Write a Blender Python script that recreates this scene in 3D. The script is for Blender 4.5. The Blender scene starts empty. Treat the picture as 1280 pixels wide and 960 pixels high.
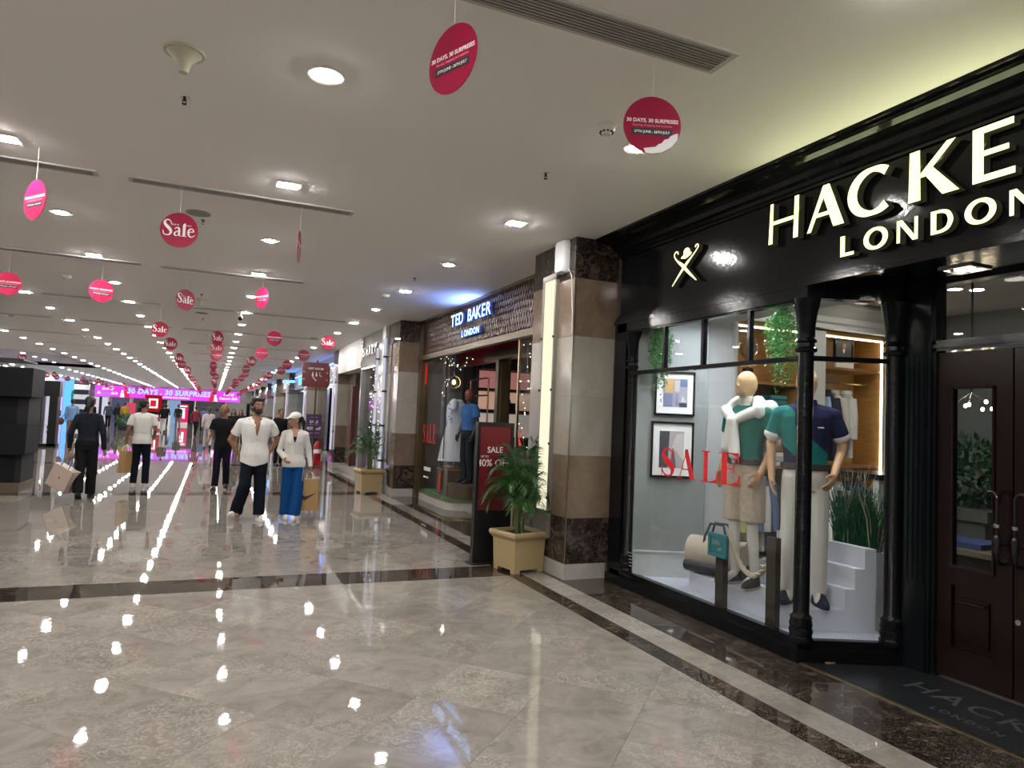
import bpy, math, random
from mathutils import Matrix, Vector, noise
from math import pi, sin, cos, radians as R
random.seed(7)
S = bpy.context.scene
COL = S.collection
D = bpy.data
# ---------------------------------------------------------------- camera, world, exposure
cam_d = D.cameras.new('camera'); cam = D.objects.new('camera', cam_d); COL.objects.link(cam)
cam_d.sensor_width = 36.0; cam_d.lens = 865.0 / 1280.0 * 36.0; cam_d.clip_end = 300; cam_d.clip_start = .02
yaw, pitch, roll = 0.40589227, 0.05523667, 0.04241150
fw = Vector((sin(yaw)*cos(pitch), cos(yaw)*cos(pitch), sin(pitch)))
r0 = Vector((cos(yaw), -sin(yaw), 0)); u0 = r0.cross(fw)
rt = r0*cos(roll) + u0*sin(roll); up = -r0*sin(roll) + u0*cos(roll)
M = Matrix((rt, up, -fw)).transposed().to_4x4(); M.translation = (0, 0, 1.5)
cam.matrix_world = M
S.camera = cam
w = D.worlds.new('world'); S.world = w; w.use_nodes = True
w.node_tree.nodes['Background'].inputs[0].default_value = (.02, .02, .024, 1)
S.view_settings.view_transform = 'Standard'; S.view_settings.look = 'None'
S.view_settings.exposure = 0.32; S.view_settings.gamma = 1.0; S.view_settings.use_curve_mapping = False
S.cycles.use_denoising = True
S.cycles.max_bounces = 10; S.cycles.transparent_max_bounces = 16; S.cycles.diffuse_bounces = 4
S.cycles.sample_clamp_indirect = 6.0; S.cycles.caustics_reflective = False; S.cycles.caustics_refractive = False
LAMP = 370.0          # radiance of the corridor downlights
ZC = 3.37            # ceiling height
# ---------------------------------------------------------------- materials
MATS = {}
def mat(name, col=(.5, .5, .5), rough=.5, metal=0.0, emit=None, es=0.0, bump=0.0, bscale=40.0, var=0.0, vscale=8.0, spec=.5, rnd=0.0, coat=0.0, sheen=0.0, trans=0.0, stretch=None):
    if name in MATS: return MATS[name]
    m = D.materials.new(name); m.use_nodes = True; nt = m.node_tree; N = nt.nodes; L = nt.links
    b = N['Principled BSDF']
    b.inputs['Base Color'].default_value = (*col, 1); b.inputs['Roughness'].default_value = rough
    b.inputs['Metallic'].default_value = metal; b.inputs['Specular IOR Level'].default_value = spec
    b.inputs['Coat Weight'].default_value = coat; b.inputs['Sheen Weight'].default_value = sheen
    if emit:
        b.inputs['Emission Color'].default_value = (*emit, 1); b.inputs['Emission Strength'].default_value = es
    tc = N.new('ShaderNodeTexCoord'); src = tc.outputs['Object']
    if stretch:
        mp = N.new('ShaderNodeMapping'); mp.inputs['Scale'].default_value = stretch; L.new(src, mp.inputs[0]); src = mp.outputs[0]
    last = None
    if var > 0 or rnd > 0:
        hsv = N.new('ShaderNodeHueSaturation'); hsv.inputs['Color'].default_value = (*col, 1)
        add = N.new('ShaderNodeMath'); add.operation = 'ADD'; add.inputs[0].default_value = 1.0; add.inputs[1].default_value = 0.0
        if var > 0:
            n = N.new('ShaderNodeTexNoise'); n.inputs['Scale'].default_value = vscale; n.inputs['Detail'].default_value = 6; L.new(src, n.inputs['Vector'])
            mr = N.new('ShaderNodeMapRange'); mr.inputs[1].default_value = .3; mr.inputs[2].default_value = .7; mr.inputs[3].default_value = 1-var; mr.inputs[4].default_value = 1+var
            L.new(n.outputs[0], mr.inputs[0]); L.new(mr.outputs[0], add.inputs[0])
        if rnd > 0:
            oi = N.new('ShaderNodeObjectInfo'); mr2 = N.new('ShaderNodeMapRange'); mr2.inputs[3].default_value = -rnd; mr2.inputs[4].default_value = rnd
            L.new(oi.outputs['Random'], mr2.inputs[0]); L.new(mr2.outputs[0], add.inputs[1])
        L.new(add.outputs[0], hsv.inputs['Value']); L.new(hsv.outputs[0], b.inputs['Base Color'])
    if bump > 0:
        n2 = N.new('ShaderNodeTexNoise'); n2.inputs['Scale'].default_value = bscale; n2.inputs['Detail'].default_value = 4; L.new(src, n2.inputs['Vector'])
        bp = N.new('ShaderNodeBump'); bp.inputs['Strength'].default_value = bump; bp.inputs['Distance'].default_value = .02
        L.new(n2.outputs[0], bp.inputs['Height']); L.new(bp.outputs[0], b.inputs['Normal'])
    if trans > 0:
        t = N.new('ShaderNodeBsdfTranslucent'); t.inputs[0].default_value = (*col, 1); mx = N.new('ShaderNodeMixShader'); mx.inputs[0].default_value = trans
        L.new(b.outputs[0], mx.inputs[1]); L.new(t.outputs[0], mx.inputs[2]); L.new(mx.outputs[0], N['Material Output'].inputs[0])
    MATS[name] = m
    return m
def emis(name, col, s):
    if name in MATS: return MATS[name]
    m = D.materials.new(name); m.use_nodes = True; nt = m.node_tree; nt.nodes.clear()
    e = nt.nodes.new('ShaderNodeEmission'); e.inputs[0].default_value = (*col, 1); e.inputs[1].default_value = s
    o = nt.nodes.new('ShaderNodeOutputMaterial'); nt.links.new(e.outputs[0], o.inputs[0]); MATS[name] = m
    return m
def glass(name='clear_glass', tint=(.97, .98, .975), ior=1.3):
    if name in MATS: return MATS[name]
    m = D.materials.new(name); m.use_nodes = True; nt = m.node_tree; nt.nodes.clear()
    t = nt.nodes.new('ShaderNodeBsdfTransparent'); t.inputs[0].default_value = (*tint, 1)
    g = nt.nodes.new('ShaderNodeBsdfGlossy'); g.inputs['Roughness'].default_value = 0.01
    f = nt.nodes.new('ShaderNodeFresnel'); gg = nt.nodes.new('ShaderNodeNewGeometry'); mr = nt.nodes.new('ShaderNodeMapRange')   # same reflectance from both faces
    mr.inputs[3].default_value = ior; mr.inputs[4].default_value = 1/ior; nt.links.new(gg.outputs['Backfacing'], mr.inputs[0]); nt.links.new(mr.outputs[0], f.inputs[0])
    x = nt.nodes.new('ShaderNodeMixShader'); o = nt.nodes.new('ShaderNodeOutputMaterial')
    nt.links.new(f.outputs[0], x.inputs[0]); nt.links.new(t.outputs[0], x.inputs[1]); nt.links.new(g.outputs[0], x.inputs[2]); nt.links.new(x.outputs[0], o.inputs[0])
    MATS[name] = m
    return m
def marble(name, base, vein, scale, veinw, rough, rnd, bump=.02, detail=10, fine=.0, joints=False, kd=0.5, bias=.5, bsc=7.0):
    m = D.materials.new(name); m.use_nodes = True; nt = m.node_tree; N = nt.nodes; L = nt.links; b = N['Principled BSDF']
    geo = N.new('ShaderNodeNewGeometry'); oi = N.new('ShaderNodeObjectInfo')
    off = N.new('ShaderNodeVectorMath'); off.operation = 'MULTIPLY_ADD'; off.inputs[1].default_value = (13, 17, 11)
    cmb = N.new('ShaderNodeCombineXYZ')
    for i in range(3): L.new(oi.outputs['Random'], cmb.inputs[i])
    L.new(cmb.outputs[0], off.inputs[0]); L.new(geo.outputs['Position'], off.inputs[2])
    n1 = N.new('ShaderNodeTexNoise'); n1.inputs['Scale'].default_value = scale; n1.inputs['Detail'].default_value = detail; n1.inputs['Roughness'].default_value = .65; n1.inputs['Distortion'].default_value = 1.2
    L.new(off.outputs[0], n1.inputs['Vector'])
    cr = N.new('ShaderNodeValToRGB'); cr.color_ramp.elements[0].position = bias - veinw; cr.color_ramp.elements[1].position = bias + veinw
    cr.color_ramp.elements[0].color = (*base, 1); cr.color_ramp.elements[1].color = (*vein, 1)
    L.new(n1.outputs[0], cr.inputs[0])
    # thin crackle lines
    n2 = N.new('ShaderNodeTexNoise'); n2.inputs['Scale'].default_value = fine or scale*2.4; n2.inputs['Detail'].default_value = 5; n2.inputs['Distortion'].default_value = 2.0
    L.new(off.outputs[0], n2.inputs['Vector'])
    ab = N.new('ShaderNodeMath'); ab.operation = 'SUBTRACT'; ab.inputs[1].default_value = .5; L.new(n2.outputs[0], ab.inputs[0])
    ab2 = N.new('ShaderNodeMath'); ab2.operation = 'ABSOLUTE'; L.new(ab.outputs[0], ab2.inputs[0])
    mr = N.new('ShaderNodeMapRange'); mr.inputs[1].default_value = 0; mr.inputs[2].default_value = .05 if fine else .025; mr.inputs[3].default_value = kd; mr.inputs[4].default_value = 0
    L.new(ab2.outputs[0], mr.inputs[0])
    if fine:                                   # crackle only in cloudy patches
        n4 = N.new('ShaderNodeTexNoise'); n4.inputs['Scale'].default_value = 1.3; n4.inputs['Detail'].default_value = 3; L.new(off.outputs[0], n4.inputs['Vector'])
        m4 = N.new('ShaderNodeMapRange'); m4.inputs[1].default_value = .42; m4.inputs[2].default_value = .60; L.new(n4.outputs[0], m4.inputs[0])
        mm4 = N.new('ShaderNodeMath'); mm4.operation = 'MULTIPLY'; L.new(mr.outputs[0], mm4.inputs[0]); L.new(m4.outputs[0], mm4.inputs[1]); mr = mm4
    mx = N.new('ShaderNodeMixRGB'); L.new(mr.outputs[0], mx.inputs[0]); L.new(cr.outputs[0], mx.inputs[1]); mx.inputs[2].default_value = (*[q*(1.35 if fine else 1) for q in vein], 1)
    out = mx.outputs[0]
    hsv = N.new('ShaderNodeHueSaturation'); mr2 = N.new('ShaderNodeMapRange'); mr2.inputs[3].default_value = 1-rnd; mr2.inputs[4].default_value = 1+rnd
    L.new(oi.outputs['Random'], mr2.inputs[0]); L.new(mr2.outputs[0], hsv.inputs['Value']); L.new(out, hsv.inputs['Color']); out = hsv.outputs[0]
    if joints:
        rot = N.new('ShaderNodeVectorRotate'); rot.inputs['Angle'].default_value = R(-45); rot.rotation_type = 'Z_AXIS'; L.new(geo.outputs['Position'], rot.inputs['Vector'])
        br = N.new('ShaderNodeTexBrick'); br.offset = 0; br.inputs['Scale'].default_value = 1.0; br.inputs['Brick Width'].default_value = .57; br.inputs['Row Height'].default_value = .57
        br.inputs['Mortar Size'].default_value = .003; br.inputs['Color1'].default_value = (.92, .92, .92, 1); br.inputs['Color2'].default_value = (1.05, 1.05, 1.05, 1); br.inputs['Mortar'].default_value = (.6, .6, .6, 1)
        L.new(rot.outputs[0], br.inputs['Vector'])
        mu = N.new('ShaderNodeMixRGB'); mu.blend_type = 'MULTIPLY'; mu.inputs[0].default_value = 1; L.new(out, mu.inputs[1]); L.new(br.outputs[0], mu.inputs[2]); out = mu.outputs[0]
    L.new(out, b.inputs['Base Color'])
    b.inputs['Roughness'].default_value = rough
    n3 = N.new('ShaderNodeTexNoise'); n3.inputs['Scale'].default_value = bsc; n3.inputs['Detail'].default_value = 3; L.new(geo.outputs['Position'], n3.inputs['Vector'])
    bp = N.new('ShaderNodeBump'); bp.inputs['Strength'].default_value = bump; bp.inputs['Distance'].default_value = .03
    L.new(n3.outputs[0], bp.inputs['Height']); L.new(bp.outputs[0], b.inputs['Normal'])
    MATS[name] = m
    return m
# ---------------------------------------------------------------- mesh helpers
def box(x0, x1, y0, y1, z0, z1):
    v = [(x0,y0,z0),(x1,y0,z0),(x1,y1,z0),(x0,y1,z0),(x0,y0,z1),(x1,y0,z1),(x1,y1,z1),(x0,y1,z1)]
    return v, [(0,3,2,1),(4,5,6,7),(0,1,5,4),(1,2,6,5),(2,3,7,6),(3,0,4,7)]
def bbox(cx, cy, cz, sx, sy, sz): return box(cx-sx/2, cx+sx/2, cy-sy/2, cy+sy/2, cz-sz/2, cz+sz/2)
def frame_of(d):
    d = Vector(d).normalized(); a = Vector((0,0,1)) if abs(d.z) < .9 else Vector((1,0,0))
    x = d.cross(a).normalized(); y = d.cross(x).normalized()
    return x, y, d
def rings(rs, cap=True):
    n = len(rs[0]); v = [p for r in rs for p in r]; f = []
    for i in range(len(rs)-1):
        for k in range(n):
            k2 = (k+1) % n; f.append((i*n+k, i*n+k2, (i+1)*n+k2, (i+1)*n+k))
    if cap: f.append(tuple(range(n-1, -1, -1))); f.append(tuple(range((len(rs)-1)*n, len(rs)*n)))
    return v, f
def cyl(p, q, r0, r1=None, n=12):
    r1 = r0 if r1 is None else r1; p = Vector(p); q = Vector(q); x, y, d = frame_of(q-p)
    y = -y
    return rings([[tuple(c + x*(r*cos(2*pi*k/n)) + y*(r*sin(2*pi*k/n))) for k in range(n)] for c, r in ((p, r0), (q, r1))])
def tcap(p, q, r0, r1=None, n=12, h=3):
    r1 = r0 if r1 is None else r1; p = Vector(p); q = Vector(q); x, y, d = frame_of(q-p); y = -y; rs = []
    for i in range(h+1):
        a = pi/2*(1-i/h)*.97; rs.append([tuple(p - d*(r0*sin(a)) + x*(r0*cos(a)*cos(2*pi*k/n)) + y*(r0*cos(a)*sin(2*pi*k/n))) for k in range(n)])
    for i in range(h+1):
        a = pi/2*(i/h)*.97; rs.append([tuple(q + d*(r1*sin(a)) + x*(r1*cos(a)*cos(2*pi*k/n)) + y*(r1*cos(a)*sin(2*pi*k/n))) for k in range(n)])
    return rings(rs)
def ell(c, r, n=14, h=8, rot=None):
    rs = []
    for i in range(h+1):
        a = -pi/2*.98 + pi*.98*i/h
        rs.append([(r[0]*cos(a)*cos(2*pi*k/n), r[1]*cos(a)*sin(2*pi*k/n), r[2]*sin(a)) for k in range(n)])
    v, f = rings(rs); c = Vector(c)
    if rot is not None: v = [rot @ Vector(p) for p in v]
    return [tuple(Vector(p)+c) for p in v], f
def lathe(prof, c=(0,0,0), n=20, axis='z'):
    rs = [[(r*cos(2*pi*k/n), r*sin(2*pi*k/n), z) for k in range(n)] for r, z in prof]
    if min(prof[0][0], prof[-1][0]) > .0045: rs.append(rs[0]); v, f = rings(rs, False)
    else: v, f = rings(rs)
    return [(p[0]+c[0], p[1]+c[1], p[2]+c[2]) for p in v], f
def loft(rs, n=16):
    """rs: list of (cx,cy,cz,rx,ry)"""
    return rings([[(cx+rx*cos(2*pi*k/n), cy+ry*sin(2*pi*k/n), cz) for k in range(n)] for cx, cy, cz, rx, ry in rs])
def tube(path, r, n=8, rr=None):
    P = [Vector(p) for p in path]; rs = []; px = None
    for i, p in enumerate(P):
        d = (P[min(i+1, len(P)-1)] - P[max(i-1, 0)]).normalized()
        if px is None: x, y, _ = frame_of(d)
        else:
            x = (px - d*px.dot(d)).normalized()
        y = d.cross(x); px = x; q = rr[i] if rr else r
        rs.append([tuple(p + x*(q*cos(2*pi*k/n)) + y*(q*sin(2*pi*k/n))) for k in range(n)])
    return rings(rs)
def prism(poly, f2, depth):
    """poly 2D ccw list; f2 maps (u,v,w)->3D; extrudes w 0..depth"""
    a = sum(poly[i][0]*poly[(i+1) % len(poly)][1]-poly[(i+1) % len(poly)][0]*poly[i][1] for i in range(len(poly)))
    if a < 0: poly = poly[::-1]
    n = len(poly); v = [f2(u, t, 0) for u, t in poly] + [f2(u, t, depth) for u, t in poly]
    f = [tuple(range(n-1, -1, -1)), tuple(range(n, 2*n))] + [(i, (i+1) % n, n+(i+1) % n, n+i) for i in range(n)]
    return v, f
XYZ = lambda u, v, w_: (u, v, w_)
def fX(x): return lambda u, v, w_: (x - w_, -u, v)          # plane facing -X: u runs to -Y, v up, w towards viewer
def fY(y): return lambda u, v, w_: (u, y - w_, v)            # plane facing -Y
class MB:
    def __init__(s): s.v = []; s.f = []; s.m = []
    def add(s, vf, mi=0, T=None):
        v, f = vf; o = len(s.v)
        s.v += [tuple(T @ Vector(p)) for p in v] if T is not None else [tuple(p) for p in v]
        s.f += [tuple(i+o for i in q) for q in f]; s.m += [mi]*len(f)
        return s
def mk(name, mb, mats, parent=None, smooth=None, off=None):
    if isinstance(mb, tuple): mb = MB().add(mb)
    me = D.meshes.new(name); o = Vector(off) if off is not None else (Vector(parent.get('_o', (0,0,0))) if parent else Vector((0,0,0)))
    me.from_pydata([tuple(Vector(p)-o) for p in mb.v], [], mb.f)
    for m in (mats if isinstance(mats, (list, tuple)) else [mats]): me.materials.append(m)
    if any(mb.m): me.polygons.foreach_set('material_index', mb.m)
    if smooth: me.shade_smooth(); me.set_sharp_from_angle(angle=R(smooth))
    ob = D.objects.new(name, me); COL.objects.link(ob)
    if parent: ob.parent = parent; ob['_o'] = tuple(o)
    return ob
def inst(name, me, parent=None, loc=(0,0,0), rz=0):
    ob = D.objects.new(name, me); COL.objects.link(ob); ob.location = loc; ob.rotation_euler = (0, 0, rz)
    if parent: ob.parent = parent
    return ob
def tag(o, label=None, cat=None, group=None, kind=None):
    if label: o['label'] = label
    if cat: o['category'] = cat
    if group: o['group'] = group
    if kind: o['kind'] = kind
    return o
def thing(name, label, cat, loc=(0,0,0), rz=0, group=None, world=True):
    """Empty at the base; with world=True (and rz=0) child vertices are given in world coordinates"""
    o = D.objects.new(name, None); COL.objects.link(o); o.location = loc; o.rotation_euler = (0, 0, rz); o.empty_display_size = .1
    o['_o'] = tuple(loc) if world else (0, 0, 0)
    return tag(o, label, cat, group)
def struct(name, mb, m, parent=None, smooth=None):
    return tag(mk(name, mb, m, parent, smooth), kind='structure')
def whole(name, mb, m, label, cat, group=None, smooth=None, base=None):
    """a thing that is one mesh; origin at its base"""
    if isinstance(mb, tuple): mb = MB().add(mb)
    if base is None:
        n = len(mb.v); base = (sum(p[0] for p in mb.v)/n, sum(p[1] for p in mb.v)/n, min(p[2] for p in mb.v))
    o = mk(name, mb, m, None, smooth, off=base); o.location = base; o['_o'] = tuple(base)
    return tag(o, label, cat, group)
def copy_tree(o, parent=None):
    c = o.copy(); COL.objects.link(c); c.parent = parent
    for ch in list(o.children): copy_tree(ch, c)
    return c
_tmp = D.scenes.new('workbench')
def to_mesh(o):
    """evaluated mesh of an object, worked out in an empty side scene so the main scene is not re-evaluated"""
    _tmp.collection.objects.link(o); vl = _tmp.view_layers[0]; vl.update()
    with bpy.context.temp_override(scene=_tmp, view_layer=vl):
        dg = bpy.context.evaluated_depsgraph_get(); me = D.meshes.new_from_object(o.evaluated_get(dg), depsgraph=dg)
    return me
_fc = {}
def text_mesh(s, size, ext=.002, off=0.0, align='CENTER', space=1.0, shear=0.0):
    k = (s, size, ext, off, align, space, shear)
    if k in _fc: return _fc[k]
    c = D.curves.new('lettering', 'FONT'); c.body = s; c.size = size; c.extrude = ext; c.offset = off; c.align_x = align; c.align_y = 'CENTER'; c.space_character = space; c.shear = shear; c.resolution_u = 3
    o = D.objects.new('lettering', c); me = to_mesh(o)
    D.objects.remove(o); D.curves.remove(c); me.name = 'lettering'
    _fc[k] = me
    return me
ROTX = Matrix(((0,0,-1),(-1,0,0),(0,1,0)))      # text facing -X
ROTY = Matrix(((1,0,0),(0,0,-1),(0,1,0)))       # text facing -Y
def text(name, s, size, loc, rot, m, parent=None, tall=1.0, wide=1.0, **kw):
    me = text_mesh(s, size, **kw)
    if len(me.materials) == 0 or me.materials[0] != m:
        me = me.copy(); me.materials.clear(); me.materials.append(m)
    ob = D.objects.new(name, me); COL.objects.link(ob); o = Vector(parent.get('_o', (0,0,0))) if parent else Vector((0,0,0))
    T = rot.to_4x4() @ Matrix.Diagonal((wide, tall, 1, 1)); T.translation = Vector(loc)-o
    if parent: ob.parent = parent
    ob.matrix_local = T
    return ob
def mesh_verts(me):
    return [tuple(v.co) for v in me.vertices], [tuple(p.vertices) for p in me.polygons]
from mathutils.bvhtree import BVHTree
def decal(ob, polys, th=.004, lift=.002, k=1.0, step=.012, d=(0,1,0)):
    """a thin patch that follows a garment: 2D outlines (x,z) dropped along +y onto the mesh"""
    me = ob.data; bv = BVHTree.FromPolygons([tuple(v.co) for v in me.vertices], [tuple(p.vertices) for p in me.polygons]); mb = MB()
    for P in polys:
        P = [(x*k, z*k) for x, z in P]; xs = [p[0] for p in P]; zs = [p[1] for p in P]; nx = max(1, int((max(xs)-min(xs))/step)+1); nz = max(1, int((max(zs)-min(zs))/step)+1)
        for i in range(nx):
            for j in range(nz):
                x0 = min(xs)+(max(xs)-min(xs))*i/nx; x1 = min(xs)+(max(xs)-min(xs))*(i+1)/nx; z0 = min(zs)+(max(zs)-min(zs))*j/nz; z1 = min(zs)+(max(zs)-min(zs))*(j+1)/nz
                q = clipq(P, x0, x1, z0, z1)
                if len(q) < 3: continue
                pts = []
                for x, z in q:
                    h = bv.ray_cast(Vector((x, -1, z)), Vector((0, 1, 0)))
                    if h[0] is None or h[0].y > .02: pts = None; break
                    pts.append((x, h[0].y-lift, z))
                if not pts: continue
                o = len(mb.v); n = len(pts); mb.v += [(p[0], p[1]-th, p[2]) for p in pts]+pts; mb.f.append(tuple(range(o, o+n))); mb.m.append(0)
                for a in range(n): b = (a+1) % n; mb.f.append((o+a, o+n+a, o+n+b, o+b)); mb.m.append(0)
    return mb
def clipq(P, x0, x1, z0, z1):
    def cl_(p, a, b, c):
        out = []
        for i in range(len(p)):
            u, v = p[i], p[(i+1) % len(p)]; du = a*u[0]+b*u[1]-c; dv = a*v[0]+b*v[1]-c
            if du <= 1e-9: out.append(u)
            if du*dv < -1e-14: t_ = du/(du-dv); out.append((u[0]+(v[0]-u[0])*t_, u[1]+(v[1]-u[1])*t_))
        return out
    for a, b, c in ((-1,0,-x0),(1,0,x1),(0,-1,-z0),(0,1,z1)):
        P = cl_(P, a, b, c)
        if len(P) < 3: return []
    return P
def light(kind, loc, energy, col=(1,1,1), rot=(0,0,0), size=.2, angle=60, sy=None, blend=.5, name='lamp_light'):
    l = D.lights.new(name, kind); l.energy = energy; l.color = col
    if kind == 'AREA':
        l.size = size
        if sy: l.shape = 'RECTANGLE'; l.size_y = sy
    elif kind == 'SPOT': l.spot_size = R(angle); l.spot_blend = blend; l.shadow_soft_size = size
    else: l.shadow_soft_size = size
    o = D.objects.new(name, l); COL.objects.link(o); o.location = loc; o.rotation_euler = rot
    return o
# ---------------------------------------------------------------- floor
BEIGE = marble('beige_marble', (.165, .146, .126), (.285, .258, .228), 4.0, .22, .025, .07, bump=.010, kd=.75, fine=13, bsc=16.0)
BEIGEF = marble('beige_marble_far', (.19, .168, .148), (.25, .226, .2), 2.0, .2, .012, .0, bump=.007, joints=True, kd=.2)
DARKM = marble('dark_brown_marble', (.016, .0115, .0095), (.16, .12, .09), 9.0, .13, .02, .2, bump=.008, kd=.8, bias=.63)
BROWNM = marble('brown_marble', (.125, .088, .06), (.21, .155, .11), 4.0, .25, .12, .10, bump=.01, kd=.25)
CREAMM = marble('cream_marble', (.27, .243, .205), (.35, .318, .272), 3.0, .3, .12, .06, bump=.01, kd=.12)
WHITEM = marble('pale_plinth_stone', (.34, .325, .295), (.43, .41, .38), 5.0, .3, .2, .04, bump=.01, kd=.1)
GROUT = mat('grout', (.16, .13, .11), .6)
CEILM = mat('ceiling_paint', (.92, .905, .89), .85)
WHITEP = mat('white_paint', (.75, .74, .72), .5)
BLACK = mat('black_gloss_paint', (.0045, .005, .006), .11, bump=.05, bscale=25, spec=.3)
X0F, Y0F, Y1F = -11.5, -6.0, 80.0
floor = struct('floor', MB().add(box(X0F, 8.5, Y0F, Y1F, -.12, -.003)), GROUT)
floor['_o'] = (0, 0, 0)
def clip(poly, a, b, c):          # keep a*x+b*y<=c
    out = []
    for i in range(len(poly)):
        p, q = poly[i], poly[(i+1) % len(poly)]; dp = a*p[0]+b*p[1]-c; dq = a*q[0]+b*q[1]-c
        if dp <= 0: out.append(p)
        if dp*dq < 0: t = dp/(dp-dq); out.append((p[0]+(q[0]-p[0])*t, p[1]+(q[1]-p[1])*t))
    return out
def area(p): return abs(sum(p[i][0]*p[(i+1) % len(p)][1]-p[(i+1) % len(p)][0]*p[i][1] for i in range(len(p))))/2 if len(p) > 2 else 0
def slab(name, poly, m, z=0.0):
    cx = sum(p[0] for p in poly)/len(poly); cy = sum(p[1] for p in poly)/len(poly)
    mb = MB().add(prism(poly, lambda u, v, w_: (u-cx, v-cy, -.004+w_), .004+z))
    o = mk(name, mb, m, floor, off=(0,0,0)); o.location = (cx, cy, 0); return o
XB = 2.76                               # left edge of the dark border stripe
g = .0007
tile_n = 0
def diag_tiles(y0, y1, xl, m=BEIGE):
    global tile_n
    T = .57; s2 = 2**.5
    for i in range(-12, 32):
        for j in range(-4, 36):
            u0_, v0_ = 3.97-.57*6+T*i-T, 1.83-.57*2+T*j
            q = [(u0_+g, v0_+g), (u0_+T-g, v0_+g), (u0_+T-g, v0_+T-g), (u0_+g, v0_+T-g)]
            p = [((u-v)/s2, (u+v)/s2) for u, v in q]
            p = clip(p, 1, 0, XB-g); p = clip(p, -1, 0, -(xl)); p = clip(p, 0, 1, y1-g); p = clip(p, 0, -1, -(y0+g))
            if area(p) < .004: continue
            cy = sum(a[1] for a in p)/len(p); cx = sum(a[0] for a in p)/len(p)
            if max(a[0] + .26*a[1] for a in p) < -.9 or (cy < 1.3): continue
            slab('tile', p, m); tile_n += 1
diag_tiles(.6, 6.30, -3.2)
n_near = tile_n
diag_tiles(6.77, 13.3, -4.6)
def strip_tiles(x0, x1, y0, y1, step, m):
    y = y0
    while y < y1-.01:
        e = min(y+step, y1); slab('tile', [(x0+g, y+g), (x1-g, y+g), (x1-g, e-g), (x0+g, e-g)], m); y = e
# far and out-of-frame floor carries its joints in the material
def fillers():
    mb = MB()
    def q(x0, x1, y0, y1): mb.add(box(x0, x1, y0, y1, -.004, -.0001))
    q(X0F, -3.2, Y0F, 6.30); q(-3.2, XB, Y0F, 1.9); q(X0F, -4.6, 6.77, 13.3)
    y = 13.77
    while y < Y1F:
        q(X0F, XB, y, min(y+6.53, Y1F)); y += 7.0
    tag(mk('floor_field', mb, BEIGEF, floor), kind='structure')
fillers()
# cross stripes every seven metres, border stripe, beige strip, dark strip along the shops
for k, y in enumerate((6.30, 13.3)):
    x = -4.56 if k == 0 else -5.2
    while x < XB-.05:
        e = min(x+.61, XB); slab('tile', [(x+g, y+g), (e-g, y+g), (e-g, y+.47-g), (x+g, y+.47-g)], DARKM); x = e
mb = MB()
y = 20.3
while y < Y1F: mb.add(box(X0F, XB, y, y+.47, -.004, 0)); y += 7.0
mb.add(box(X0F, -4.56, 6.30, 6.77, -.004, 0)); mb.add(box(X0F, -5.2, 13.3, 13.77, -.004, 0))
mb.add(box(XB, 2.92, 14.0, Y1F, -.004, 0)); mb.add(box(3.15, 8.4, 14.0, Y1F, -.004, -.0005)); mb.add(box(XB, 2.92, Y0F, 1.2, -.004, 0)); mb.add(box(3.15, 3.64, Y0F, .6, -.004, 0))
tag(mk('floor_stripe', mb, DARKM, floor), kind='structure')
mb = MB().add(box(2.92, 3.15, 14.0, Y1F, -.004, 0)).add(box(2.92, 3.15, Y0F, .6, -.004, 0)); tag(mk('floor_strip', mb, BEIGEF, floor), kind='structure')
strip_tiles(XB, 2.92, 1.2, 14.0, .8, DARKM)
strip_tiles(2.92, 3.15, .6, 14.0, .61, BEIGE)
strip_tiles(3.15, 3.64, .6, 7.0, .8, DARKM)
strip_tiles(3.15, 4.4, 7.0, 13.4, .8, DARKM)
# ---------------------------------------------------------------- ceiling with a curved raised recess far left
mb = MB()
RX0, RX1, RY0, RY1 = X0F, -5.6, 30.3, 41.0
mb.add(box(RX1, 9, Y0F, Y1F, ZC, ZC+.2)); mb.add(box(X0F, RX1, Y0F, RY0, ZC, ZC+.2)); mb.add(box(X0F, RX1, RY1, Y1F, ZC, ZC+.2))
# rounded corner of the recess
cr = 2.5
poly = [(RX1, RY0), (RX1, RY0+cr)] + [(RX1-cr+cr*cos(a), RY0+cr-cr*sin(a)) for a in [pi/2*i/8 for i in range(9)]] + [(RX1-cr, RY0)]
mb.add(prism(poly, lambda u, v, w_: (u, v, ZC+w_), .2))
struct('ceiling', mb, CEILM)
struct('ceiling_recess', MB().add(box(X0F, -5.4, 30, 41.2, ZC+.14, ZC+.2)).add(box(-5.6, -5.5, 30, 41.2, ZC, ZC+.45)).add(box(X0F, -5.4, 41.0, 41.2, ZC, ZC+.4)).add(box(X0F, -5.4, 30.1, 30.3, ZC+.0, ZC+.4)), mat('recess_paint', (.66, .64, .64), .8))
GREYW = mat('grey_wall_paint', (.40, .39, .38), .7)
struct('wall_left', MB().add(box(X0F-.1, X0F, Y0F, Y1F, 0, ZC)), GREYW)
struct('wall_back', MB().add(box(X0F, 9, Y0F-.1, Y0F, 0, ZC)), GREYW)
struct('wall_far', MB().add(box(X0F, 9, 80, 80.1, 0, ZC)), mat('far_wall', (.05, .05, .055), .5))
struct('wall_right', MB().add(box(8.5, 8.6, Y0F, Y1F, 0, ZC)).add(box(3.72, 4.4, Y0F, .6, 0, ZC)), mat('right_wall', (.2, .19, .18), .6))
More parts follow.
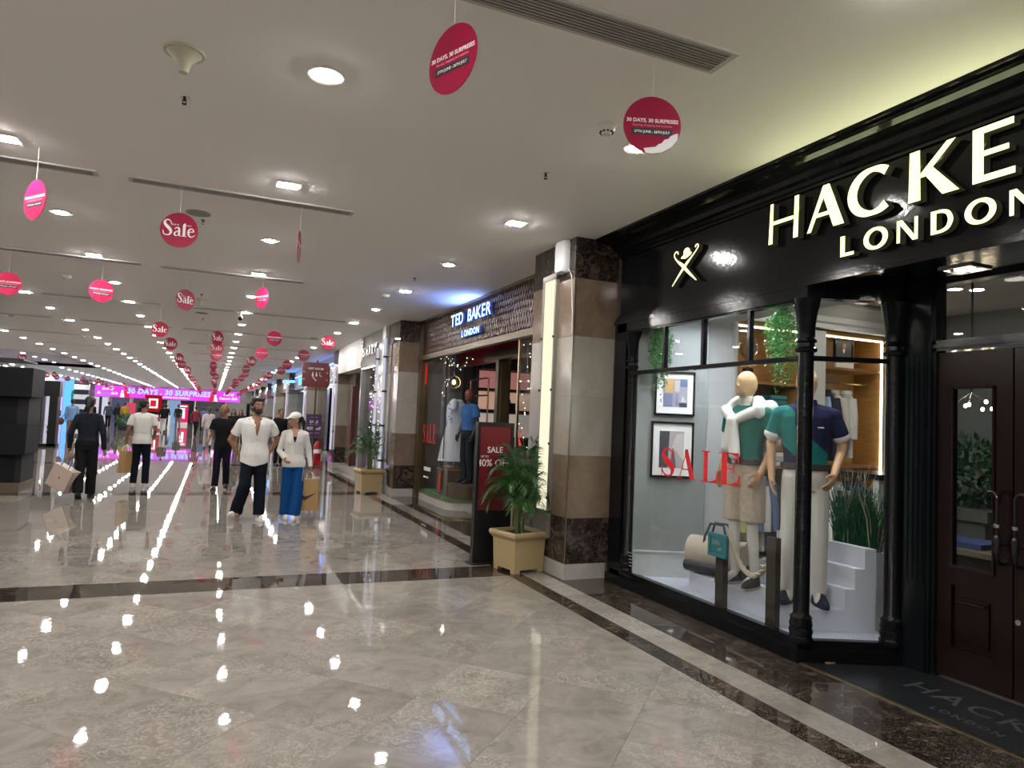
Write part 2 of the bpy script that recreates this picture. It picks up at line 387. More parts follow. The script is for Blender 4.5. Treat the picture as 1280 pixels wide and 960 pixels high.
# ---------------------------------------------------------------- stone pillars
LV = [(0, .15, WHITEM), (.15, .59, DARKM), (.59, 1.2, BROWNM), (1.2, 1.78, CREAMM), (1.78, 2.38, CREAMM), (2.38, 2.96, BROWNM), (2.96, ZC, DARKM)]
def pillar(y0, front=True, strip=True, x0=3.21, x1=3.66, y1=None):
    y1 = y1 or y0+.95
    core = tag(mk('pillar', MB().add(box(x0+.02, x1+.3, y0+.02, y1, 0, ZC)), GROUT, None, off=(x0, y0, 0)), kind='structure'); core.location = (x0, y0, 0); core['_o'] = (x0, y0, 0)
    for z0, z1, m in LV:
        pl = .012 if z0 == 0 else 0
        if strip and z0 > .1:
            for a, b in ((y0, y0+.335), (y0+.65, y1)): mk('panel', box(x0, x0+.02, a+.001, b-.001, z0+.001, z1-.001), m, core)
            if z0 < .2 or z1 > 3.2: mk('panel', box(x0, x0+.02, y0+.336, y0+.649, z0+.001, z1-.001), m, core)
        else: mk('panel', box(x0-pl, x0+.02, y0-pl, y1, z0+.001, z1-.001), m, core)
        if front: mk('panel', box(x0+.02, x1+(0 if z0 == 0 else .05), y0-pl, y0+.02, z0+.001, z1-.001), m, core)
    return core
near_pillar = pillar(6.0)
mk('metal_edge', box(3.205, 3.213, 5.996, 6.004, .15, 2.96), mat('brushed_steel', (.45, .42, .38), .3, 1), near_pillar)
pillar(13.0)
for y in (20, 27, 34, 41, 48, 55, 62, 69): pillar(y, strip=False)
# ---------------------------------------------------------------- downlights
ORD = ['zeroth','first','second','third','fourth','fifth','sixth','seventh','eighth','ninth','tenth','eleventh','twelfth','thirteenth','fourteenth','fifteenth','sixteenth','seventeenth','eighteenth','nineteenth','twentieth','twenty-first','twenty-second','twenty-third','twenty-fourth','twenty-fifth','twenty-sixth','twenty-seventh','twenty-eighth','twenty-ninth','thirtieth','thirty-first','thirty-second','thirty-third','thirty-fourth','thirty-fifth','thirty-sixth','thirty-seventh']
def plain(name, mb, mats, smooth=None):
    o = mk(name, mb, mats, None, smooth, off=(0,0,0)); me = o.data; D.objects.remove(o); return me
LENS = emis('lit_diffuser', (1.0, .965, .92), LAMP)
RIM = mat('downlight_rim', (.62, .60, .57), .4)
ring_me = plain('rim', lathe([(.064, 0), (.098, 0), (.102, .012), (.066, .012)][::-1], n=24), RIM)
lens_r = plain('diffuser', lathe([(.001, -.011), (.045, -.009), (.060, -.003), (.064, .008), (.001, .008)], (0,0,.002), 20), LENS)
fr = MB()
for a, b, c_, d_ in ((-.095,.095,-.078,-.053), (-.095,.095,.053,.078), (-.095,-.071,-.053,.053), (.071,.095,-.053,.053)): fr.add(box(a, b, c_, d_, 0, .012))
frame_me = plain('rim', fr, RIM)
lens_s = plain('diffuser', box(-.070, .070, -.052, .052, -.006, .009), LENS)
ROWS = [(2.50, 'above the shopfronts on the right'), (.46, 'right of the middle of the walkway'), (-1.48, 'left of the middle of the walkway'), (-3.05, 'in the fourth row from the shopfronts'), (-5.2, 'in the fifth row from the shopfronts'), (-7.35, 'in the sixth row from the shopfronts'), (-9.5, 'in the row furthest from the right shopfronts')]
for ri, (X, where) in enumerate(ROWS):
    n_ = 0
    for k in range(-4, 36):
        Y = 3.85 + 2.03*k
        behind = Y < 1.5 or X < -.245*Y-.75
        if behind and (Y > 8 or X < -5.3 or Y < -3.5): continue
        rnd_ = (k % 2 == 0)
        if not behind: n_ += 1
        lab = ('round' if rnd_ else 'square')+' lit downlight, '+(ORD[n_]+' one down the row '+where if not behind else 'over the floor behind the viewer')
        t = thing('downlight', lab, 'ceiling light', (X, Y, ZC-.012+(.14 if X < -5.7 and 30.4 < Y < 40.9 else 0)), group='recessed ceiling downlights in rows')
        if behind: t['label'] = ('round' if rnd_ else 'square')+' white ceiling downlight outside the view, '+ORD[ri+1]+' row, '+ORD[k+5]+' lamp'
        inst('rim', ring_me if rnd_ else frame_me, t); inst('diffuser', lens_r if rnd_ else lens_s, t)
# ---------------------------------------------------------------- slot air vents
VENT = mat('vent_metal', (.36, .35, .33), .45); VDARK = mat('vent_shadow_black', (.012, .012, .012), .8)
def vent(x0, x1, y, wd, label, ns=8):
    t = thing('air_vent', label, 'air vent', ((x0+x1)/2, y, ZC-.014), group='long slot air vents in the ceiling')
    h = wd/2; mb = MB().add(box(x0-.03, x1+.03, y-h-.02, y-h, ZC-.014, ZC)).add(box(x0-.03, x1+.03, y+h, y+h+.02, ZC-.014, ZC)).add(box(x0-.03, x0, y-h, y+h, ZC-.014, ZC)).add(box(x1, x1+.03, y-h, y+h, ZC-.014, ZC))
    mk('frame', mb, mat('vent_frame', (.55, .53, .50), .5), t); mk('backing', box(x0, x1, y-h, y+h, ZC-.003, ZC-.0005), VDARK, t)
    for i in range(ns):
        yy = y-h+wd*(i+.5)/ns; mk('slat', box(x0, x1, yy-wd/ns*.28, yy+wd/ns*.28, ZC-.013, ZC-.004), VENT, t)
vent(.55, 2.25, 2.74, .17, 'wide ribbed ceiling air vent nearest the viewer beside the black shopfront')
vn = ['second','third','fourth','fifth','sixth','seventh','eighth','ninth','tenth']
for i, y in enumerate((6.4, 10.2, 14.0, 17.85, 21.7, 25.5, 29.3, 33.1)):
    vent(-.72, 1.05, y, .1, 'long slot air vent over the middle of the walkway, %s one from the viewer' % vn[i], 4 if i < 2 else 2)
    if i < 4: vent(-2.78, -1.0, y, .1, 'long slot air vent left of the middle of the walkway, %s row from the viewer' % vn[i], 4 if i < 2 else 2)
    if 2 <= i: vent(1.12, 2.3, y, .06, 'thin slot air vent near the right shopfronts, %s row from the viewer' % vn[i], 2)
    if i > 2: vent(-5.0, -3.4, y, .06, 'thin slot air vent far left of the walkway, %s row from the viewer' % vn[i], 2)
# ---------------------------------------------------------------- small ceiling fittings
CHROME = mat('chrome', (.6, .6, .6), .2, 1); DARKP = mat('dark_plastic', (.02, .02, .02), .4); IVORY = mat('ivory_plastic', (.50, .48, .36), .5); OFFW = mat('off_white_plastic', (.66, .64, .58), .45)
sp_lab = ['near the yellowish speaker cone at the top left', 'near the smoke detector and torn pink disc', 'between the downlights before the mesh shop sign', 'beside the near round sale disc on the left', 'above the far speaker cone over the walkway', 'below the far round ceiling disc', 'beside the security camera row', 'over the far walkway centre', 'left of the walkway past the hanging discs', 'over the left row of downlights']
for i, (x, y) in enumerate([(-.27, 4.55), (2.18, 4.6), (2.37, 8.95), (-.2, 7.45), (-.28, 12.3), (-.3, 15.6), (-.25, 18.8), (-.25, 22.5), (-3.2, 18.2), (-3.4, 22.3)]):
    t = thing('sprinkler', 'small dark sprinkler head '+sp_lab[i], 'sprinkler', (x, y, ZC-.06), group='fire sprinklers'); t.scale = (.75,)*3; t.location.z = ZC-.045
    mk('escutcheon', lathe([(.005, ZC-.006), (.035, ZC-.006), (.04, ZC), (.005, ZC)], (x, y, 0), 16), CHROME, t)
    mk('head', MB().add(lathe([(.008, ZC-.03), (.014, ZC-.025), (.012, ZC-.006), (.006, ZC-.006)], (x, y, 0), 10)).add(lathe([(.004, ZC-.06), (.018, ZC-.058), (.018, ZC-.052), (.006, ZC-.05)], (x, y, 0), 10)).add(box(x-.016, x-.01, y-.004, y+.004, ZC-.055, ZC-.02)).add(box(x+.01, x+.016, y-.004, y+.004, ZC-.055, ZC-.02)), DARKP, t)
def detector(x, y, lab, s=1.0):
    t = thing('smoke_detector', lab, 'smoke detector', (x, y, ZC-.06))
    mk('base', lathe([(.003, ZC-.02), (.06*s, ZC-.02), (.062*s, ZC), (.003, ZC)], (x, y, 0), 24), OFFW, t, 40)
    mk('dome', lathe([(.003, ZC-.062), (.026*s, ZC-.06), (.05*s, ZC-.034), (.056*s, ZC-.02), (.003, ZC-.02)], (x, y, 0), 24), OFFW, t, 40)
    mb = MB()
    for k in range(10):
        a = 2*pi*k/10; mb.add(bbox(.039*s, 0, -.049, .012, .012, .008), 0, Matrix.Translation((x, y, ZC)) @ Matrix.Rotation(a, 4, 'Z'))
    mk('slots', mb, DARKP, t)
detector(2.14, 3.66, 'domed off-white smoke detector beside the torn pink disc')
detector(2.33, 10.45, 'small smoke detector before the mesh sign of the middle shop')
detector(-2.08, 11.85, 'small grey dome detector left of the round pink discs')
detector(-4.1, 17.9, 'distant grey dome detector near the left edge of the ceiling')
def cone_speaker(x, y, lab, s=1.0, tilt=0):
    t = thing('ceiling_speaker', lab, 'speaker', (x, y, ZC-.1), group=None)
    mk('rim', lathe([(.06*s, ZC-.012), (.1*s, ZC-.012), (.105*s, ZC), (.06*s, ZC)], (x, y, 0), 28), IVORY, t, 40)
    mk('cone', lathe([(.003, ZC-.115*s), (.022*s, ZC-.113*s), (.03*s, ZC-.09*s), (.04*s, ZC-.055*s), (.075*s, ZC-.02), (.09*s, ZC-.008), (.003, ZC-.006)], (x, y, 0), 28), IVORY, t, 50)
cone_speaker(-.25, 3.96, 'yellowed funnel shaped speaker hanging from the near ceiling at top left')
cone_speaker(-.29, 12.85, 'distant funnel shaped speaker above the row of sale discs')
for x, y, lab in ((-.24, 7.2, 'flat grey round speaker grille behind the near crimson sale disc'), (-.31, 14.7, 'flat grey round speaker grille past the distant speaker cone'), (2.2, 17.6, 'flat grey round speaker grille near the white bulkhead')):
    t = thing('speaker_grille', lab, 'speaker', (x, y, ZC-.01)); mk('rim', lathe([(.09, ZC-.01), (.11, ZC-.01), (.112, ZC), (.09, ZC)], (x, y, 0), 28), mat('grille_rim', (.33, .32, .29), .5), t)
    mk('grille', lathe([(.003, ZC-.012), (.06, ZC-.011), (.09, ZC-.006), (.003, ZC-.004)], (x, y, 0), 28), mat('grille_cloth', (.27, .26, .23), .8), t, 40)
t = thing('security_camera', 'white security camera with black lens beside a lit downlight over the walkway', 'camera', (.36, 13.8, ZC-.2))
mk('mount', MB().add(cyl((.36, 13.8, ZC), (.36, 13.8, ZC-.02), .05, .05, 16)).add(cyl((.36, 13.8, ZC-.02), (.36, 13.8, ZC-.1), .015, .015, 10)), OFFW, t)
mk('housing', MB().add(tcap((.36, 13.92, ZC-.12), (.36, 13.68, ZC-.17), .05, .05, 14)), OFFW, t, 50)
mk('lens', cyl((.36, 13.65, ZC-.175), (.36, 13.615, ZC-.185), .038, .034, 14), DARKP, t)
# ---------------------------------------------------------------- hanging sale discs
def disc_mat(name, col): return mat(name, col, .35, trans=.22)
CRIM = disc_mat('crimson_disc_card', (.34, .004, .045)); CRIM_LIT = disc_mat('crimson_card_lit', (.60, .012, .09))  # second card is the same crimson one with brighter light painted into its colour
PRINTW = mat('white_print', (.80, .78, .76), .5); PRINTP = mat('pink_print', (.75, .25, .35), .5); PRINTK = mat('black_print', (.02, .02, .025), .5)
def catmull(P, n=8):
    out = []
    for i in range(len(P)-1):
        p0, p1, p2, p3 = P[max(i-1, 0)], P[i], P[i+1], P[min(i+2, len(P)-1)]
        for k in range(n):
            t_ = k/n; out.append(tuple(.5*((2*p1[j])+(-p0[j]+p2[j])*t_+(2*p0[j]-5*p1[j]+4*p2[j]-p3[j])*t_*t_+(-p0[j]+3*p1[j]-3*p2[j]+p3[j])*t_**3) for j in range(len(p1))))
    return out+[tuple(P[-1])]
def ribbon_quads(P, n=8):
    """P: (u,v,width) -> list of 2D quads"""
    Q = catmull(P, n); L_ = []; Rr = []
    for i, (u, v, w_) in enumerate(Q):
        a, b = Q[max(i-1, 0)], Q[min(i+1, len(Q)-1)]; dx, dy = b[0]-a[0], b[1]-a[1]; l = math.hypot(dx, dy) or 1
        L_.append((u-dy/l*w_/2, v+dx/l*w_/2)); Rr.append((u+dy/l*w_/2, v-dx/l*w_/2))
    return L_, Rr
def ribbon(mb, P, f2, depth, face=0, side=1, n=8):
    L_, Rr = ribbon_quads(P, n); k = len(L_); o = len(mb.v)
    for (a, b) in zip(L_, Rr): mb.v += [f2(*a, 0), f2(*b, 0), f2(*a, depth), f2(*b, depth)]
    for i in range(k-1):
        q = o+4*i; mb.f += [(q+2, q+3, q+7, q+6), (q, q+4, q+5, q+1), (q, q+2, q+6, q+4), (q+1, q+5, q+7, q+3)]; mb.m += [face, side, side, side]
    mb.f += [(o, o+1, o+3, o+2), (o+4*k-4, o+4*k-2, o+4*k-1, o+4*k-3)]; mb.m += [side, side]
def poly(mb, P, f2, depth, face=0, side=1):
    v, f = prism(P, f2, depth); o = len(mb.v); mb.v += v; mb.f += [tuple(i+o for i in q) for q in f]; mb.m += [side, face]+[side]*(len(f)-2)
S_PATH = [(.50,.70,.02),(.47,.86,.05),(.36,.97,.06),(.22,.96,.08),(.12,.84,.13),(.16,.68,.17),(.30,.53,.19),(.44,.38,.18),(.50,.22,.14),(.42,.06,.08),(.28,.02,.06),(.12,.06,.05),(.06,.20,.05),(.04,.32,.02)]
def sale_word(mb, f2, d):
    """decorative 'Sale' about 2.05 wide and 1.0 high"""
    ribbon(mb, S_PATH, f2, d, 0, 0)
    ribbon(mb, [(.72,.44,.06),(.80,.52,.06),(.92,.52,.09),(.97,.40,.12),(.97,.2,.13),(.99,.05,.10),(1.05,.02,.03)], f2, d, 0, 0)
    ribbon(mb, [(.96,.33,.04),(.82,.28,.06),(.72,.18,.09),(.72,.07,.09),(.80,.02,.06),(.90,.06,.04),(.96,.14,.03)], f2, d, 0, 0)
    poly(mb, [(1.17,0),(1.33,0),(1.33,.8),(1.30,.86),(1.17,.74)], f2, d, 0, 0); poly(mb, [(1.10,0),(1.40,0),(1.40,.035),(1.10,.035)], f2, d, 0, 0)
    ribbon(mb, [(1.50,.28,.04),(1.66,.33,.05),(1.80,.36,.06),(1.76,.48,.06),(1.66,.53,.06),(1.54,.45,.10),(1.50,.28,.13),(1.54,.10,.10),(1.66,.01,.06),(1.80,.06,.04),(1.90,.16,.02)], f2, d, 0, 0)
DR = .147
disc_c = plain('sale_disc', lathe([(.002, -.002), (DR, -.002), (DR, .002), (.002, .002)], n=40), CRIM)
for v in disc_c.vertices: v.co = (v.co.x, v.co.z, v.co.y)
disc_lit = disc_c.copy(); disc_lit.materials.clear(); disc_lit.materials.append(CRIM_LIT)
def front_map(ox, oz, s, side):          # side -1: faces -Y, +1: faces +Y
    return lambda u, v, w_: (-side*(ox+u*s), side*(.0022+w_), oz+v*s)
def print_sale(side):
    mb = MB(); sale_word(mb, front_map(-.128, -.05, .133, side), .0006); return plain('print', mb, PRINTW)
def place_text(mb, s, size, x, z, side, mi, off=.0, align='CENTER'):
    me = text_mesh(s, size, ext=.0004, off=off, align=align); v, f = mesh_verts(me)
    mb.add(([(-side*(x+p[0]), side*(.0028+p[2]), z+p[1]) for p in v], f if side < 0 else f), mi)
def print_days(side):
    mb = MB(); f2 = front_map(0, 0, 1, side)
    place_text(mb, '30 DAYS. 30 SURPRISES', .0262, 0, .022, side, 0, .0006)
    place_text(mb, 'Feasting, shopping and surprises', .0155, 0, -.002, side, 1)
    poly(mb, [(-.108,-.052),(.108,-.052),(.10,-.035),(.108,-.018),(-.108,-.018),(-.10,-.035)], f2, .0006, 2, 2)
    place_text(mb, '27TH JUNE - 26TH JULY', .0175, 0, -.035, side, 0, .0003)
    return plain('print', mb, [PRINTW, PRINTP, PRINTK])
def print_small(side):
    mb = MB(); place_text(mb, 'End of', .022, -.032, .045, side, 0); place_text(mb, 'Season', .022, .062, .045, side, 0); return plain('print', mb, PRINTW)
PS = {s: print_sale(s) for s in (-1, 1)}; PDy = {s: print_days(s) for s in (-1, 1)}; PE = {s: print_small(s) for s in (-1, 1)}
CORD = mat('nylon_cord', (.6, .6, .58), .5)
def disc(x, y, z, yaw_, label, face='sale', pink=False, tilt=0.0, detail=True):  # pink picks the card that has the light in its colour
    o = inst('sale_disc', disc_lit if pink else disc_c, None, (x, y, z)); o.rotation_euler = (0, R(tilt), R(yaw_)); o['_o'] = (0, 0, 0)
    tag(o, label, 'hanging sign', 'round sale discs hung from the ceiling')
    s = -1 if face == 'sale' else 1
    inst('print', PS[s], o); inst('print', PDy[-s], o)
    if detail: inst('print', PE[s], o)
    c_ = mk('cord', cyl((0, 0, DR-.012), (0, 0, ZC-z), .0016, .0016, 5), CORD, o, off=(0,0,0))
    return o
disc(.828, 2.698, 3.0, -66, 'crimson 30 Days disc hung nearest the viewer, tilted, at the ceiling', 'days')
torn = disc(1.94, 2.87, 3.02, -20, 'torn crimson 30 Days disc with a bare white corner beside the black shopfront', 'days')
mb = MB(); poly(mb, [(.134,-.035),(.115,-.04),(.095,-.05),(.085,-.065),(.065,-.07),(.05,-.09),(.035,-.095),(.02,-.11),(-.01,-.115),(-.04,-.12),(-.03,-.143),(0,-.146),(.05,-.138),(.10,-.108),(.13,-.068)], front_map(0, 0, 1, -1), .0008, 0, 0); mk('torn_patch', mb, mat('bare_white_board', (.72, .71, .72), .6), torn, off=(0,0,0))
disc(-1.29, 6.0, 2.98, -52, 'lit-tinted pink 30 Days disc turned aside at the far left of the near ceiling', 'days', True)
disc(-.348, 6.35, 2.98, -8, 'crimson Sale disc, largest facing the viewer left of centre')
disc(.634, 6.54, 3.02, 78, 'reddish disc seen edge-on below the near slot vent', 'days')
disc(.54, 10.31, 3.1, -58, 'lit-tinted pink 30 Days disc turned aside right of the walkway centre', 'days', True)
disc(-1.447, 10.5, 3.0, 20, 'lit-tinted pink 30 Days disc hanging below a long air vent', 'days', True)
disc(-2.472, 10.52, 2.98, 5, 'lit-tinted pink 30 Days disc at the left edge of the picture', 'days', True)
disc(-.447, 10.74, 3.03, 35, 'crimson Sale disc turned slightly, beside the distant speaker cone')
rr = random.Random(3)
known = [(-1.0, 14.5, 15, 'sale', 0), (0, 15.3, 40, 'sale', 0), (1.035, 14.43, 4, 'days', 0), (2.066, 14.4, 3, 'sale', 0), (-.98, 17.6, 10, 'sale', 0), (0, 17.8, 5, 'sale', 1), (1.046, 18.5, 5, 'days', 1), (2.025, 18.1, 0, 'days', 0), (-1.0, 22.4, 30, 'sale', 0), (0, 20.4, 5, 'days', 0), (.95, 21.6, 20, 'sale', 0), (2.0, 22.1, 10, 'days', 0)]
cnt = {}
def place_row(x, y, yw, face, pk, col):
    cnt[col] = cnt.get(col, 0)+1
    disc(x, y, 2.96, yw, ('lit-tinted pink' if pk else 'crimson')+' '+('Sale' if face == 'sale' else '30 Days')+' disc, '+ORD[cnt[col]]+' of the string '+col, face, pk, detail=False)
cols = {-1.0: 'left of centre in mid distance', 0: 'over the walkway centre', 1.03: 'right of the walkway centre', 2.04: 'along the right shopfronts'}
for k in known:
    c_ = min(cols, key=lambda q: abs(q-k[0])); place_row(k[0], k[1], k[2], k[3], k[4], cols[c_])
y = 25.6
while y < 72:
    for x in cols: place_row(x+rr.uniform(-.08, .08), y+rr.uniform(-.5, .5), rr.choice([0, 10, 25, 40, -30, 60]), rr.choice(['sale', 'days']), rr.random() < .25, cols[x])
    y += 3.8
for x, y in [(-5.93, 27.6), (-8.1, 43.0), (-8.9, 42.6), (-7.6, 42.0), (-8.9, 44.5), (-8.2, 46), (-7.0, 46.5), (-8.0, 48.0), (-6.5, 48.5), (-7.4, 52), (-6.9, 53.5), (-8.2, 54), (-5.8, 55), (-7.2, 58), (-6.2, 60), (-5, 60.5), (-7.5, 63), (-6, 66)]:
    place_row(x, y, rr.choice([0, 15, 30, 50]), rr.choice(['sale', 'days']), rr.random() < .2, 'over the far left of the hall')
# ---------------------------------------------------------------- black shopfront on the right
GLASS = glass()
BLK2 = mat('black_green_paint', (.005, .007, .008), .13, bump=.04, bscale=18)
LETF = emis('lit_cream_letter', (1.0, .96, .42), 1.75)
LETS = mat('letter_side', (.018, .018, .01), .5, emit=(1, .95, .5), es=.012, spec=.2)
facade = thing('shopfront', 'black painted shopfront with moulded cornice and lit cream lettering on the right', 'shopfront', (3.72, 3.3, 0))
YA, YB = .6, 5.96
mk('fascia', box(3.72, 3.9, YA, YB, 2.53, 3.3), BLACK, facade)
corn = [(3.73,3.20),(3.70,3.20),(3.70,3.225),(3.685,3.225),(3.675,3.25),(3.64,3.262),(3.615,3.29),(3.60,3.292),(3.60,3.312),(3.53,3.318),(3.49,3.335),(3.46,3.338),(3.46,3.352),(3.43,3.355),(3.42,3.369),(3.73,3.369)]
mk('cornice', prism(corn, lambda u, v, w_: (u, YA+w_, v), YB-YA+.02), BLACK, facade)
trim_ = [(3.73,2.515),(3.655,2.515),(3.655,2.55),(3.672,2.556),(3.672,2.58),(3.69,2.586),(3.69,2.605),(3.708,2.61),(3.708,2.625),(3.73,2.63)]
mk('moulding', prism(trim_, lambda u, v, w_: (u, YA+w_, v), YB-YA+.01), BLACK, facade)
mk('lintel', box(3.66, 3.80, 3.50, 5.9, 2.43, 2.52), BLACK, facade)
mk('plinth', MB().add(prism([(3.62,YB-.03),(3.62,3.5),(4.26,3.235),(4.40,3.235),(4.40,3.36),(3.80,3.60),(3.80,YB-.03)], XYZ, .085)).add(prism([(3.66,YB-.05),(3.66,3.53),(4.26,3.275),(4.36,3.275),(4.36,3.36),(3.78,3.60),(3.78,YB-.05)], lambda u, v, w_: (u, v, .085+w_), .035)), BLACK, facade)
mk('corner_board', box(3.66, 3.80, 5.74, 5.95, .085, 2.53), BLACK, facade)
# chamfer lintel and box post, fluted pilaster
cx0, cy0, cx1, cy1 = 3.70, 3.535, 4.29, 3.295
def along(t_, off=0):
    dx, dy = cx1-cx0, cy1-cy0; l = math.hypot(dx, dy); return (cx0+dx*t_+dy/l*off, cy0+dy*t_-dx/l*off)
def chbox(t0, t1, w0, w1, z0, z1):
    p = [along(t0, w0), along(t1, w0), along(t1, w1), along(t0, w1)]; return prism(p, lambda u, v, w_: (u, v, z0+w_), z1-z0)
mk('lintel', chbox(0, 1, -.04, .05, 2.43, 2.55), BLACK, facade)
mk('soffit', box(3.73, 4.45, YA, 3.6, 2.545, 2.6), BLK2, facade)
mk('post', box(4.30, 4.45, 3.07, 3.33, 0, 2.55), BLK2, facade)
pil = MB().add(box(4.285, 4.30, 3.09, 3.25, .0, .55)).add(box(4.29, 4.30, 3.095, 3.245, .55, 2.1))
for k in range(4): pil.add(box(4.281, 4.29, 3.105+k*.036, 3.105+k*.036+.02, .58, 2.06))
mk('pilaster', pil, BLK2, facade)
def column(x, y, half=False):
    z0 = .12
    pr = [(.001,z0),(.075,z0),(.078,z0+.03),(.07,z0+.045),(.078,z0+.075),(.07,z0+.10),(.076,z0+.115),(.068,z0+.15),(.072,z0+.165),(.06,z0+.175),(.052,z0+.19),(.052,2.06),(.07,2.065),(.074,2.085),(.058,2.10),(.056,2.125),(.074,2.135),(.066,2.15),(.058,2.16),(.058,2.24),(.070,2.33),(.084,2.39),(.09,2.43),(.001,2.43)]
    mk('column', lathe(pr, (x, y, 0), 24), BLACK, facade, 35)
column(3.70, 3.54); column(4.27, 3.31); column(3.72, 5.69)
# window frames and panes
win = tag(D.objects.new('window_1', None), kind='structure'); COL.objects.link(win); win.location = (3.70, 4.6, .12); win['_o'] = (3.70, 4.6, .12)
fm = MB().add(box(3.675, 3.725, 3.55, 5.72, 2.005, 2.04)).add(box(3.675, 3.725, 3.55, 5.72, 2.415, 2.435)).add(box(3.68, 3.72, 3.55, 5.72, .12, .135))
mk('frame', fm, BLACK, win)
for y in (5.155, 4.62, 4.08): mk('mullion', box(3.68, 3.722, y-.015, y+.015, 2.04, 2.42), BLACK, win)
for a, b in ((3.56, 4.68), (4.683, 5.7)): mk('pane', box(3.697, 3.703, a, b, .13, 2.01), GLASS, win)
ys = [3.56, 4.08, 4.62, 5.155, 5.7]
for a, b in zip(ys, ys[1:]): mk('pane', box(3.697, 3.703, a+.012, b-.012, 2.035, 2.42), GLASS, win)
win2 = tag(D.objects.new('window_2', None), kind='structure'); COL.objects.link(win2); win2.location = (4.0, 3.41, .12); win2['_o'] = (4.0, 3.41, .12)
mk('frame', MB().add(chbox(.04, .97, -.02, .02, 2.005, 2.04)).add(chbox(.04, .97, -.02, .02, .12, .135)), BLACK, win2)
mk('pane', chbox(.08, .93, -.003, .003, .13, 2.01), GLASS, win2); mk('pane', chbox(.08, .93, -.003, .003, 2.035, 2.43), GLASS, win2)
# soffit downlight over the door
t = thing('soffit_light', 'lit downlight in the glossy black soffit over the shop door', 'ceiling light', (4.12, 2.73, 2.53))
mk('rim', MB().add(box(4.02, 4.22, 2.63, 2.65, 2.533, 2.545)).add(box(4.02, 4.22, 2.81, 2.83, 2.533, 2.545)).add(box(4.02, 4.04, 2.65, 2.81, 2.533, 2.545)).add(box(4.20, 4.22, 2.65, 2.81, 2.533, 2.545)), CHROME, t)
mk('diffuser', lathe([(.001, 2.535), (.055, 2.535), (.055, 2.543), (.001, 2.543)], (4.12, 2.73, 0), 18), emis('soffit_lens', (1, .95, .85), 14), t)
# doors
WOOD = mat('dark_mahogany', (.008, .003, .0027), .2, spec=.3, var=.35, vscale=6, stretch=(1, 8, .5), bump=.03, bscale=30)
def door(n, ya, yb, hinge):
    d_ = tag(D.objects.new('door_%d' % n, None), kind='structure'); COL.objects.link(d_); d_.location = (4.34, (ya+yb)/2, 0); d_['_o'] = tuple(d_.location)
    s = MB(); x0, x1 = 4.34, 4.39; gl0, gl1 = ya+.10, yb-.10
    s.add(box(x0, x1, ya, gl0, .02, 2.07)).add(box(x0, x1, gl1, yb, .02, 2.07)).add(box(x0, x1, gl0, gl1, 1.84, 2.07)).add(box(x0, x1, gl0, gl1, .6, .72)).add(box(x0, x1, gl0, gl1, .02, .2)).add(box(x0+.02, x1, gl0, gl1, .2, .6))
    mk('leaf', s, WOOD, d_)
    b_ = MB()
    for (a, b, c_, e_) in ((gl0, gl1, .705, .725), (gl0, gl1, .195, .212), (gl0, gl0+.012, .725, 1.84), (gl1-.012, gl1, .725, 1.84), (gl0, gl1, 1.83, 1.845), (gl0+.05, gl1-.05, .50, .512)): b_.add(box(x0-.012, x0+.004, a, b, c_, e_))
    mk('moulding', b_, mat('moulding_wood', (.008, .003, .0025), .12), d_)
    mk('panel', box(x0+.008, x0+.022, gl0+.04, gl1-.04, .25, .53), WOOD, d_)
    mk('pane', box(4.362, 4.368, gl0, gl1, .72, 1.84), glass('tinted_glass', (.75, .77, .76)), d_)
    hy = yb-.05 if hinge < 0 else ya+.05
    hy = ya+.045 if hinge > 0 else yb-.045
    sgn = 1 if hinge > 0 else -1
    path = [(4.27, hy+sgn*(.035+.04*cos(a)), 1.16+.045*sin(a)) for a in [R(250-230*i/12) for i in range(13)][::1]]
    path = [(4.27, hy+sgn*(.035+.04*cos(R(a))), 1.165+.045*sin(R(a))) for a in range(-100-180+360, 0, -15)] if False else [(4.27, hy+sgn*(.035-.035*cos(R(a))), 1.165+.045*sin(R(a))) for a in range(230, -1, -15)]
    path = path[::-1] if abs(path[0][1]-hy) < abs(path[-1][1]-hy) else path
    path += [(4.27, hy, 1.1), (4.27, hy, .95), (4.27, hy, .82), (4.30, hy, .79), (4.34, hy, .79)]
    h = mk('handle', MB().add(tube(path, .011, 8)).add(cyl((4.27, hy, .9), (4.34, hy, .9), .009, .009, 8)).add(lathe([(.012, .85), (.02, .87), (.014, .89), (.022, .93), (.013, .96)], (4.27, hy, 0), 12)), mat('black_iron', (.01, .01, .01), .2), d_, 50)
    mk('collar', lathe([(.013, 1.0), (.017, 1.003), (.017, 1.022), (.013, 1.025)], (4.27, hy, 0), 12), CHROME, h)
    return d_
door(1, 2.585, 3.05, 1); door(2, 2.11, 2.575, -1)
mk('keyhole', cyl((4.342, 2.55, .47), (4.332, 2.55, .47), .016, .016, 12), CHROME, D.objects['door_2'])
mk('door_frame', MB().add(box(4.32, 4.42, YA, 3.09, 2.08, 2.15)).add(box(4.31, 4.42, YA, 3.09, 2.10, 2.125)).add(box(4.32, 4.42, 3.05, 3.09, 0, 2.55)).add(box(4.33, 4.42, YA, 2.105, 0, 2.08)).add(box(4.33, 4.42, YA, 3.09, 2.52, 2.55)), BLK2, facade)
win3 = tag(mk('window_3', box(4.36, 4.366, YA, 3.05, 2.15, 2.52), GLASS, None, off=(4.36, 2.5, 2.15)), kind='structure'); win3.location = (4.36, 2.5, 2.15)
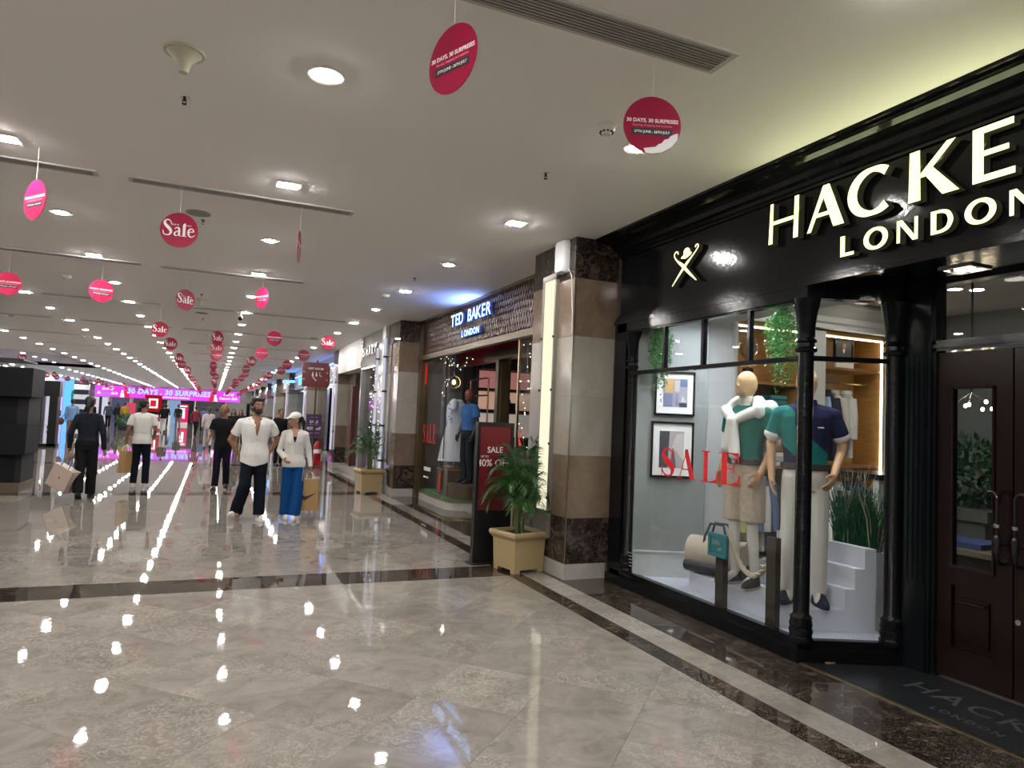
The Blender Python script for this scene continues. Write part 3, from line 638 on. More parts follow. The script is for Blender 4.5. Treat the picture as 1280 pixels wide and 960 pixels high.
# ---------------------------------------------------------------- sign letters
L_H = lambda: [[(0,0),(.14,0),(.15,1),(.05,1)], [(.83,0),(.98,0),(1,1),(.86,1)], [(.15,.46),(.82,.46),(.82,.55),(.15,.55)]]
L_A = lambda: [[(0,0),(.11,0),(.50,.84),(.56,1),(.43,1)], [(.43,1),(.60,1),(1,0),(.72,0),(.43,.76)], [(.19,.30),(.76,.30),(.74,.39),(.24,.39)]]
L_K = lambda: [[(0,0),(.25,0),(.23,1),(.02,1)], [(.22,.44),(.34,.44),(.93,1),(.76,1),(.22,.50)], [(.30,.52),(.46,.62),(1,0),(.68,0)]]
L_E = lambda: [[(0,0),(.27,0),(.27,1),(0,1)], [(.2,.88),(.97,.88),(.97,1),(.2,1)], [(.2,.46),(.86,.46),(.86,.56),(.2,.56)], [(.2,0),(1,0),(1,.12),(.2,.12)]]
L_T = lambda: [[(.36,0),(.62,0),(.60,1),(.38,1)], [(0,.89),(1,.89),(1,1),(0,1)]]
L_L = lambda: [[(0,0),(.34,0),(.34,1),(0,1)], [(.3,0),(1,0),(1,.16),(.3,.16)]]
L_N = lambda: [[(0,0),(.16,0),(.16,1),(0,1)], [(.84,0),(1,0),(1,1),(.84,1)], [(0,1),(.26,1),(1,0),(.76,0)]]
def ring_(mb, f2, d, w0, w1, a0=0, a1=360, cx=.5, cy=.5, rx=.42, ry=.44):
    P = []
    n_ = 28
    for i in range(n_+1):
        a = R(a0+(a1-a0)*i/n_); P.append((cx+rx*cos(a), cy+ry*sin(a), w0+(w1-w0)*abs(cos(a))))
    ribbon(mb, P, f2, d, 0, 1, 2)
def letter(ch, ya, yb, z0, z1, parent, xf, d, mats):
    W = ya-yb; H_ = z1-z0; f = lambda u, v, w_: (xf+d-w_, ya-u*W, z0+v*H_)
    mb = MB()
    if ch == 'O':
        mb2 = MB(); fr_ = lambda u, v, w_: (xf+d-w_, ya-W/2-(u-.5)*1.0, z0+v); n_ = 40; vv = []; 
        ring_(mb, lambda u, v, w_: (xf+d-w_, ya-u*W, z0+v*H_), d, .15, .23)
    elif ch == 'C': ring_(mb, f, d, .10, .24, 48, 312, .55, .5, .50, .46)
    elif ch == 'D':
        poly(mb, [(0,0),(.25,0),(.25,1),(0,1)], f, d); ribbon(mb, [(.2,.93,.13),(.5,.92,.14),(.76,.8,.19),(.88,.5,.23),(.76,.2,.19),(.5,.08,.14),(.2,.07,.13)], f, d)
    else:
        for P in dict(H=L_H, A=L_A, K=L_K, E=L_E, T=L_T, L=L_L, N=L_N)[ch](): poly(mb, P, f, d)
    return mk('letter', mb, mats, parent)
for y in (3.4, 2.7, 2.1): light('AREA', (3.62, y, 3.0), 1.3, (.93, 1, .55), (0, R(125), 0), .2, sy=.6, name='sign_halo')  # unseen area lights added for the letters' glow on the ceiling
sign = thing('shop_sign', 'large lit cream shop name in raised letters on the black fascia', 'shop sign', (3.66, 3.0, 2.65))
for ch, a, b in [('H', 3.866, 3.584), ('A', 3.508, 3.205), ('C', 3.16, 2.868), ('K', 2.756, 2.455), ('E', 2.384, 2.168), ('T', 2.10, 1.86), ('T', 1.78, 1.54)]: letter(ch, a, b, 2.872, 3.168, sign, 3.655, .055, [LETF, LETS])
for ch, a, b in [('L', 3.231, 3.128), ('O', 3.052, 2.892), ('N', 2.829, 2.695), ('D', 2.617, 2.487), ('O', 2.42, 2.265), ('N', 2.196, 2.06)]: letter(ch, a, b, 2.652, 2.785, sign, 3.655, .05, [LETF, LETS])
emb = thing('shop_emblem', 'lit cream emblem of a bowler hat over two crossed umbrellas on the black fascia', 'shop sign', (3.66, 4.86, 2.76))
f = lambda u, v, w_: (3.71-w_, 5.03-u, 2.76+v)
mb = MB(); ribbon(mb, [(0,0,.008),(.10,.09,.022),(.19,.165,.03),(.255,.21,.016),(.31,.25,.013),(.345,.285,.013),(.335,.305,.013),(.312,.30,.013),(.308,.285,.012)], f, .045); mk('umbrella', mb, [LETF, LETS], emb)
mb = MB(); ribbon(mb, [(.335,.0,.008),(.24,.075,.024),(.14,.16,.032),(.075,.205,.018),(.03,.25,.013),(.025,.285,.013),(.05,.298,.013),(.072,.287,.013),(.073,.27,.012)], f, .047); mk('umbrella', mb, [LETF, LETS], emb)
mb = MB(); poly(mb, [(.115,.225),(.18,.213),(.25,.235),(.262,.255),(.24,.262),(.235,.285),(.21,.305),(.175,.305),(.15,.285),(.15,.25),(.12,.238)], f, .046); mk('hat', mb, [LETF, LETS], emb)
# door mat with faint lettering
dm = whole('door_mat', MB().add(prism([(3.665,1.4),(4.33,1.4),(4.33,3.235),(4.25,3.232),(3.665,3.475)], XYZ, .006)), mat('black_rubber', (.012, .013, .015), .25, bump=.02), 'black entrance mat with faint grey lettering before the mahogany doors', 'door mat')
ROTZ = Matrix(((0,1,0),(-1,0,0),(0,0,1)))
MATTXT = mat('mat_lettering', (.035, .036, .038), .6)
text('lettering', 'HACKETT', .235, (4.02, 2.42, .0065), ROTZ, MATTXT, dm, ext=.0004, space=1.15); text('lettering', 'LONDON', .075, (3.80, 2.50, .0065), ROTZ, MATTXT, dm, ext=.0004, space=1.3)
whole('threshold_strip', box(3.640, 3.662, .6, 3.50, 0, .004), mat('brass', (.45, .36, .2), .3, 1), 'thin brass strip along the edge of the black entrance mat', 'strip')
# ---------------------------------------------------------------- shop interior behind the black front
SHOPW = mat('shop_grey_paint', (.24, .26, .265), .6); SHOPL = mat('shop_light_paint', (.52, .54, .55), .5); CREAMP = mat('cream_joinery', (.62, .62, .58), .4)
OAK = mat('oak_veneer', (.42, .23, .07), .35, var=.18, vscale=5, stretch=(1, 1, 6)); OAKD = mat('shelf_oak', (.36, .17, .06), .4, var=.2, vscale=8)
WFLOOR = mat('shop_wood_floor', (.22, .16, .11), .35, var=.2, vscale=3)
TERR = mat('white_terrazzo', (.44, .48, .57), .35, var=.35, vscale=110)
struct('floor_shop', MB().add(box(4.45, 8.5, .7, 6.9, 0, .012)).add(box(3.8, 4.45, 3.4, 6.9, 0, .012)), WFLOOR)
struct('floor_display', MB().add(prism([(3.76, 5.80), (3.76, 3.62), (4.36, 3.38), (4.45, 3.55), (4.45, 5.25)], lambda u, v, w_: (u, v, .012+w_), .09)), TERR)
struct('ceiling_shop', MB().add(box(3.80, 8.5, .7, 6.9, 3.02, 3.06)), mat('shop_ceiling', (.55, .54, .52), .7))
struct('ceiling_display', MB().add(prism([(3.76, 5.86), (3.76, 3.60), (4.36, 3.36), (4.6, 3.55), (4.6, 5.2)], lambda u, v, w_: (u, v, 2.56+w_), .05)), SHOPL)
struct('wall_display', MB().add(prism([(3.73, 5.62), (4.34, 5.355), (4.36, 5.40), (3.75, 5.70)], lambda u, v, w_: (u, v, .05+w_), 2.52)).add(prism([(4.34, 5.355), (4.40, 5.47), (4.36, 5.5), (4.30, 5.40)], lambda u, v, w_: (u, v, .05+w_), 2.52)), SHOPW)
struct('baseboard_display', MB().add(prism([(3.725, 5.605), (4.335, 5.34), (4.345, 5.36), (3.735, 5.63)], lambda u, v, w_: (u, v, .10+w_), .235)).add(prism([(3.72, 5.595), (4.33, 5.33), (4.345, 5.36), (3.735, 5.63)], lambda u, v, w_: (u, v, .33+w_), .015)), SHOPL)
struct('wall_shop_back', box(3.7, 8.5, 6.4, 6.5, 0, 3.02), SHOPW); struct('wall_shop_right', box(8.2, 8.3, .7, 6.4, 0, 3.02), SHOPW); struct('wall_shop_near', box(4.46, 8.5, .6, .7, 0, 3.02), SHOPW); struct('wall_shop_return', box(4.36, 4.98, 5.9, 6.4, 0, 3.02), SHOPW)
whole('side_panel', MB().add(box(4.44, 4.80, 5.50, 5.56, .02, 2.62)).add(box(4.46, 4.47, 5.494, 5.50, .1, 2.6)).add(box(4.76, 4.77, 5.494, 5.50, .1, 2.6)), SHOPL, 'pale grey tall panel behind the first mannequin in the shop window', 'panel')
# built-in shelving along the back wall
def bay(n, x0, x1, zs, label):
    t = thing('shelving', label, 'shelving', ((x0+x1)/2, 6.1, 0))
    mk('back', box(x0, x1, 6.34, 6.38, .1, 2.68), OAK, t)
    mk('side', box(x0-.02, x0, 5.92, 6.36, .0, 2.70), OAK, t); mk('side', box(x1, x1+.02, 5.92, 6.36, 0, 2.70), OAK, t)
    mk('top', box(x0-.02, x1+.02, 5.92, 6.36, 2.68, 2.72), OAK, t); mk('base', box(x0, x1, 5.93, 6.36, 0, .12), CREAMP, t)
    for z in zs: mk('shelf', box(x0, x1, 5.94, 6.34, z-.03, z), OAKD, t)
    return t
bay(1, 5.18, 6.08, (.62, 1.14, 1.78, 2.07), 'oak shelving bay behind the first mannequin holding shirts and a trophy')
b2 = bay(2, 6.46, 7.44, (1.16, 2.31), 'oak wardrobe bay with hanging clothes and a framed portrait on top')
LEDS = emis('warm_led', (1, .93, .72), 7.0)
mk('led_strip', box(7.42, 7.44, 5.925, 5.94, .15, 2.66), LEDS, b2); mk('led_strip', box(6.48, 7.42, 5.925, 5.94, 2.655, 2.67), LEDS, b2)
mk('led_strip', box(5.2, 6.06, 5.925, 5.94, 2.655, 2.67), LEDS, D.objects['shelving'])
for z in (1.05, 2.14): mk('rail', cyl((6.46, 6.12, z), (7.44, 6.12, z), .012, .012, 10), mat('brass', (.45, .36, .2), .3, 1), b2)
for (a, b), l in zip(((5.0, 5.15), (6.11, 6.43), (7.47, 7.72)), ('left of the trophy bay', 'between the two oak bays', 'at the right edge of the wardrobe bay')):
    t = thing('pilaster', 'cream wooden pilaster '+l, 'pilaster', ((a+b)/2, 5.9, 0.013)); mk('shaft', box(a, b, 5.86, 6.395, .013, 2.70), CREAMP, t); mk('face', box(a+.03, b-.03, 5.85, 5.86, .2, 2.6), CREAMP, t)
whole('cornice', prism([(5.93,2.73),(5.82,2.73),(5.82,2.78),(5.79,2.80),(5.79,2.86),(5.74,2.90),(5.70,2.95),(5.66,2.97),(5.66,3.01),(5.93,3.01)], lambda u, v, w_: (5.0+w_, u, v), 3.15), CREAMP, 'cream moulded cornice running above the oak bays inside the shop', 'cornice')
# goods on the shelves
SILV = mat('polished_silver', (.75, .74, .70), .12, 1)
t = thing('trophy', 'silver two handled trophy cup on a black base on the upper shelf', 'trophy', (5.46, 6.05, 2.07))
mk('cup', lathe([(.002,2.22),(.02,2.225),(.014,2.27),(.02,2.29),(.06,2.33),(.085,2.40),(.088,2.52),(.094,2.525),(.086,2.53),(.08,2.41),(.002,2.34)], (5.46, 6.05, 0), 24), SILV, t, 40)
for s in (-1, 1): mk('handle', tube([(5.46+s*.085, 6.05, 2.49), (5.46+s*.125, 6.05, 2.49), (5.46+s*.135, 6.05, 2.44), (5.46+s*.11, 6.05, 2.38), (5.46+s*.07, 6.05, 2.36)], .008, 8), SILV, t, 50)
mk('base', MB().add(lathe([(.002,2.07),(.075,2.07),(.075,2.13),(.06,2.14),(.06,2.215),(.002,2.22)], (5.46, 6.05, 0), 24)), mat('black_lacquer', (.01,.01,.01), .2), t); mk('plate', box(5.43, 5.49, 5.972, 5.98, 2.085, 2.125), SILV, t)
t = thing('portrait_frame', 'black framed portrait of a man in a dark suit on the wardrobe bay', 'picture frame', (6.98, 6.1, 2.31))
mk('frame', MB().add(box(6.83, 7.13, 6.1, 6.12, 2.40, 2.66)).add(box(6.83, 6.845, 6.085, 6.1, 2.40, 2.66)).add(box(7.115, 7.13, 6.085, 6.1, 2.40, 2.66)).add(box(6.845, 7.115, 6.085, 6.1, 2.645, 2.66)), mat('black_lacquer', (.01,.01,.01), .2), t)
mk('photo', box(6.85, 7.11, 6.094, 6.0995, 2.41, 2.64), mat('dark_photo', (.05, .055, .065), .4), t); mk('face', ell((6.98, 6.09, 2.59), (.03, .004, .04)), mat('photo_skin', (.4, .2, .14), .6), t, 50)
mk('collar', prism([(6.96,2.55),(7.0,2.55),(6.98,2.50)], fY(6.094), .003), PRINTW, t)
mk('caption', box(6.83, 7.12, 6.07, 6.10, 2.31, 2.40), WHITEP, t)
def folded(x, y, z, c, label, n, gname):
    for i in range(n):
        o = MB(); zz = z+i*.05
        o.add(rings([[(x+sx*(.13-.01*abs(k-2)), y+sy*.13, zz+.003+k*.011) for sx, sy in ((-1,-1),(-.9,-1.06),(.9,-1.06),(1,-1),(1,1),(-1,1))] for k in range(5)]))
        m_ = mat('folded_'+gname+str(i % 2), c if i % 2 == 0 else tuple(q*.75 for q in c), .8, bump=.1, bscale=60)
        whole('folded_shirt', o, m_, label+(', ' + ['bottom', 'second', 'top', 'uppermost'][min(i, 3)]+' of its pile'), 'shirt', 'folded shirts on the oak shelves', 30)
folded(5.45, 6.08, 1.78, (.03, .04, .12), 'navy checked folded shirt behind the mannequin head', 3, 'navy'); folded(5.82, 6.08, 1.78, (.05, .22, .24), 'teal folded shirt on the oak shelf beside the hanging fern', 3, 'teal')
folded(5.50, 6.08, 1.14, (.55, .55, .53), 'white folded knit on the middle oak shelf', 4, 'white'); folded(5.85, 6.08, 1.14, (.65, .64, .60), 'cream folded knit at the right of the middle oak shelf', 3, 'cream')
def hang_shirt(x, y, z, L_, c, label, rz, wid=.21, rough=.8):
    t = thing('hanging_garment', label, 'garment', (x, y, z-L_), rz, 'clothes hanging on the brass rails', world=False)
    rs = [(0,0,0,wid*1.02,.05),(0,0,L_*.35,wid*.98,.045),(0,0,L_*.7,wid,.055),(0,0,L_*.88,wid*.95,.055),(0,0,L_*.94,wid*.6,.05),(0,0,L_-.03,.07,.045),(0,0,L_,.055,.04)]
    m_ = mat('cloth_'+'_'.join('%02d' % int(q*99) for q in c), c, rough, bump=.15, bscale=12, stretch=(3,3,.6))
    mk('body', loft(rs, 20), m_, t, 60)
    for s in (-1, 1): mk('sleeve', MB().add(tube([(s*wid*.85, 0, L_*.88), (s*(wid+.03), 0, L_*.6), (s*(wid+.05), .0, L_*.28)], .05, 10, [.06, .055, .045])), m_, t, 60)
    mk('collar', lathe([(.045, L_-.03), (.066, L_-.02), (.06, L_+.02), (.045, L_+.02)], (0,0,0), 14), m_, t, 50)
    mk('hanger', MB().add(tube([(0,0,L_), (0,0,L_+.05), (.02,0,L_+.075), (.015,0,L_+.1), (-.01,0,L_+.1)], .004, 6)).add(tube([(-wid*.8,0,L_*.9),(0,0,L_+.0),(wid*.8,0,L_*.9)], .008, 6)), mat('brass', (.45,.36,.2), .3, 1), t)
hang_shirt(6.58, 6.12, 2.03, .75, (.40, .52, .68), 'pale blue striped shirt hanging at the left of the brass rail', R(80), .17); hang_shirt(6.72, 6.12, 2.03, .82, (.018, .022, .04), 'dark navy blazer hanging beside the white shirt', R(78), .20)
hang_shirt(6.86, 6.12, 2.03, .75, (.62, .58, .50), 'cream overshirt hanging behind the white shirt', R(78), .17); hang_shirt(7.02, 6.08, 2.03, .78, (.72, .72, .70), 'white long sleeved shirt hanging at the right of the brass rail', R(60), .19)
for i, (x, c, l) in enumerate([(6.55, (.55,.54,.5), 'white garment at the left of the lower rail'), (6.66, (.08,.12,.22), 'denim blue garment on the lower rail'), (6.78, (.03,.03,.035), 'black jacket on the lower rail behind the plant'), (6.92, (.6,.6,.58), 'white striped shirt on the lower rail behind the plant'), (7.05, (.025,.04,.12), 'navy jacket on the lower rail behind the green plant'), (7.18, (.03,.05,.16), 'blue jacket at the right of the lower rail'), (7.3, (.02,.03,.09), 'darkest navy jacket at the right end of the lower rail')]): hang_shirt(x, 6.12, .94, .72, c, l, R(84), .17)
for i, (x, c) in enumerate([(5.32, (.7,.75,.25)), (5.45, (.6,.6,.58)), (5.56, (.10,.20,.36)), (5.67, (.62,.62,.6)), (5.78, (.10,.15,.28)), (5.89, (.03,.03,.035))]): hang_shirt(x, 6.12, 1.0, .8, c, ['lime yellow garment hanging lowest behind the mannequin legs', 'white shirt on the low rail behind shorts', 'mid blue coat on the low rail between the mannequins', 'white coat beside the blue coat between the mannequins', 'steel blue jacket on the low rail between the mannequins', 'black coat at the right of the low rail between the mannequins'][i], R(84), .17)
mk('rail', cyl((5.18, 6.12, 1.07), (6.08, 6.12, 1.07), .012, .012, 10), mat('brass', (.45,.36,.2), .3, 1), D.objects['shelving'])
# white stand on the right of the window with dark shelves
t = thing('display_stand', 'white open display stand with dark trays seen past the green plant', 'display stand', (5.75, 4.75, 0))
for x, y in ((5.55, 4.45), (6.25, 4.45), (5.55, 4.95), (6.25, 4.95)): mk('leg', box(x-.03, x+.03, y-.03, y+.03, .012, 1.12), CREAMP, t)
for z in (.22, 1.12): mk('shelf', box(5.50, 6.3, 4.40, 5.0, z, z+.05), CREAMP if z < 1 else mat('black_lacquer', (.01,.01,.01), .2), t)
for z in (.62, .86): mk('tray', box(5.56, 6.24, 4.44, 4.96, z, z+.06), mat('black_lacquer', (.01,.01,.01), .2), t)
# stepped white plinth
def sy(x, y): return y - (x-3.93)*.42
ST = mat('white_laminate', (.56, .58, .66), .4, var=.05, vscale=3)
def step(x0, x1, y0, y1, z0, z1): return prism([(x0, sy(x0, y0)), (x1, sy(x1, y0)), (x1, sy(x1, y1)), (x0, sy(x0, y1))], lambda u, v, w_: (u, v, z0+w_), z1-z0)
t = thing('stepped_plinth', 'white stepped display plinth under the two mannequins', 'plinth', (4.15, 4.3, .102))
mk('tread', step(3.92, 4.43, 3.77, 5.0, .103, .26), ST, t); mk('tread', step(4.225, 4.43, 3.77, 4.62, .26, .41), ST, t); mk('tread', step(4.29, 4.43, 3.77, 4.62, .41, .555), ST, t); mk('tread', step(4.355, 4.43, 3.77, 4.62, .555, .70), ST, t)
# onion-grass planter on the far side of the plinth
GRN = mat('grass_green', (.015, .10, .045), .45, rnd=.2); TIP = mat('dry_grass_tip', (.42, .36, .28), .7)
t = thing('ornamental_grass', 'tall green onion grass in a trough behind the stepped plinth', 'plant', (4.56, 3.78, .55))
mk('trough', MB().add(step(4.445, 4.60, 3.85, 4.25, .10, .66)), ST, t); gm = MB(); r_ = random.Random(5)
for i in range(420):
    bx, by = r_.uniform(4.46, 4.59), r_.uniform(3.62, 3.98); h_ = r_.uniform(.28, .52); lx, ly = r_.gauss(0, .06), r_.gauss(0, .09)
    P = [(bx, by, .64), (bx+lx*.3, by+ly*.3, .64+h_*.55), (bx+lx, by+ly, .64+h_)]; gm.add(tube(P, .003, 3, [.004, .0035, .0008]), 1 if r_.random() < .06 else 0)
for i in range(16):
    bx, by = r_.uniform(4.47, 4.58), r_.uniform(3.7, 3.95); h_ = r_.uniform(.55, .68); lx, ly = r_.gauss(0, .06), r_.gauss(0, .06); gm.add(tube([(bx, by, .9), (bx+lx, by+ly, .64+h_)], .002, 3), 1)
tag(mk('blades', gm, [GRN, TIP], t), kind='stuff')
# hanging ferns
def hanging(x, y, ztop, zbot, rad, label, seed):
    t = thing('hanging_fern', label, 'plant', (x, y, zbot)); r_ = random.Random(seed); mb = MB()
    mk('bracket', cyl((x, y, ztop-.02), (x, y, 2.56), .006, .006, 6), DARKP, t)
    for k in range(60):
        a = r_.uniform(0, 2*pi); rad_ = rad*r_.uniform(.25, 1); L_ = (ztop-zbot)*r_.uniform(.45, 1)*(1.15-.55*rad_/rad); P = []
        for i in range(9):
            q = i/8; P.append((x+cos(a)*rad_*min(1, q*3.0)*(1-.35*q)+r_.gauss(0, .006), y+sin(a)*rad_*min(1, q*3.0)*(1-.35*q)+r_.gauss(0, .006), ztop-L_*q**1.1))
        for i in range(8):
            for j in range(5):
                b = Vector(P[i]).lerp(Vector(P[i+1]), j/5); d_ = Vector((r_.gauss(0, 1), r_.gauss(0, 1), r_.gauss(-.4, .6))).normalized()*r_.uniform(.022, .042); s_ = d_.cross(Vector((r_.gauss(0,1), r_.gauss(0,1), r_.gauss(0,1)))).normalized()*.006
                o = len(mb.v); mb.v += [tuple(b), tuple(b+d_*.5+s_), tuple(b+d_), tuple(b+d_*.5-s_)]; mb.f.append((o, o+1, o+2, o+3)); mb.m.append(0 if r_.random() < .8 else 1)
    tag(mk('foliage', mb, [mat('fern_leaf', (.03, .16, .032), .4, trans=.3), mat('fern_leaf_light', (.09, .27, .06), .4, trans=.3)], t), kind='stuff')
hanging(3.84, 5.42, 2.50, 1.72, .135, 'trailing green fern hanging at the left end of the shop window', 11)
hanging(4.22, 4.28, 2.52, 1.72, .17, 'large trailing green fern hanging between the two mannequins', 12)
# framed pictures on the splayed grey wall
wd = Vector((.61, -.265, 0)).normalized(); wn = Vector((wd.y, -wd.x, 0))
def wallmap(o): return lambda u, v, w_: tuple(Vector((3.73, 5.62, 0)) + wd*u + Vector((0,0,v)) + wn*(w_+o))
def picture(u0, u1, z0, z1, label, art):
    t = thing('framed_picture', label, 'picture frame', wallmap(0)((u0+u1)/2, z0, 0)); f0 = wallmap(.0)
    fr = MB(); e = .018
    for P in ([(u0,z0),(u1,z0),(u1,z0+e),(u0,z0+e)], [(u0,z1-e),(u1,z1-e),(u1,z1),(u0,z1)], [(u0,z0),(u0+e,z0),(u0+e,z1),(u0,z1)], [(u1-e,z0),(u1,z0),(u1,z1),(u1-e,z1)]): fr.add(prism(P, f0, .03))
    mk('frame', fr, mat('black_lacquer', (.01,.01,.01), .2), t); mk('mount', prism([(u0+e,z0+e),(u1-e,z0+e),(u1-e,z1-e),(u0+e,z1-e)], f0, .015), mat('mount_board', (.72,.73,.73), .7), t)
    for i, (P, c) in enumerate(art): mk('print', prism([(u0+(u1-u0)*a, z0+(z1-z0)*b) for a, b in P], wallmap(.0152+i*.0004), .0006), mat('print_ink_%d_%s' % (i, label[:5]), c, .6), t)
picture(.16, .545, 1.63, 2.05, 'upper framed collage print on the grey wall of the shop window', [([(.22,.2),(.82,.2),(.82,.84),(.22,.84)], (.30,.30,.38)), ([(.26,.52),(.48,.52),(.48,.82),(.26,.82)], (.55,.36,.16)), ([(.64,.66),(.81,.66),(.81,.83),(.64,.83)], (.10,.16,.28)), ([(.22,.2),(.45,.2),(.45,.5),(.22,.5)], (.16,.18,.30)), ([(.5,.55),(.62,.55),(.62,.8),(.5,.8)], (.48,.44,.44)), ([(.62,.2),(.81,.2),(.81,.28),(.62,.28)], (.03,.03,.05)), ([(.52,.22),(.6,.22),(.6,.5),(.52,.5)], (.22,.22,.33)), ([(.65,.3),(.8,.3),(.7,.46)], (.5,.48,.5))])
picture(.14, .545, 1.04, 1.57, 'lower framed monochrome print on the grey wall of the shop window', [([(.2,.17),(.78,.17),(.78,.83),(.2,.83)], (.36,.33,.35)), ([(.2,.17),(.40,.17),(.44,.83),(.2,.83)], (.05,.05,.06)), ([(.46,.17),(.60,.17),(.56,.45),(.50,.52)], (.12,.11,.13)), ([(.5,.55),(.62,.45),(.78,.3),(.78,.8),(.6,.78)], (.50,.46,.47))])
t = thing('wall_socket', 'white electrical socket low on the grey display wall', 'socket', wallmap(0)(.565, .43, 0)); mk('plate', prism([(.53,.40),(.60,.40),(.60,.47),(.53,.47)], wallmap(0), .006), WHITEP, t); mk('switch', MB().add(prism([(.545,.43),(.56,.43),(.56,.45),(.545,.45)], wallmap(.006), .003)).add(prism([(.572,.43),(.587,.43),(.587,.45),(.572,.45)], wallmap(.006), .003)), DARKP, t)
# rope posts with a thick rope and the teal notice
DKB = mat('dark_brown_laminate', (.022, .018, .014), .45)
for (x, y, z1, l) in ((3.80, 4.45, .66, 'dark brown rope post behind the teal notice'), (3.80, 3.90, .745, 'dark brown taller rope post before the second mannequin')): whole('rope_post', box(x-.025, x+.025, y-.045, y+.045, .103, z1), DKB, l, 'post', 'rope posts in the shop window')
rope = []
for i in range(25):
    q = i/24; y = 4.42-(.49)*q; z = .70 - .05*q - .42*(1-(2*q-1)**2)**1.0*.62
    rope.append((3.84, y, z))
mb = MB()
for s in range(3): mb.add(tube([(p[0]+.011*cos(i*1.1+s*2.09), p[1], p[2]+.011*sin(i*1.1+s*2.09)) for i, p in enumerate(rope)], .013, 8))
whole('rope', mb, mat('natural_rope', (.45, .40, .31), .9, bump=.3, bscale=90), 'thick twisted rope slung between the two brown posts', 'rope', None, 60)
TEAL = mat('teal_lacquer', (.012, .14, .17), .3)
t = thing('teal_notice', 'small teal framed notice with gold lettering on the rope post', 'notice', (3.76, 4.47, .50))
f = lambda u, v, w_: (3.768-w_, 4.565-u*1.25, .50+v*1.05)
mk('board', prism([(0,0),(.17,0),(.17,.175),(0,.175)], f, .012), TEAL, t)
fr = MB(); f2_ = lambda u, v, w_: f(u, v, w_+.012)
for P in ([(0,0),(.17,0),(.17,.02),(0,.02)], [(0,.155),(.17,.155),(.17,.175),(0,.175)], [(0,.02),(.018,.02),(.018,.155),(0,.155)], [(.152,.02),(.17,.02),(.17,.155),(.152,.155)]): fr.add(prism(P, f2_, .007))
mk('frame', fr, mat('teal_bright', (.015, .19, .23), .3), t)
GOLD = mat('gold_ink', (.42, .40, .22), .5); gm = MB()
for s, sz, u, v in (('25%', .045, .07, .105), ('off', .035, .105, .06)):
    v_, f_ = mesh_verts(text_mesh(s, sz, ext=.0003)); gm.add(([f(u+p[0], v+p[1], .0135+p[2]) for p in v_], f_))
mk('lettering', gm, GOLD, t)
# duffel bag on the plinth
t = thing('duffel_bag', 'beige canvas duffel bag with dark base and handles on the plinth', 'bag', (4.06, 4.85, .26))
rot = Matrix.Translation((4.06, 4.80, .26)) @ Matrix.Rotation(R(-68), 4, 'Z')
CANV = mat('beige_canvas', (.42, .36, .30), .85, bump=.15, bscale=15); NAVYL = mat('navy_leather', (.02, .02, .03), .5)
mk('body', MB().add(rings([[(x*.27, y, z+.13) for y, z in [(.12*cos(2*pi*k/14)*s, .04+.15*sin(2*pi*k/14)*s if sin(2*pi*k/14) > 0 else .04+.13*sin(2*pi*k/14)*s) for k in range(14)]] for x, s in ((-1,.85),(-.97,1),(-.4,1.03),(0,.98),(.4,1.03),(.97,1),(1,.85))]), 0, rot), CANV, t, 50)
mk('base', MB().add(rings([[(x*.275, y, z+.07) for y, z in [(.128*cos(2*pi*k/14)*s, .068*sin(2*pi*k/14)*s) for k in range(14)]] for x, s in ((-1,.9),(-.97,1.02),(0,1.02),(.97,1.02),(1,.9))]), 0, rot), NAVYL, t, 50)
for s in (-1, 1): mk('handle', MB().add(tube([(-.10, s*.09, .22), (-.10, s*.06, .33), (-.06, s*.04, .44), (.06, s*.04, .44), (.10, s*.06, .33), (.10, s*.09, .22)], .011, 8), 0, rot), NAVYL, t, 50)
mk('strap', MB().add(box(.20, .235, -.124, -.11, .05, .28), 0, rot), NAVYL, t)
whole('umbrella', MB().add(tube([(4.17, 4.25, .275), (4.10, 4.10, .275), (4.04, 4.0, .278)], .012, 8, [.02, .016, .006])).add(tube([(4.17, 4.25, .275), (4.2, 4.31, .30)], .005, 6)), NAVYL, 'dark rolled umbrella lying on the plinth between the mannequins', 'umbrella', None, 40)
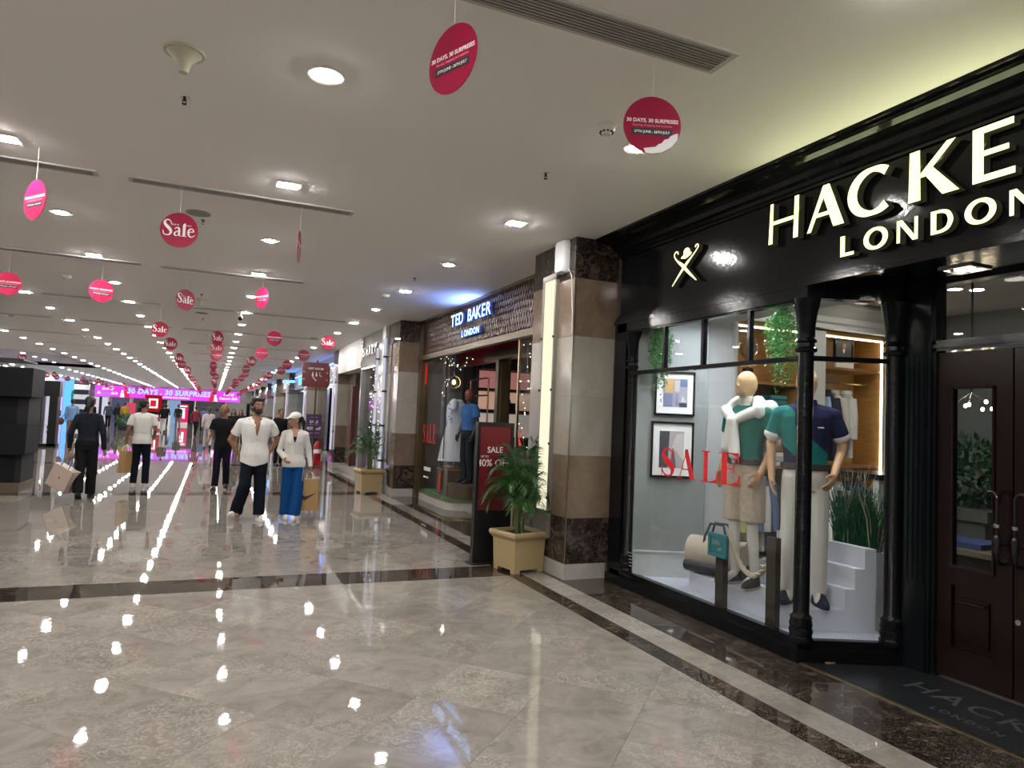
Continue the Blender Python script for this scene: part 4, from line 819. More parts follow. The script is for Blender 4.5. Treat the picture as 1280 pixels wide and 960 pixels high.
# red SALE lettering on the glass, serif capitals
RED = mat('red_vinyl', (.62, .008, .02), .5)
def serif(ch, mb, f, d):
    if ch == 'S': ribbon(mb, [(.62,.70,.02),(.62,.74,.035),(.56,.88,.05),(.42,.965,.05),(.26,.96,.07),(.14,.84,.13),(.16,.68,.19),(.34,.54,.24),(.54,.40,.25),(.62,.25,.19),(.56,.08,.09),(.40,.025,.06),(.22,.07,.06),(.10,.2,.05),(.08,.3,.02)], f, d, 0, 0); poly(mb, [(.59,.66),(.65,.66),(.65,1),(.62,1)], f, d, 0, 0); poly(mb, [(.05,0),(.08,0),(.11,.34),(.05,.34)], f, d, 0, 0)
    if ch == 'A':
        for P in ([(.12,0),(.16,0),(.46,.9),(.46,1)], [(.40,1),(.52,1),(.86,.02),(.64,.02),(.37,.86)], [(.22,.30),(.64,.30),(.64,.34),(.22,.34)], [(.02,0),(.28,0),(.28,.03),(.02,.03)], [(.54,0),(.97,0),(.97,.03),(.54,.03)]): poly(mb, P, f, d, 0, 0)
    if ch == 'L':
        for P in ([(.14,.02),(.34,.02),(.34,.98),(.14,.98)], [(.02,.965),(.46,.965),(.46,1),(.02,1)], [(.02,0),(.82,0),(.82,.035),(.02,.035)], [(.82,0),(.86,.32),(.82,.32),(.74,.12),(.5,.03)]): poly(mb, P, f, d, 0, 0)
    if ch == 'E':
        for P in ([(.14,.02),(.36,.02),(.36,.98),(.14,.98)], [(.02,.965),(.80,.965),(.80,1),(.02,1)], [(.02,0),(.84,0),(.84,.035),(.02,.035)], [(.36,.5),(.60,.5),(.60,.535),(.36,.535)], [(.60,.38),(.64,.38),(.64,.66),(.60,.66)], [(.78,1),(.82,.70),(.79,.70),(.70,.9),(.5,.97)], [(.82,0),(.88,.34),(.84,.34),(.74,.12),(.5,.03)]): poly(mb, P, f, d, 0, 0)
t = thing('sale_lettering', 'large red SALE lettering stuck on the black shopfront window', 'window sticker', (3.695, 4.65, 1.09))
for ch, y0, wd_ in (('S', 5.165, .25), ('A', 4.93, .25), ('L', 4.61, .22), ('E', 4.40, .26)):
    mb = MB(); serif(ch, mb, lambda u, v, w_: (3.6965-w_, y0-u*wd_/.9, 1.085+v*.25), .0008); mk('letter', mb, RED, t)
t = thing('window_small_print', 'few lines of tiny grey print low at the left of the shop window', 'window sticker', (3.6955, 5.55, .25)); mb = MB()
for i, w_ in enumerate((.13, .16, .12, .09, .10)): mb.add(box(3.695, 3.6965, 5.66-w_, 5.66, .315-i*.03, .321-i*.03))
mk('print', mb, mat('grey_vinyl', (.25, .26, .27), .6), t)
# shop seen through the doors: planter trough, table with folded clothes, small chandelier
LEAF = [mat('shrub_leaf_%d' % i, c, .35, trans=.15) for i, c in enumerate([(.012,.055,.018), (.02,.09,.025), (.045,.13,.05)])]
def bush(mb, c, r, n, s, rs):
    for i in range(n):
        d_ = Vector((rs.gauss(0,1), rs.gauss(0,1), rs.gauss(0,1))).normalized()*rs.uniform(.55, 1); p = Vector(c)+Vector((d_.x*r[0], d_.y*r[1], d_.z*r[2])); a = (d_+Vector((rs.gauss(0,.5), rs.gauss(0,.5), rs.gauss(-.2,.5)))).normalized(); b = a.cross(Vector((rs.gauss(0,1), rs.gauss(0,1), rs.gauss(0,1)))).normalized(); l = s*rs.uniform(.7, 1.3); o = len(mb.v)
        mb.v += [tuple(p), tuple(p+a*l*.5+b*l*.22), tuple(p+a*l), tuple(p+a*l*.5-b*l*.22)]; mb.f.append((o, o+1, o+2, o+3)); mb.m.append(rs.choice([0, 0, 1, 1, 2]))
t = thing('shop_shrub', 'leafy green shrub in a grey trough seen through the shop door glass', 'plant', (6.85, 4.48, .0)); mb = MB(); bush(mb, (6.85, 4.46, 1.17), (.45, .5, .36), 900, .10, random.Random(4)); tag(mk('foliage', mb, LEAF, t), kind='stuff')
mk('trough', MB().add(box(6.36, 7.36, 4.0, 5.0, .78, .88)).add(box(6.41, 7.31, 4.05, 4.95, .012, .78)), mat('grey_trough', (.14,.14,.13), .5), t)
t = thing('shop_table', 'low wooden table with a pale top inside the shop doors', 'table', (5.75, 3.75, 0)); mk('top', box(5.4, 6.05, 3.2, 4.2, .62, .66), mat('table_top', (.20,.15,.10), .4), t); mk('apron', box(5.45, 6.0, 3.25, 4.15, .5, .62), DKB, t)
for x, y in ((5.45, 3.25), (5.98, 3.25), (5.45, 4.13), (5.98, 4.13)): mk('leg', box(x-.03, x+.03, y-.03, y+.03, .012, .5), DKB, t)
whole('folded_jeans', MB().add(rings([[(5.7+sx*.18, 3.72+sy*.2, .662+k*.02) for sx, sy in ((-1,-1),(1,-1),(1.05,0),(1,1),(-1,1),(-1.05,0))] for k in range(3)])), mat('blue_denim', (.04, .07, .20), .8), 'folded blue garment on the table inside the shop door', 'garment', None, 30)
t = thing('chandelier', 'small chandelier with bright bulbs seen through the door glass', 'chandelier', (6.6, 4.3, 1.8)); mk('stem', cyl((6.6, 4.3, 1.95), (6.6, 4.3, 3.02), .01, .01, 8), DARKP, t)
for k in range(7):
    a = 2*pi*k/7; x, y = 6.6+.16*cos(a), 4.3+.16*sin(a); z = 1.83+.03*(k % 3); arm = mk('arm', tube([(6.6, 4.3, 1.97), (6.6+.1*cos(a), 4.3+.1*sin(a), 1.90), (x, y, z)], .005, 6), CHROME, t); mk('bulb', ell((x, y, z-.015), (.016, .016, .02), 10, 6), emis('warm_bulb', (1, .82, .55), 18), arm)
for i, (x, y) in enumerate(((6.9, 4.45), (6.72, 4.55), (5.3, 2.6), (5.2, 4.5), (6.6, 5.3), (7.3, 3.2), (5.6, 5.4))):
    t = thing('shop_downlight', ['left of the pair of ceiling lamps seen over the shop door', 'right of the pair of ceiling lamps seen over the shop door', 'shop ceiling lamp just inside the doors', 'shop ceiling lamp behind the display window', 'shop ceiling lamp before the oak wardrobe bay', 'shop ceiling lamp deep inside beyond the shrub', 'shop ceiling lamp before the oak shelving bay'][i], 'ceiling light', (x, y, 3.0)); mk('rim', lathe([(.06, 3.008), (.085, 3.008), (.085, 3.02), (.06, 3.02)], (x, y, 0), 16), WHITEP, t); mk('diffuser', lathe([(.001, 3.01), (.062, 3.01), (.062, 3.018), (.001, 3.018)], (x, y, 0), 16), emis('shop_lens', (1, .96, .9), 90), t)
for i, (x, y, l) in enumerate(((4.0, 5.0, 'window lamp over the duffel bag'), (3.98, 4.45, 'window lamp over the first mannequin'), (4.02, 3.85, 'window lamp over the second mannequin'), (4.25, 4.75, 'window lamp near the pale panel'), (4.3, 3.6, 'window lamp over the onion grass'))):
    t = thing('display_light', 'small round '+l, 'ceiling light', (x, y, 2.55)); mk('rim', lathe([(.045, 2.55), (.06, 2.55), (.06, 2.56), (.045, 2.56)], (x, y, 0), 16), WHITEP, t); mk('diffuser', lathe([(.001, 2.552), (.046, 2.552), (.046, 2.558), (.001, 2.558)], (x, y, 0), 16), emis('display_lens', (.93, .97, 1), 420), t)
# ---------------------------------------------------------------- people: bodies grown from overlapping volumes and fused into one surface
def fuse(name, prims, voxel, mats, parent, smooth_it=3, wrinkle=0.0, wscale=9.0, matfn=None, wstretch=(1,1,.6)):
    mb = MB()
    for p in prims: mb.add(p)
    me = D.meshes.new(name); me.from_pydata(mb.v, [], mb.f); ob = D.objects.new(name, me)
    r_ = ob.modifiers.new('fuse', 'REMESH'); r_.mode = 'VOXEL'; r_.voxel_size = voxel; r_.use_smooth_shade = True
    s_ = ob.modifiers.new('soften', 'SMOOTH'); s_.factor = .5; s_.iterations = smooth_it
    me2 = to_mesh(ob)
    D.objects.remove(ob); me2.name = name
    if wrinkle:
        nr = [tuple(v.normal) for v in me2.vertices]; out = []
        for v, q in zip(me2.vertices, nr):
            c = v.co; n_ = wrinkle*noise.noise(Vector((c.x*wscale*wstretch[0], c.y*wscale*wstretch[1], c.z*wscale*wstretch[2]))); out += [c.x+q[0]*n_, c.y+q[1]*n_, c.z+q[2]*n_]
        me2.vertices.foreach_set('co', out); me2.update()
    me2.materials.clear()
    for m in (mats if isinstance(mats, (list, tuple)) else [mats]): me2.materials.append(m)
    if matfn: me2.polygons.foreach_set('material_index', [matfn(p.center) for p in me2.polygons])
    me2.polygons.foreach_set('use_smooth', [True]*len(me2.polygons))
    o = D.objects.new(name, me2); COL.objects.link(o)
    if parent: o.parent = parent
    o['_o'] = (0, 0, 0)
    return o
def V3(p): return Vector(p)
def hand_prims(wr, el_, s, k, curl=35, n=None, fr_=.0085):
    d = (V3(wr)-V3(el_)).normalized(); n = V3(n) if n is not None else V3((-s, 0, 0)); n = (n-d*n.dot(d)).normalized(); lat = d.cross(n)
    if lat.y > 0: lat = -lat                     # thumb side points forward
    P = []; c = V3(wr)+d*.045*k
    m = Matrix((lat, n, d)).transposed()
    P.append(ell(c, (.040*k, .017*k, .052*k), 12, 8, m)); P.append(tcap(V3(wr)-d*.03*k, V3(wr)+d*.02*k, .026*k, .025*k))
    for i, (o, l) in enumerate(((.030, .070), (.011, .080), (-.009, .074), (-.028, .058))):
        b = c+lat*o*k+d*.035*k; a1, a2 = R(curl*.6), R(curl*1.5)
        d1 = d*cos(a1)+n*sin(a1); d2 = d*cos(a2)+n*sin(a2); p1 = b+d1*l*.55*k; p2 = p1+d2*l*.5*k
        P.append(tcap(b, p1, fr_*k*1.08, fr_*k, 8, 2)); P.append(tcap(p1, p2, fr_*k, fr_*k*.85, 8, 2))
    tb = V3(wr)+d*.02*k+lat*.028*k; t1 = tb+(lat*.7+d*.75+n*.25).normalized()*.042*k; t2 = t1+(d*.9+lat*.15+n*.4).normalized()*.034*k
    P.append(tcap(tb, t1, .0125*k, .0105*k, 8, 2)); P.append(tcap(t1, t2, .0105*k, .0085*k, 8, 2))
    return P
def cl(name, c, b=.12): return mat('fabric_'+name, c, .9, bump=b, bscale=30, spec=.15)
SKIN = mat('skin_brown', (.26, .125, .075), .5); SKINL = mat('skin_light_brown', (.38, .20, .13), .5); HAIRM = mat('black_hair', (.008, .007, .007), .45, bump=.4, bscale=90, stretch=(1, 1, .2)); SOLE = mat('white_sole', (.62, .60, .57), .5); SHB = mat('black_shoe', (.012, .012, .012), .35); SHW = mat('white_shoe', (.62, .61, .58), .45, bump=.1, bscale=30)
def person(label, loc, rz, h, top, bottom, shoe=None, skin=None, hair='short', j=None, longs=False, hyaw=0, hpitch=0, vox=.012, sex='m', tuck=False, flare=0.0, curl=(35, 35), slim=1.0, group=None, face=True, shirt_open=False, beard=False, hairm=None, toe=(0, 0), shorts=False, mann=None, cloth_wr=.006, name='person', cat='person'):
    k = h/1.75; J = dict(sp=(0,0,0), elp=(.225,.03,1.14), elm=(-.225,.03,1.14), wrp=(.235,-.06,.90), wrm=(-.235,-.06,.90), knp=(.095,-.015,.50), knm=(-.095,-.015,.50), anp=(.10,.02,.085), anm=(-.10,.02,.085), shw=.185 if sex == 'm' else .160, lean=0.0, hipw=.165 if sex == 'm' else .17, np=None, nm=None)
    if j: J.update(j)
    T = lambda p: (p[0]*k, p[1]*k, p[2]*k); ln = J['lean']; skin = skin or SKIN
    root = thing(name, label, cat, loc, rz, group, world=False)
    sh = {s: (s*J['shw'], .015-ln, 1.395) for s in (1, -1)}; el_ = {1: J['elp'], -1: J['elm']}; wr = {1: J['wrp'], -1: J['wrm']}; kn = {1: J['knp'], -1: J['knm']}; an = {1: J['anp'], -1: J['anm']}; hp = {s: (s*.09, 0, .92) for s in (1, -1)}; nn = {1: J['np'], -1: J['nm']}
    def torso(e, z0, z1, sl=1.0):
        m_ = [(.88,.0,.165,.115),(.95,.0,J['hipw'],.12),(1.06,-ln*.3,.145 if sex == 'm' else .132,.105),(1.18,-ln*.55,.158 if sex == 'm' else .142,.112),(1.30,-ln*.8,.175 if sex == 'm' else .155,.118 if sex == 'm' else .125),(1.38,-ln*.9,.18 if sex == 'm' else .155,.108),(1.435,-ln,.155 if sex == 'm' else .135,.085),(1.475,-ln,.085,.065)]
        def at(z):
            for a, b in zip(m_, m_[1:]):
                if a[0] <= z <= b[0]:
                    q = (z-a[0])/(b[0]-a[0]); return tuple(a[i]+(b[i]-a[i])*q for i in range(4))
            return m_[0] if z < m_[0][0] else m_[-1]
        zs = [z0]+[m[0] for m in m_ if z0 < m[0] < z1]+[z1]
        return loft([(0, at(z)[1]*k, z*k, (at(z)[2]*sl+e)*k, (at(z)[3]*sl+e)*k) for z in zs], 20)
    B = [torso(-.012, .88, 1.475, slim)]
    nb = (0, -ln+.005, 1.44); hb = Matrix.Translation((0, (-ln-.005)*k, 1.50*k)) @ Matrix.Rotation(R(hyaw), 4, 'Z') @ Matrix.Rotation(R(hpitch), 4, 'X')
    def HD(vf): return [tuple(hb @ V3((p[0]*k, p[1]*k, (p[2]-1.50)*k))) for p in vf[0]], vf[1]
    B.append(tcap(T(nb), T((0, -ln-.008, 1.55)), .056*k*(1 if sex == 'm' else .85), .052*k*(1 if sex == 'm' else .85)))
    if mann: B += [HD(ell((0,-.004,1.645), (.078,.094,.112), 16, 10)), HD(ell((0,-.028,1.60), (.062,.07,.085), 14, 8)), HD(tcap((0,-.094,1.655), (0,-.104,1.625), .010, .013, 8, 2))]
    else:
        B += [HD(ell((0,.008,1.665), (.076,.096,.092), 16, 10)), HD(ell((0,-.022,1.60), (.059,.072,.083), 14, 8)), HD(ell((0,-.055,1.548), (.030,.028,.024), 10, 6))]
        if face:
            B += [HD(tcap((0,-.092,1.648), (0,-.112,1.612), .009, .015, 8, 2)), HD(tcap((-.032,-.083,1.668), (.032,-.083,1.668), .012, .012, 8, 2)), HD(tcap((-.018,-.090,1.573), (.018,-.090,1.573), .009, .009, 8, 2))]
            for s in (1,-1): B += [HD(ell((s*.077,.005,1.625), (.012,.022,.032), 8, 6)), HD(ell((s*.036,-.072,1.615), (.022,.02,.02), 8, 6))]
    for s in (1,-1):
        B += [tcap(T(sh[s]), T(el_[s]), .050*k*slim, .040*k*slim), tcap(T(el_[s]), T(wr[s]), .040*k*slim, .027*k), tcap(T((0, .012-ln, 1.43)), T(sh[s]), .045*k, .045*k)]
        B += hand_prims(T(wr[s]), T(el_[s]), s, k, curl[0 if s > 0 else 1], nn[s], max(.0085, vox*.8/k))
        B += [tcap(T(hp[s]), T(kn[s]), .072*k*slim, .050*k*slim), tcap(T(kn[s]), T(an[s]), .052*k*slim, .036*k)]
        B += [tcap(T(an[s]), T((an[s][0], an[s][1]-.10, max(.045, an[s][2]-.045))), .036*k, .03*k)]
    body = fuse('body', B, vox, mann['mats'] if mann else skin, root, 2, matfn=(lambda c: mann['fn'](c/k)) if mann else None)
    # top
    tmat = top if not isinstance(top, list) else top
    z0 = J.get('hem', .985 if tuck else .86)
    P = [torso(.014, z0, J.get('ztop', 1.468), slim)]
    if sex == 'f': P += [ell(T((s*.065, -.085-ln*.8, 1.275)), (.062*k, .055*k, .06*k)) for s in (1,-1)]
    for s in (1,-1):
        P.append(tcap(T((s*.06, .012-ln, 1.425)), T(sh[s]), .064*k, .064*k))
        if longs: P += [tcap(T(sh[s]), T(el_[s]), .060*k, .048*k), tcap(T(el_[s]), T(V3(el_[s]).lerp(V3(wr[s]), .97)), .050*k, .038*k)]
        else:
            e = V3(sh[s]).lerp(V3(el_[s]), .66); P += [ell(T(sh[s]), (.062*k,.064*k,.062*k)), cyl(T(sh[s]), T(e), .061*k, .070*k, 14)]
    tl = tmat if isinstance(tmat, list) else [tmat]
    if 'hem' in J: P.append(loft([(0,0,J['hem']*k,.178*k*slim,.125*k*slim),(0,0,.95*k,.184*k*slim,.142*k*slim),(0,0,1.1*k,.160*k*slim,.125*k*slim)], 20))
    shirt = fuse('top', P, vox, tl, root, 3, wrinkle=cloth_wr, matfn=(top_fn(k) if isinstance(top, list) else None))
    # bottom
    Q = [loft([(0,0,.83*k,.15*k*slim,.11*k*slim),(0,0,.93*k,(J['hipw']+.012)*k*slim,.128*k*slim),(0,-ln*.2*k,1.04*k,.152*k*slim,.118*k*slim)], 20)]
    for s in (1,-1):
        if shorts:
            e = V3(hp[s]).lerp(V3(kn[s]), .94); Q += [cyl(T((s*.08,0,.90)), T(e), .100*k, .100*k, 18)]
        else: Q += [tcap(T((s*.08,0,.90)), T(kn[s]), .094*k*slim, (.072+flare*.02)*k), cyl(T(kn[s]), T(V3(an[s])*1.03-V3(kn[s])*.03), (.071+flare*.02)*k, (.066+flare*.03)*k, 16)]
    fuse('shorts' if shorts else 'trousers', Q, vox, bottom, root, 3, wrinkle=cloth_wr)
    # shoes
    for s in (1,-1):
        a = an[s]; th = R(toe[0 if s > 0 else 1]); dz = a[2]-.085; pt = J.get('pitch'+('p' if s > 0 else 'm'), 0)
        M_ = Matrix.Translation(T((a[0], a[1], a[2]-.085))) @ Matrix.Rotation(th, 4, 'Z') @ Matrix.Rotation(R(pt), 4, 'X')
        up_ = MB().add(loft([(0,-.06*k,.018*k,.045*k,.135*k),(0,-.06*k,.035*k,.046*k,.136*k),(0,-.045*k,.06*k,.040*k,.105*k),(0,-.01*k,.085*k,.036*k,.062*k),(0,.005*k,.10*k,.035*k,.048*k)], 16), 0, M_)
        so = mk('shoe', up_, (mann or {}).get('shoe') or shoe or SHB, root, 50, off=(0,0,0))
        mk('sole', MB().add(loft([(0,-.06*k,0,.046*k,.138*k),(0,-.06*k,.02*k,.049*k,.141*k)], 16), 0, M_), SOLE if shoe is not SHB and not mann else ((mann or {}).get('sole') or mat('dark_sole', (.02,.02,.02), .6)), so, None, off=(0,0,0))
    # hair
    hm = hairm or HAIRM
    if hair and not mann:
        Hh = [HD(ell((0,.022,1.685), (.084,.098,.086), 14, 8)), HD(ell((0,.055,1.64), (.076,.06,.075), 14, 8))]
        if hair == 'bushy': Hh += [HD(ell((0,.022,1.722), (.080,.092,.062), 14, 8)), HD(ell((0,.06,1.62), (.080,.06,.08), 12, 8))]; Hh += [HD(ell((a*.05, -.045+abs(a)*.02, 1.735), (.045,.045,.035), 10, 6)) for a in (-1, 0, 1)]+[HD(ell((s*.07,.02,1.68), (.03,.06,.06), 10, 6)) for s in (1,-1)]
        if hair in ('pony', 'capped'): Hh += [HD(tcap((0,.115,1.665), (0,.15,1.58), .034, .038)), HD(tcap((0,.15,1.58), (0,.135,1.43), .036, .016))]
        if hair == 'long': Hh += [HD(tcap((s*.06,.05,1.64), (s*.075,.06,1.42), .045, .035)) for s in (1,-1)]+[HD(tcap((0,.08,1.62), (0,.10,1.40), .06, .045))]
        if hair == 'bald': Hh = [HD(ell((0,.052,1.63), (.076,.062,.05), 14, 8))]+[HD(ell((s*.07,.02,1.63), (.014,.05,.04), 10, 6)) for s in (1,-1)]
        fuse('hair', Hh, vox, hm, root, 1, wrinkle=.004, wscale=60)
    if beard:
        fuse('beard', [HD(ell((0,-.045,1.562), (.060,.058,.050), 12, 8)), HD(ell((s*.052,-.02,1.60), (.020,.045,.05), 10, 6)) if False else HD(ell((.05,-.022,1.598), (.018,.04,.05), 10, 6)), HD(ell((-.05,-.022,1.598), (.018,.04,.05), 10, 6)), HD(tcap((-.026,-.092,1.586), (.026,-.092,1.586), .009, .009))], vox, hm, root, 1)
    if face and not mann:
        for s in (1,-1):
            e = HD(ell((s*.031,-.081,1.647), (.013,.008,.008), 10, 6)); eo = mk('eye', MB().add(e), mat('eye_white', (.5,.48,.46), .3), root, 60, off=(0,0,0)); mk('iris', MB().add(HD(ell((s*.031,-.0885,1.647), (.006,.003,.006), 8, 5))), mat('iris_dark', (.01,.006,.004), .2), eo, 60, off=(0,0,0))
            mk('eyebrow', MB().add(HD(tcap((s*.014,-.095,1.672), (s*.048,-.086,1.675), .005, .004, 8, 2))), hm, root, 60, off=(0,0,0))
        mk('mouth', MB().add(HD(ell((0,-.099,1.571), (.022,.004,.004), 10, 6))), mat('lip', (.22,.07,.06), .5), root, 60, off=(0,0,0))
    root['k'] = k; root['_top'] = shirt.name; root['_body'] = body.name
    return root, HD, T
def top_fn(k): return None
import bmesh
def cut_neck(ob, k, w0, w1, zlo, zhi=1.6):
    """opens a V at the front of a garment so that the body shows"""
    bm = bmesh.new(); bm.from_mesh(ob.data); kill = []
    for f_ in bm.faces:
        c = f_.calc_center_median()/k
        if c.y < .015 and c.z > zlo and abs(c.x) < w0+(w1-w0)*(c.z-zlo)/(1.46-zlo): kill.append(f_)
    bmesh.ops.delete(bm, geom=kill, context='FACES'); bm.to_mesh(ob.data); bm.free()
# --- the five nearest people
WSH = cl('white_shirt', (.68, .67, .65)); NAVYJ = cl('navy_jeans', (.006, .008, .014)); BLKT = cl('black', (.008, .008, .009)); DKNAVY = cl('dark_navy', (.014, .016, .024)); BLUET = cl('royal_blue', (.005, .055, .19)); OFFWH = cl('off_white', (.62, .60, .57)); WPOLO = cl('white_polo', (.60, .59, .56))
p1, HD1, T1 = person('bearded person in open white short sleeved shirt, hands behind hips, walking', (.57, 10.3, 0), R(4), 1.68, WSH, NAVYJ, SHW, hair='bushy', beard=True, hyaw=18, vox=.0085, cloth_wr=.013, slim=1.10, flare=.7, j=dict(elp=(.325,.10,1.16), elm=(-.325,.10,1.14), wrp=(.20,.10,.93), wrm=(-.20,.10,.92), knp=(.10,-.02,.50), knm=(-.115,-.07,.50), anp=(.10,-.06,.085), anm=(-.19,.10,.11), pitchm=-14, shw=.20, hem=.775, ztop=1.44, np=(-.3,-.9,0), nm=(.3,-.9,0)), toe=(8, -40), curl=(60, 60))
# collar opening: skin shows at the chest, thin gold chain, placket, pocket flaps
tp = D.objects[p1['_top']]
for s in (1,-1): mk('collar', decal(tp, [[(s*.05,1.475),(s*.105,1.46),(s*.10,1.375),(s*.035,1.33)][::s]], .010, .006, .96), WSH, p1, off=(0,0,0))
mk('placket', decal(tp, [[(-.013,.80),(.013,.80),(.013,1.215),(-.013,1.215)]], .003, .001, .96), WSH, p1, off=(0,0,0))
for s in (1,-1): mk('front_edge', decal(tp, [[(s*.008,1.215),(s*.024,1.215),(s*.062,1.41),(s*.045,1.41)][::s]], .006, .003, .96), WSH, p1, off=(0,0,0))
for z in (.92,1.0,1.08,1.16): mk('button', decal(tp, [[(-.006,z-.006),(.006,z-.006),(.006,z+.006),(-.006,z+.006)]], .003, .004, .96), mat('button_grey', (.3,.29,.28), .4), p1, off=(0,0,0))
cut_neck(tp, .96, .010, .058, 1.20); bd = D.objects[p1['_body']]
mk('chain', decal(bd, [[(-.04,1.40),(-.032,1.40),(.0,1.272),(-.0,1.26)],[(.04,1.40),(.0,1.26),(.0,1.272),(.032,1.40)],[(-.012,1.24),(.012,1.24),(.012,1.265),(-.012,1.265)]], .004, .004, .96), mat('gold', (.6,.4,.12), .25, 1), p1, off=(0,0,0))
for s in (1,-1): mk('pocket', decal(tp, [[(s*.04,1.14),(s*.13,1.14),(s*.13,1.25),(s*.04,1.25)][::s]], .003, .001, .96), WSH, p1, off=(0,0,0)); mk('pocket_flap', decal(tp, [[(s*.036,1.25),(s*.134,1.25),(s*.134,1.225),(s*.085,1.205),(s*.036,1.225)][::s]], .004, .004, .96), WSH, p1, off=(0,0,0))
for v in tp.data.vertices:          # curved shirt tails: the hem rises at both sides
    if v.co.z < .84*.96: q = min(1, (abs(v.co.x)/.19)**1.5); v.co.z += (.84*.96-v.co.z)*q
mk('wristband', MB().add(lathe([(.027,-.02),(.034,-.018),(.034,.012),(.027,.014)], (0,0,0), 14), 0, Matrix.Translation((-.215,.096,.92))), mat('gold', (.6,.4,.12), .25, 1), p1, off=(0,0,0))
p2, HD2, T2 = person('person in white cap, white top and blue trousers carrying a brown bag', (1.10, 10.3, 0), R(-6), 1.50, OFFWH, BLUET, SHW, skin=SKINL, hair='capped', longs=True, hyaw=-62, hpitch=8, vox=.0085, sex='f', flare=1.1, j=dict(ztop=1.44, elp=(.235,.04,1.12), wrp=(.275,-.02,.88), elm=(-.235,.03,1.12), wrm=(-.15,-.13,1.0), knp=(.085,-.06,.50), knm=(-.085,.0,.49), anp=(.06,-.09,.085), anm=(-.085,.04,.09), nm=(0,.6,.5)), toe=(-5, 6), curl=(70, 45), slim=1.04)
cap_ = fuse('cap', [HD2(ell((0,.012,1.70), (.092,.108,.072), 16, 8)), HD2(tcap((-.045,-.10,1.69), (.045,-.10,1.69), .016, .016)), HD2(ell((0,-.135,1.682), (.066,.07,.009), 16, 6))], .0085, cl('white_cap', (.68, .67, .65), .05), p2, 2)
tp = D.objects[p2['_top']]
for s in (1,-1): mk('collar', decal(tp, [[(s*.046,1.47),(s*.115,1.45),(s*.085,1.38),(s*.02,1.29)][::s]], .008, .005, .857), OFFWH, p2, off=(0,0,0))
cut_neck(tp, .857, .008, .062, 1.27); mk('undershirt', decal(D.objects[p2['_body']], [[(-.05,1.36),(.05,1.36),(.05,1.24),(-.05,1.24)]], .003, .002, .857), BLKT, p2, off=(0,0,0))
for s in (1,): mk('side_stripe', MB().add(tube([(s*.165*.857,-.03,.86),(s*.15*.857,-.08,.55),(.14*.857,-.07,.25),(.12*.857,-.10,.1)], .006, 5)), WSH, p2, off=(0,0,0))
p3, _, _ = person('balding person in black polo with red sleeve panels, glancing aside while walking', (.215, 14.2, 0), R(-8), 1.60, BLKT, NAVYJ, SHB, hair='bald', hyaw=-40, hpitch=6, vox=.0095, j=dict(elp=(.24,.06,1.14), wrp=(.25,.0,.90), elm=(-.245,.05,1.15), wrm=(-.27,-.10,1.0), knp=(.09,-.03,.5), anp=(.09,.10,.12), knm=(-.09,-.05,.5), anm=(-.10,-.06,.085)), toe=(10, -10))
mk('sleeve_panel', MB().add(tube([(.10,.045,1.29),(.17,.02,1.27),(.205,.03,1.12),(.205,.03,1.04)], .035, 10, [.05,.058,.06,.055])), cl('red', (.20, .008, .02)), p3, off=(0,0,0)); mk('side_panel', MB().add(loft([(.125,.01,.80,.02,.07),(.13,.01,1.0,.02,.075),(.145,.0,1.2,.02,.07)], 12)), cl('red', (.20, .008, .02)), p3, off=(0,0,0))
p4, _, _ = person('person seen from behind with dark ponytail and large blush bag', (-1.81, 12.9, 0), R(176), 1.62, DKNAVY, BLKT, SHB, hair='pony', longs=True, vox=.0095, sex='f', face=False, slim=1.05, j=dict(elp=(.25,.05,1.12), wrp=(.27,-.03,.87), elm=(-.24,.05,1.12), wrm=(-.25,-.05,.86), knp=(.08,.04,.50), anp=(.055,.17,.13), pitchp=35, knm=(-.09,-.04,.5), anm=(-.07,-.10,.085)), toe=(0, -8), curl=(75, 30), flare=.5, tuck=True)
p5, _, _ = person('person seen from behind in white polo shirt with a brown bag', (-1.18, 14.7, 0), R(172), 1.64, WPOLO, NAVYJ, SHW, hair='short', hyaw=-30, vox=.0095, j=dict(elp=(.25,.03,1.13), wrp=(.30,-.06,.91), elm=(-.23,.0,1.14), wrm=(-.18,-.16,1.0), knp=(.095,-.02,.5), anp=(.11,.02,.085), knm=(-.095,-.02,.5), anm=(-.10,.0,.085)), toe=(10, -10), curl=(75, 35))
# bags in their hands
def carry(label, loc, rz, wx, wy, hz, m, handle, top, tilt=0, name='shopping_bag', hl=.14):
    t = thing(name, label, 'bag', loc, rz, None, world=False); T_ = Matrix.Rotation(R(tilt), 4, 'Y')
    b = MB(); e = .006
    b.add(rings([[(sx*wx/2*q, sy_*wy/2*q, z) for sx, sy_ in ((-1,-1),(1,-1),(1,1),(-1,1))] for z, q in ((0,.97),(hz*.5,1.0),(hz,1.0))]), 0, T_)
    mk('body', b, m, t, off=(0,0,0))
    ed = MB()
    for sx, sy_ in ((-1,-1),(1,-1),(1,1),(-1,1)): ed.add(tube([(sx*wx/2, sy_*wy/2, 0), (sx*wx/2, sy_*wy/2, hz)], .004, 5), 0, T_)
    for s in (-1, 1): mk('handle', MB().add(tube([(-wx*.2, s*wy*.45, hz-.005), (-wx*.16, s*wy*.3, hz+hl*.6), (0, 0, hz+hl), (wx*.16, s*wy*.3, hz+hl*.6), (wx*.2, s*wy*.45, hz-.005)], .006, 6), 0, T_), handle, t, 60, off=(0,0,0))
    return t, ed, T_
KRAFT = mat('kraft_paper', (.36, .22, .09), .7, bump=.15, bscale=6); BGB = mat('blush_card', (.52, .42, .36), .5); DKE = mat('dark_edge', (.03, .02, .02), .5)
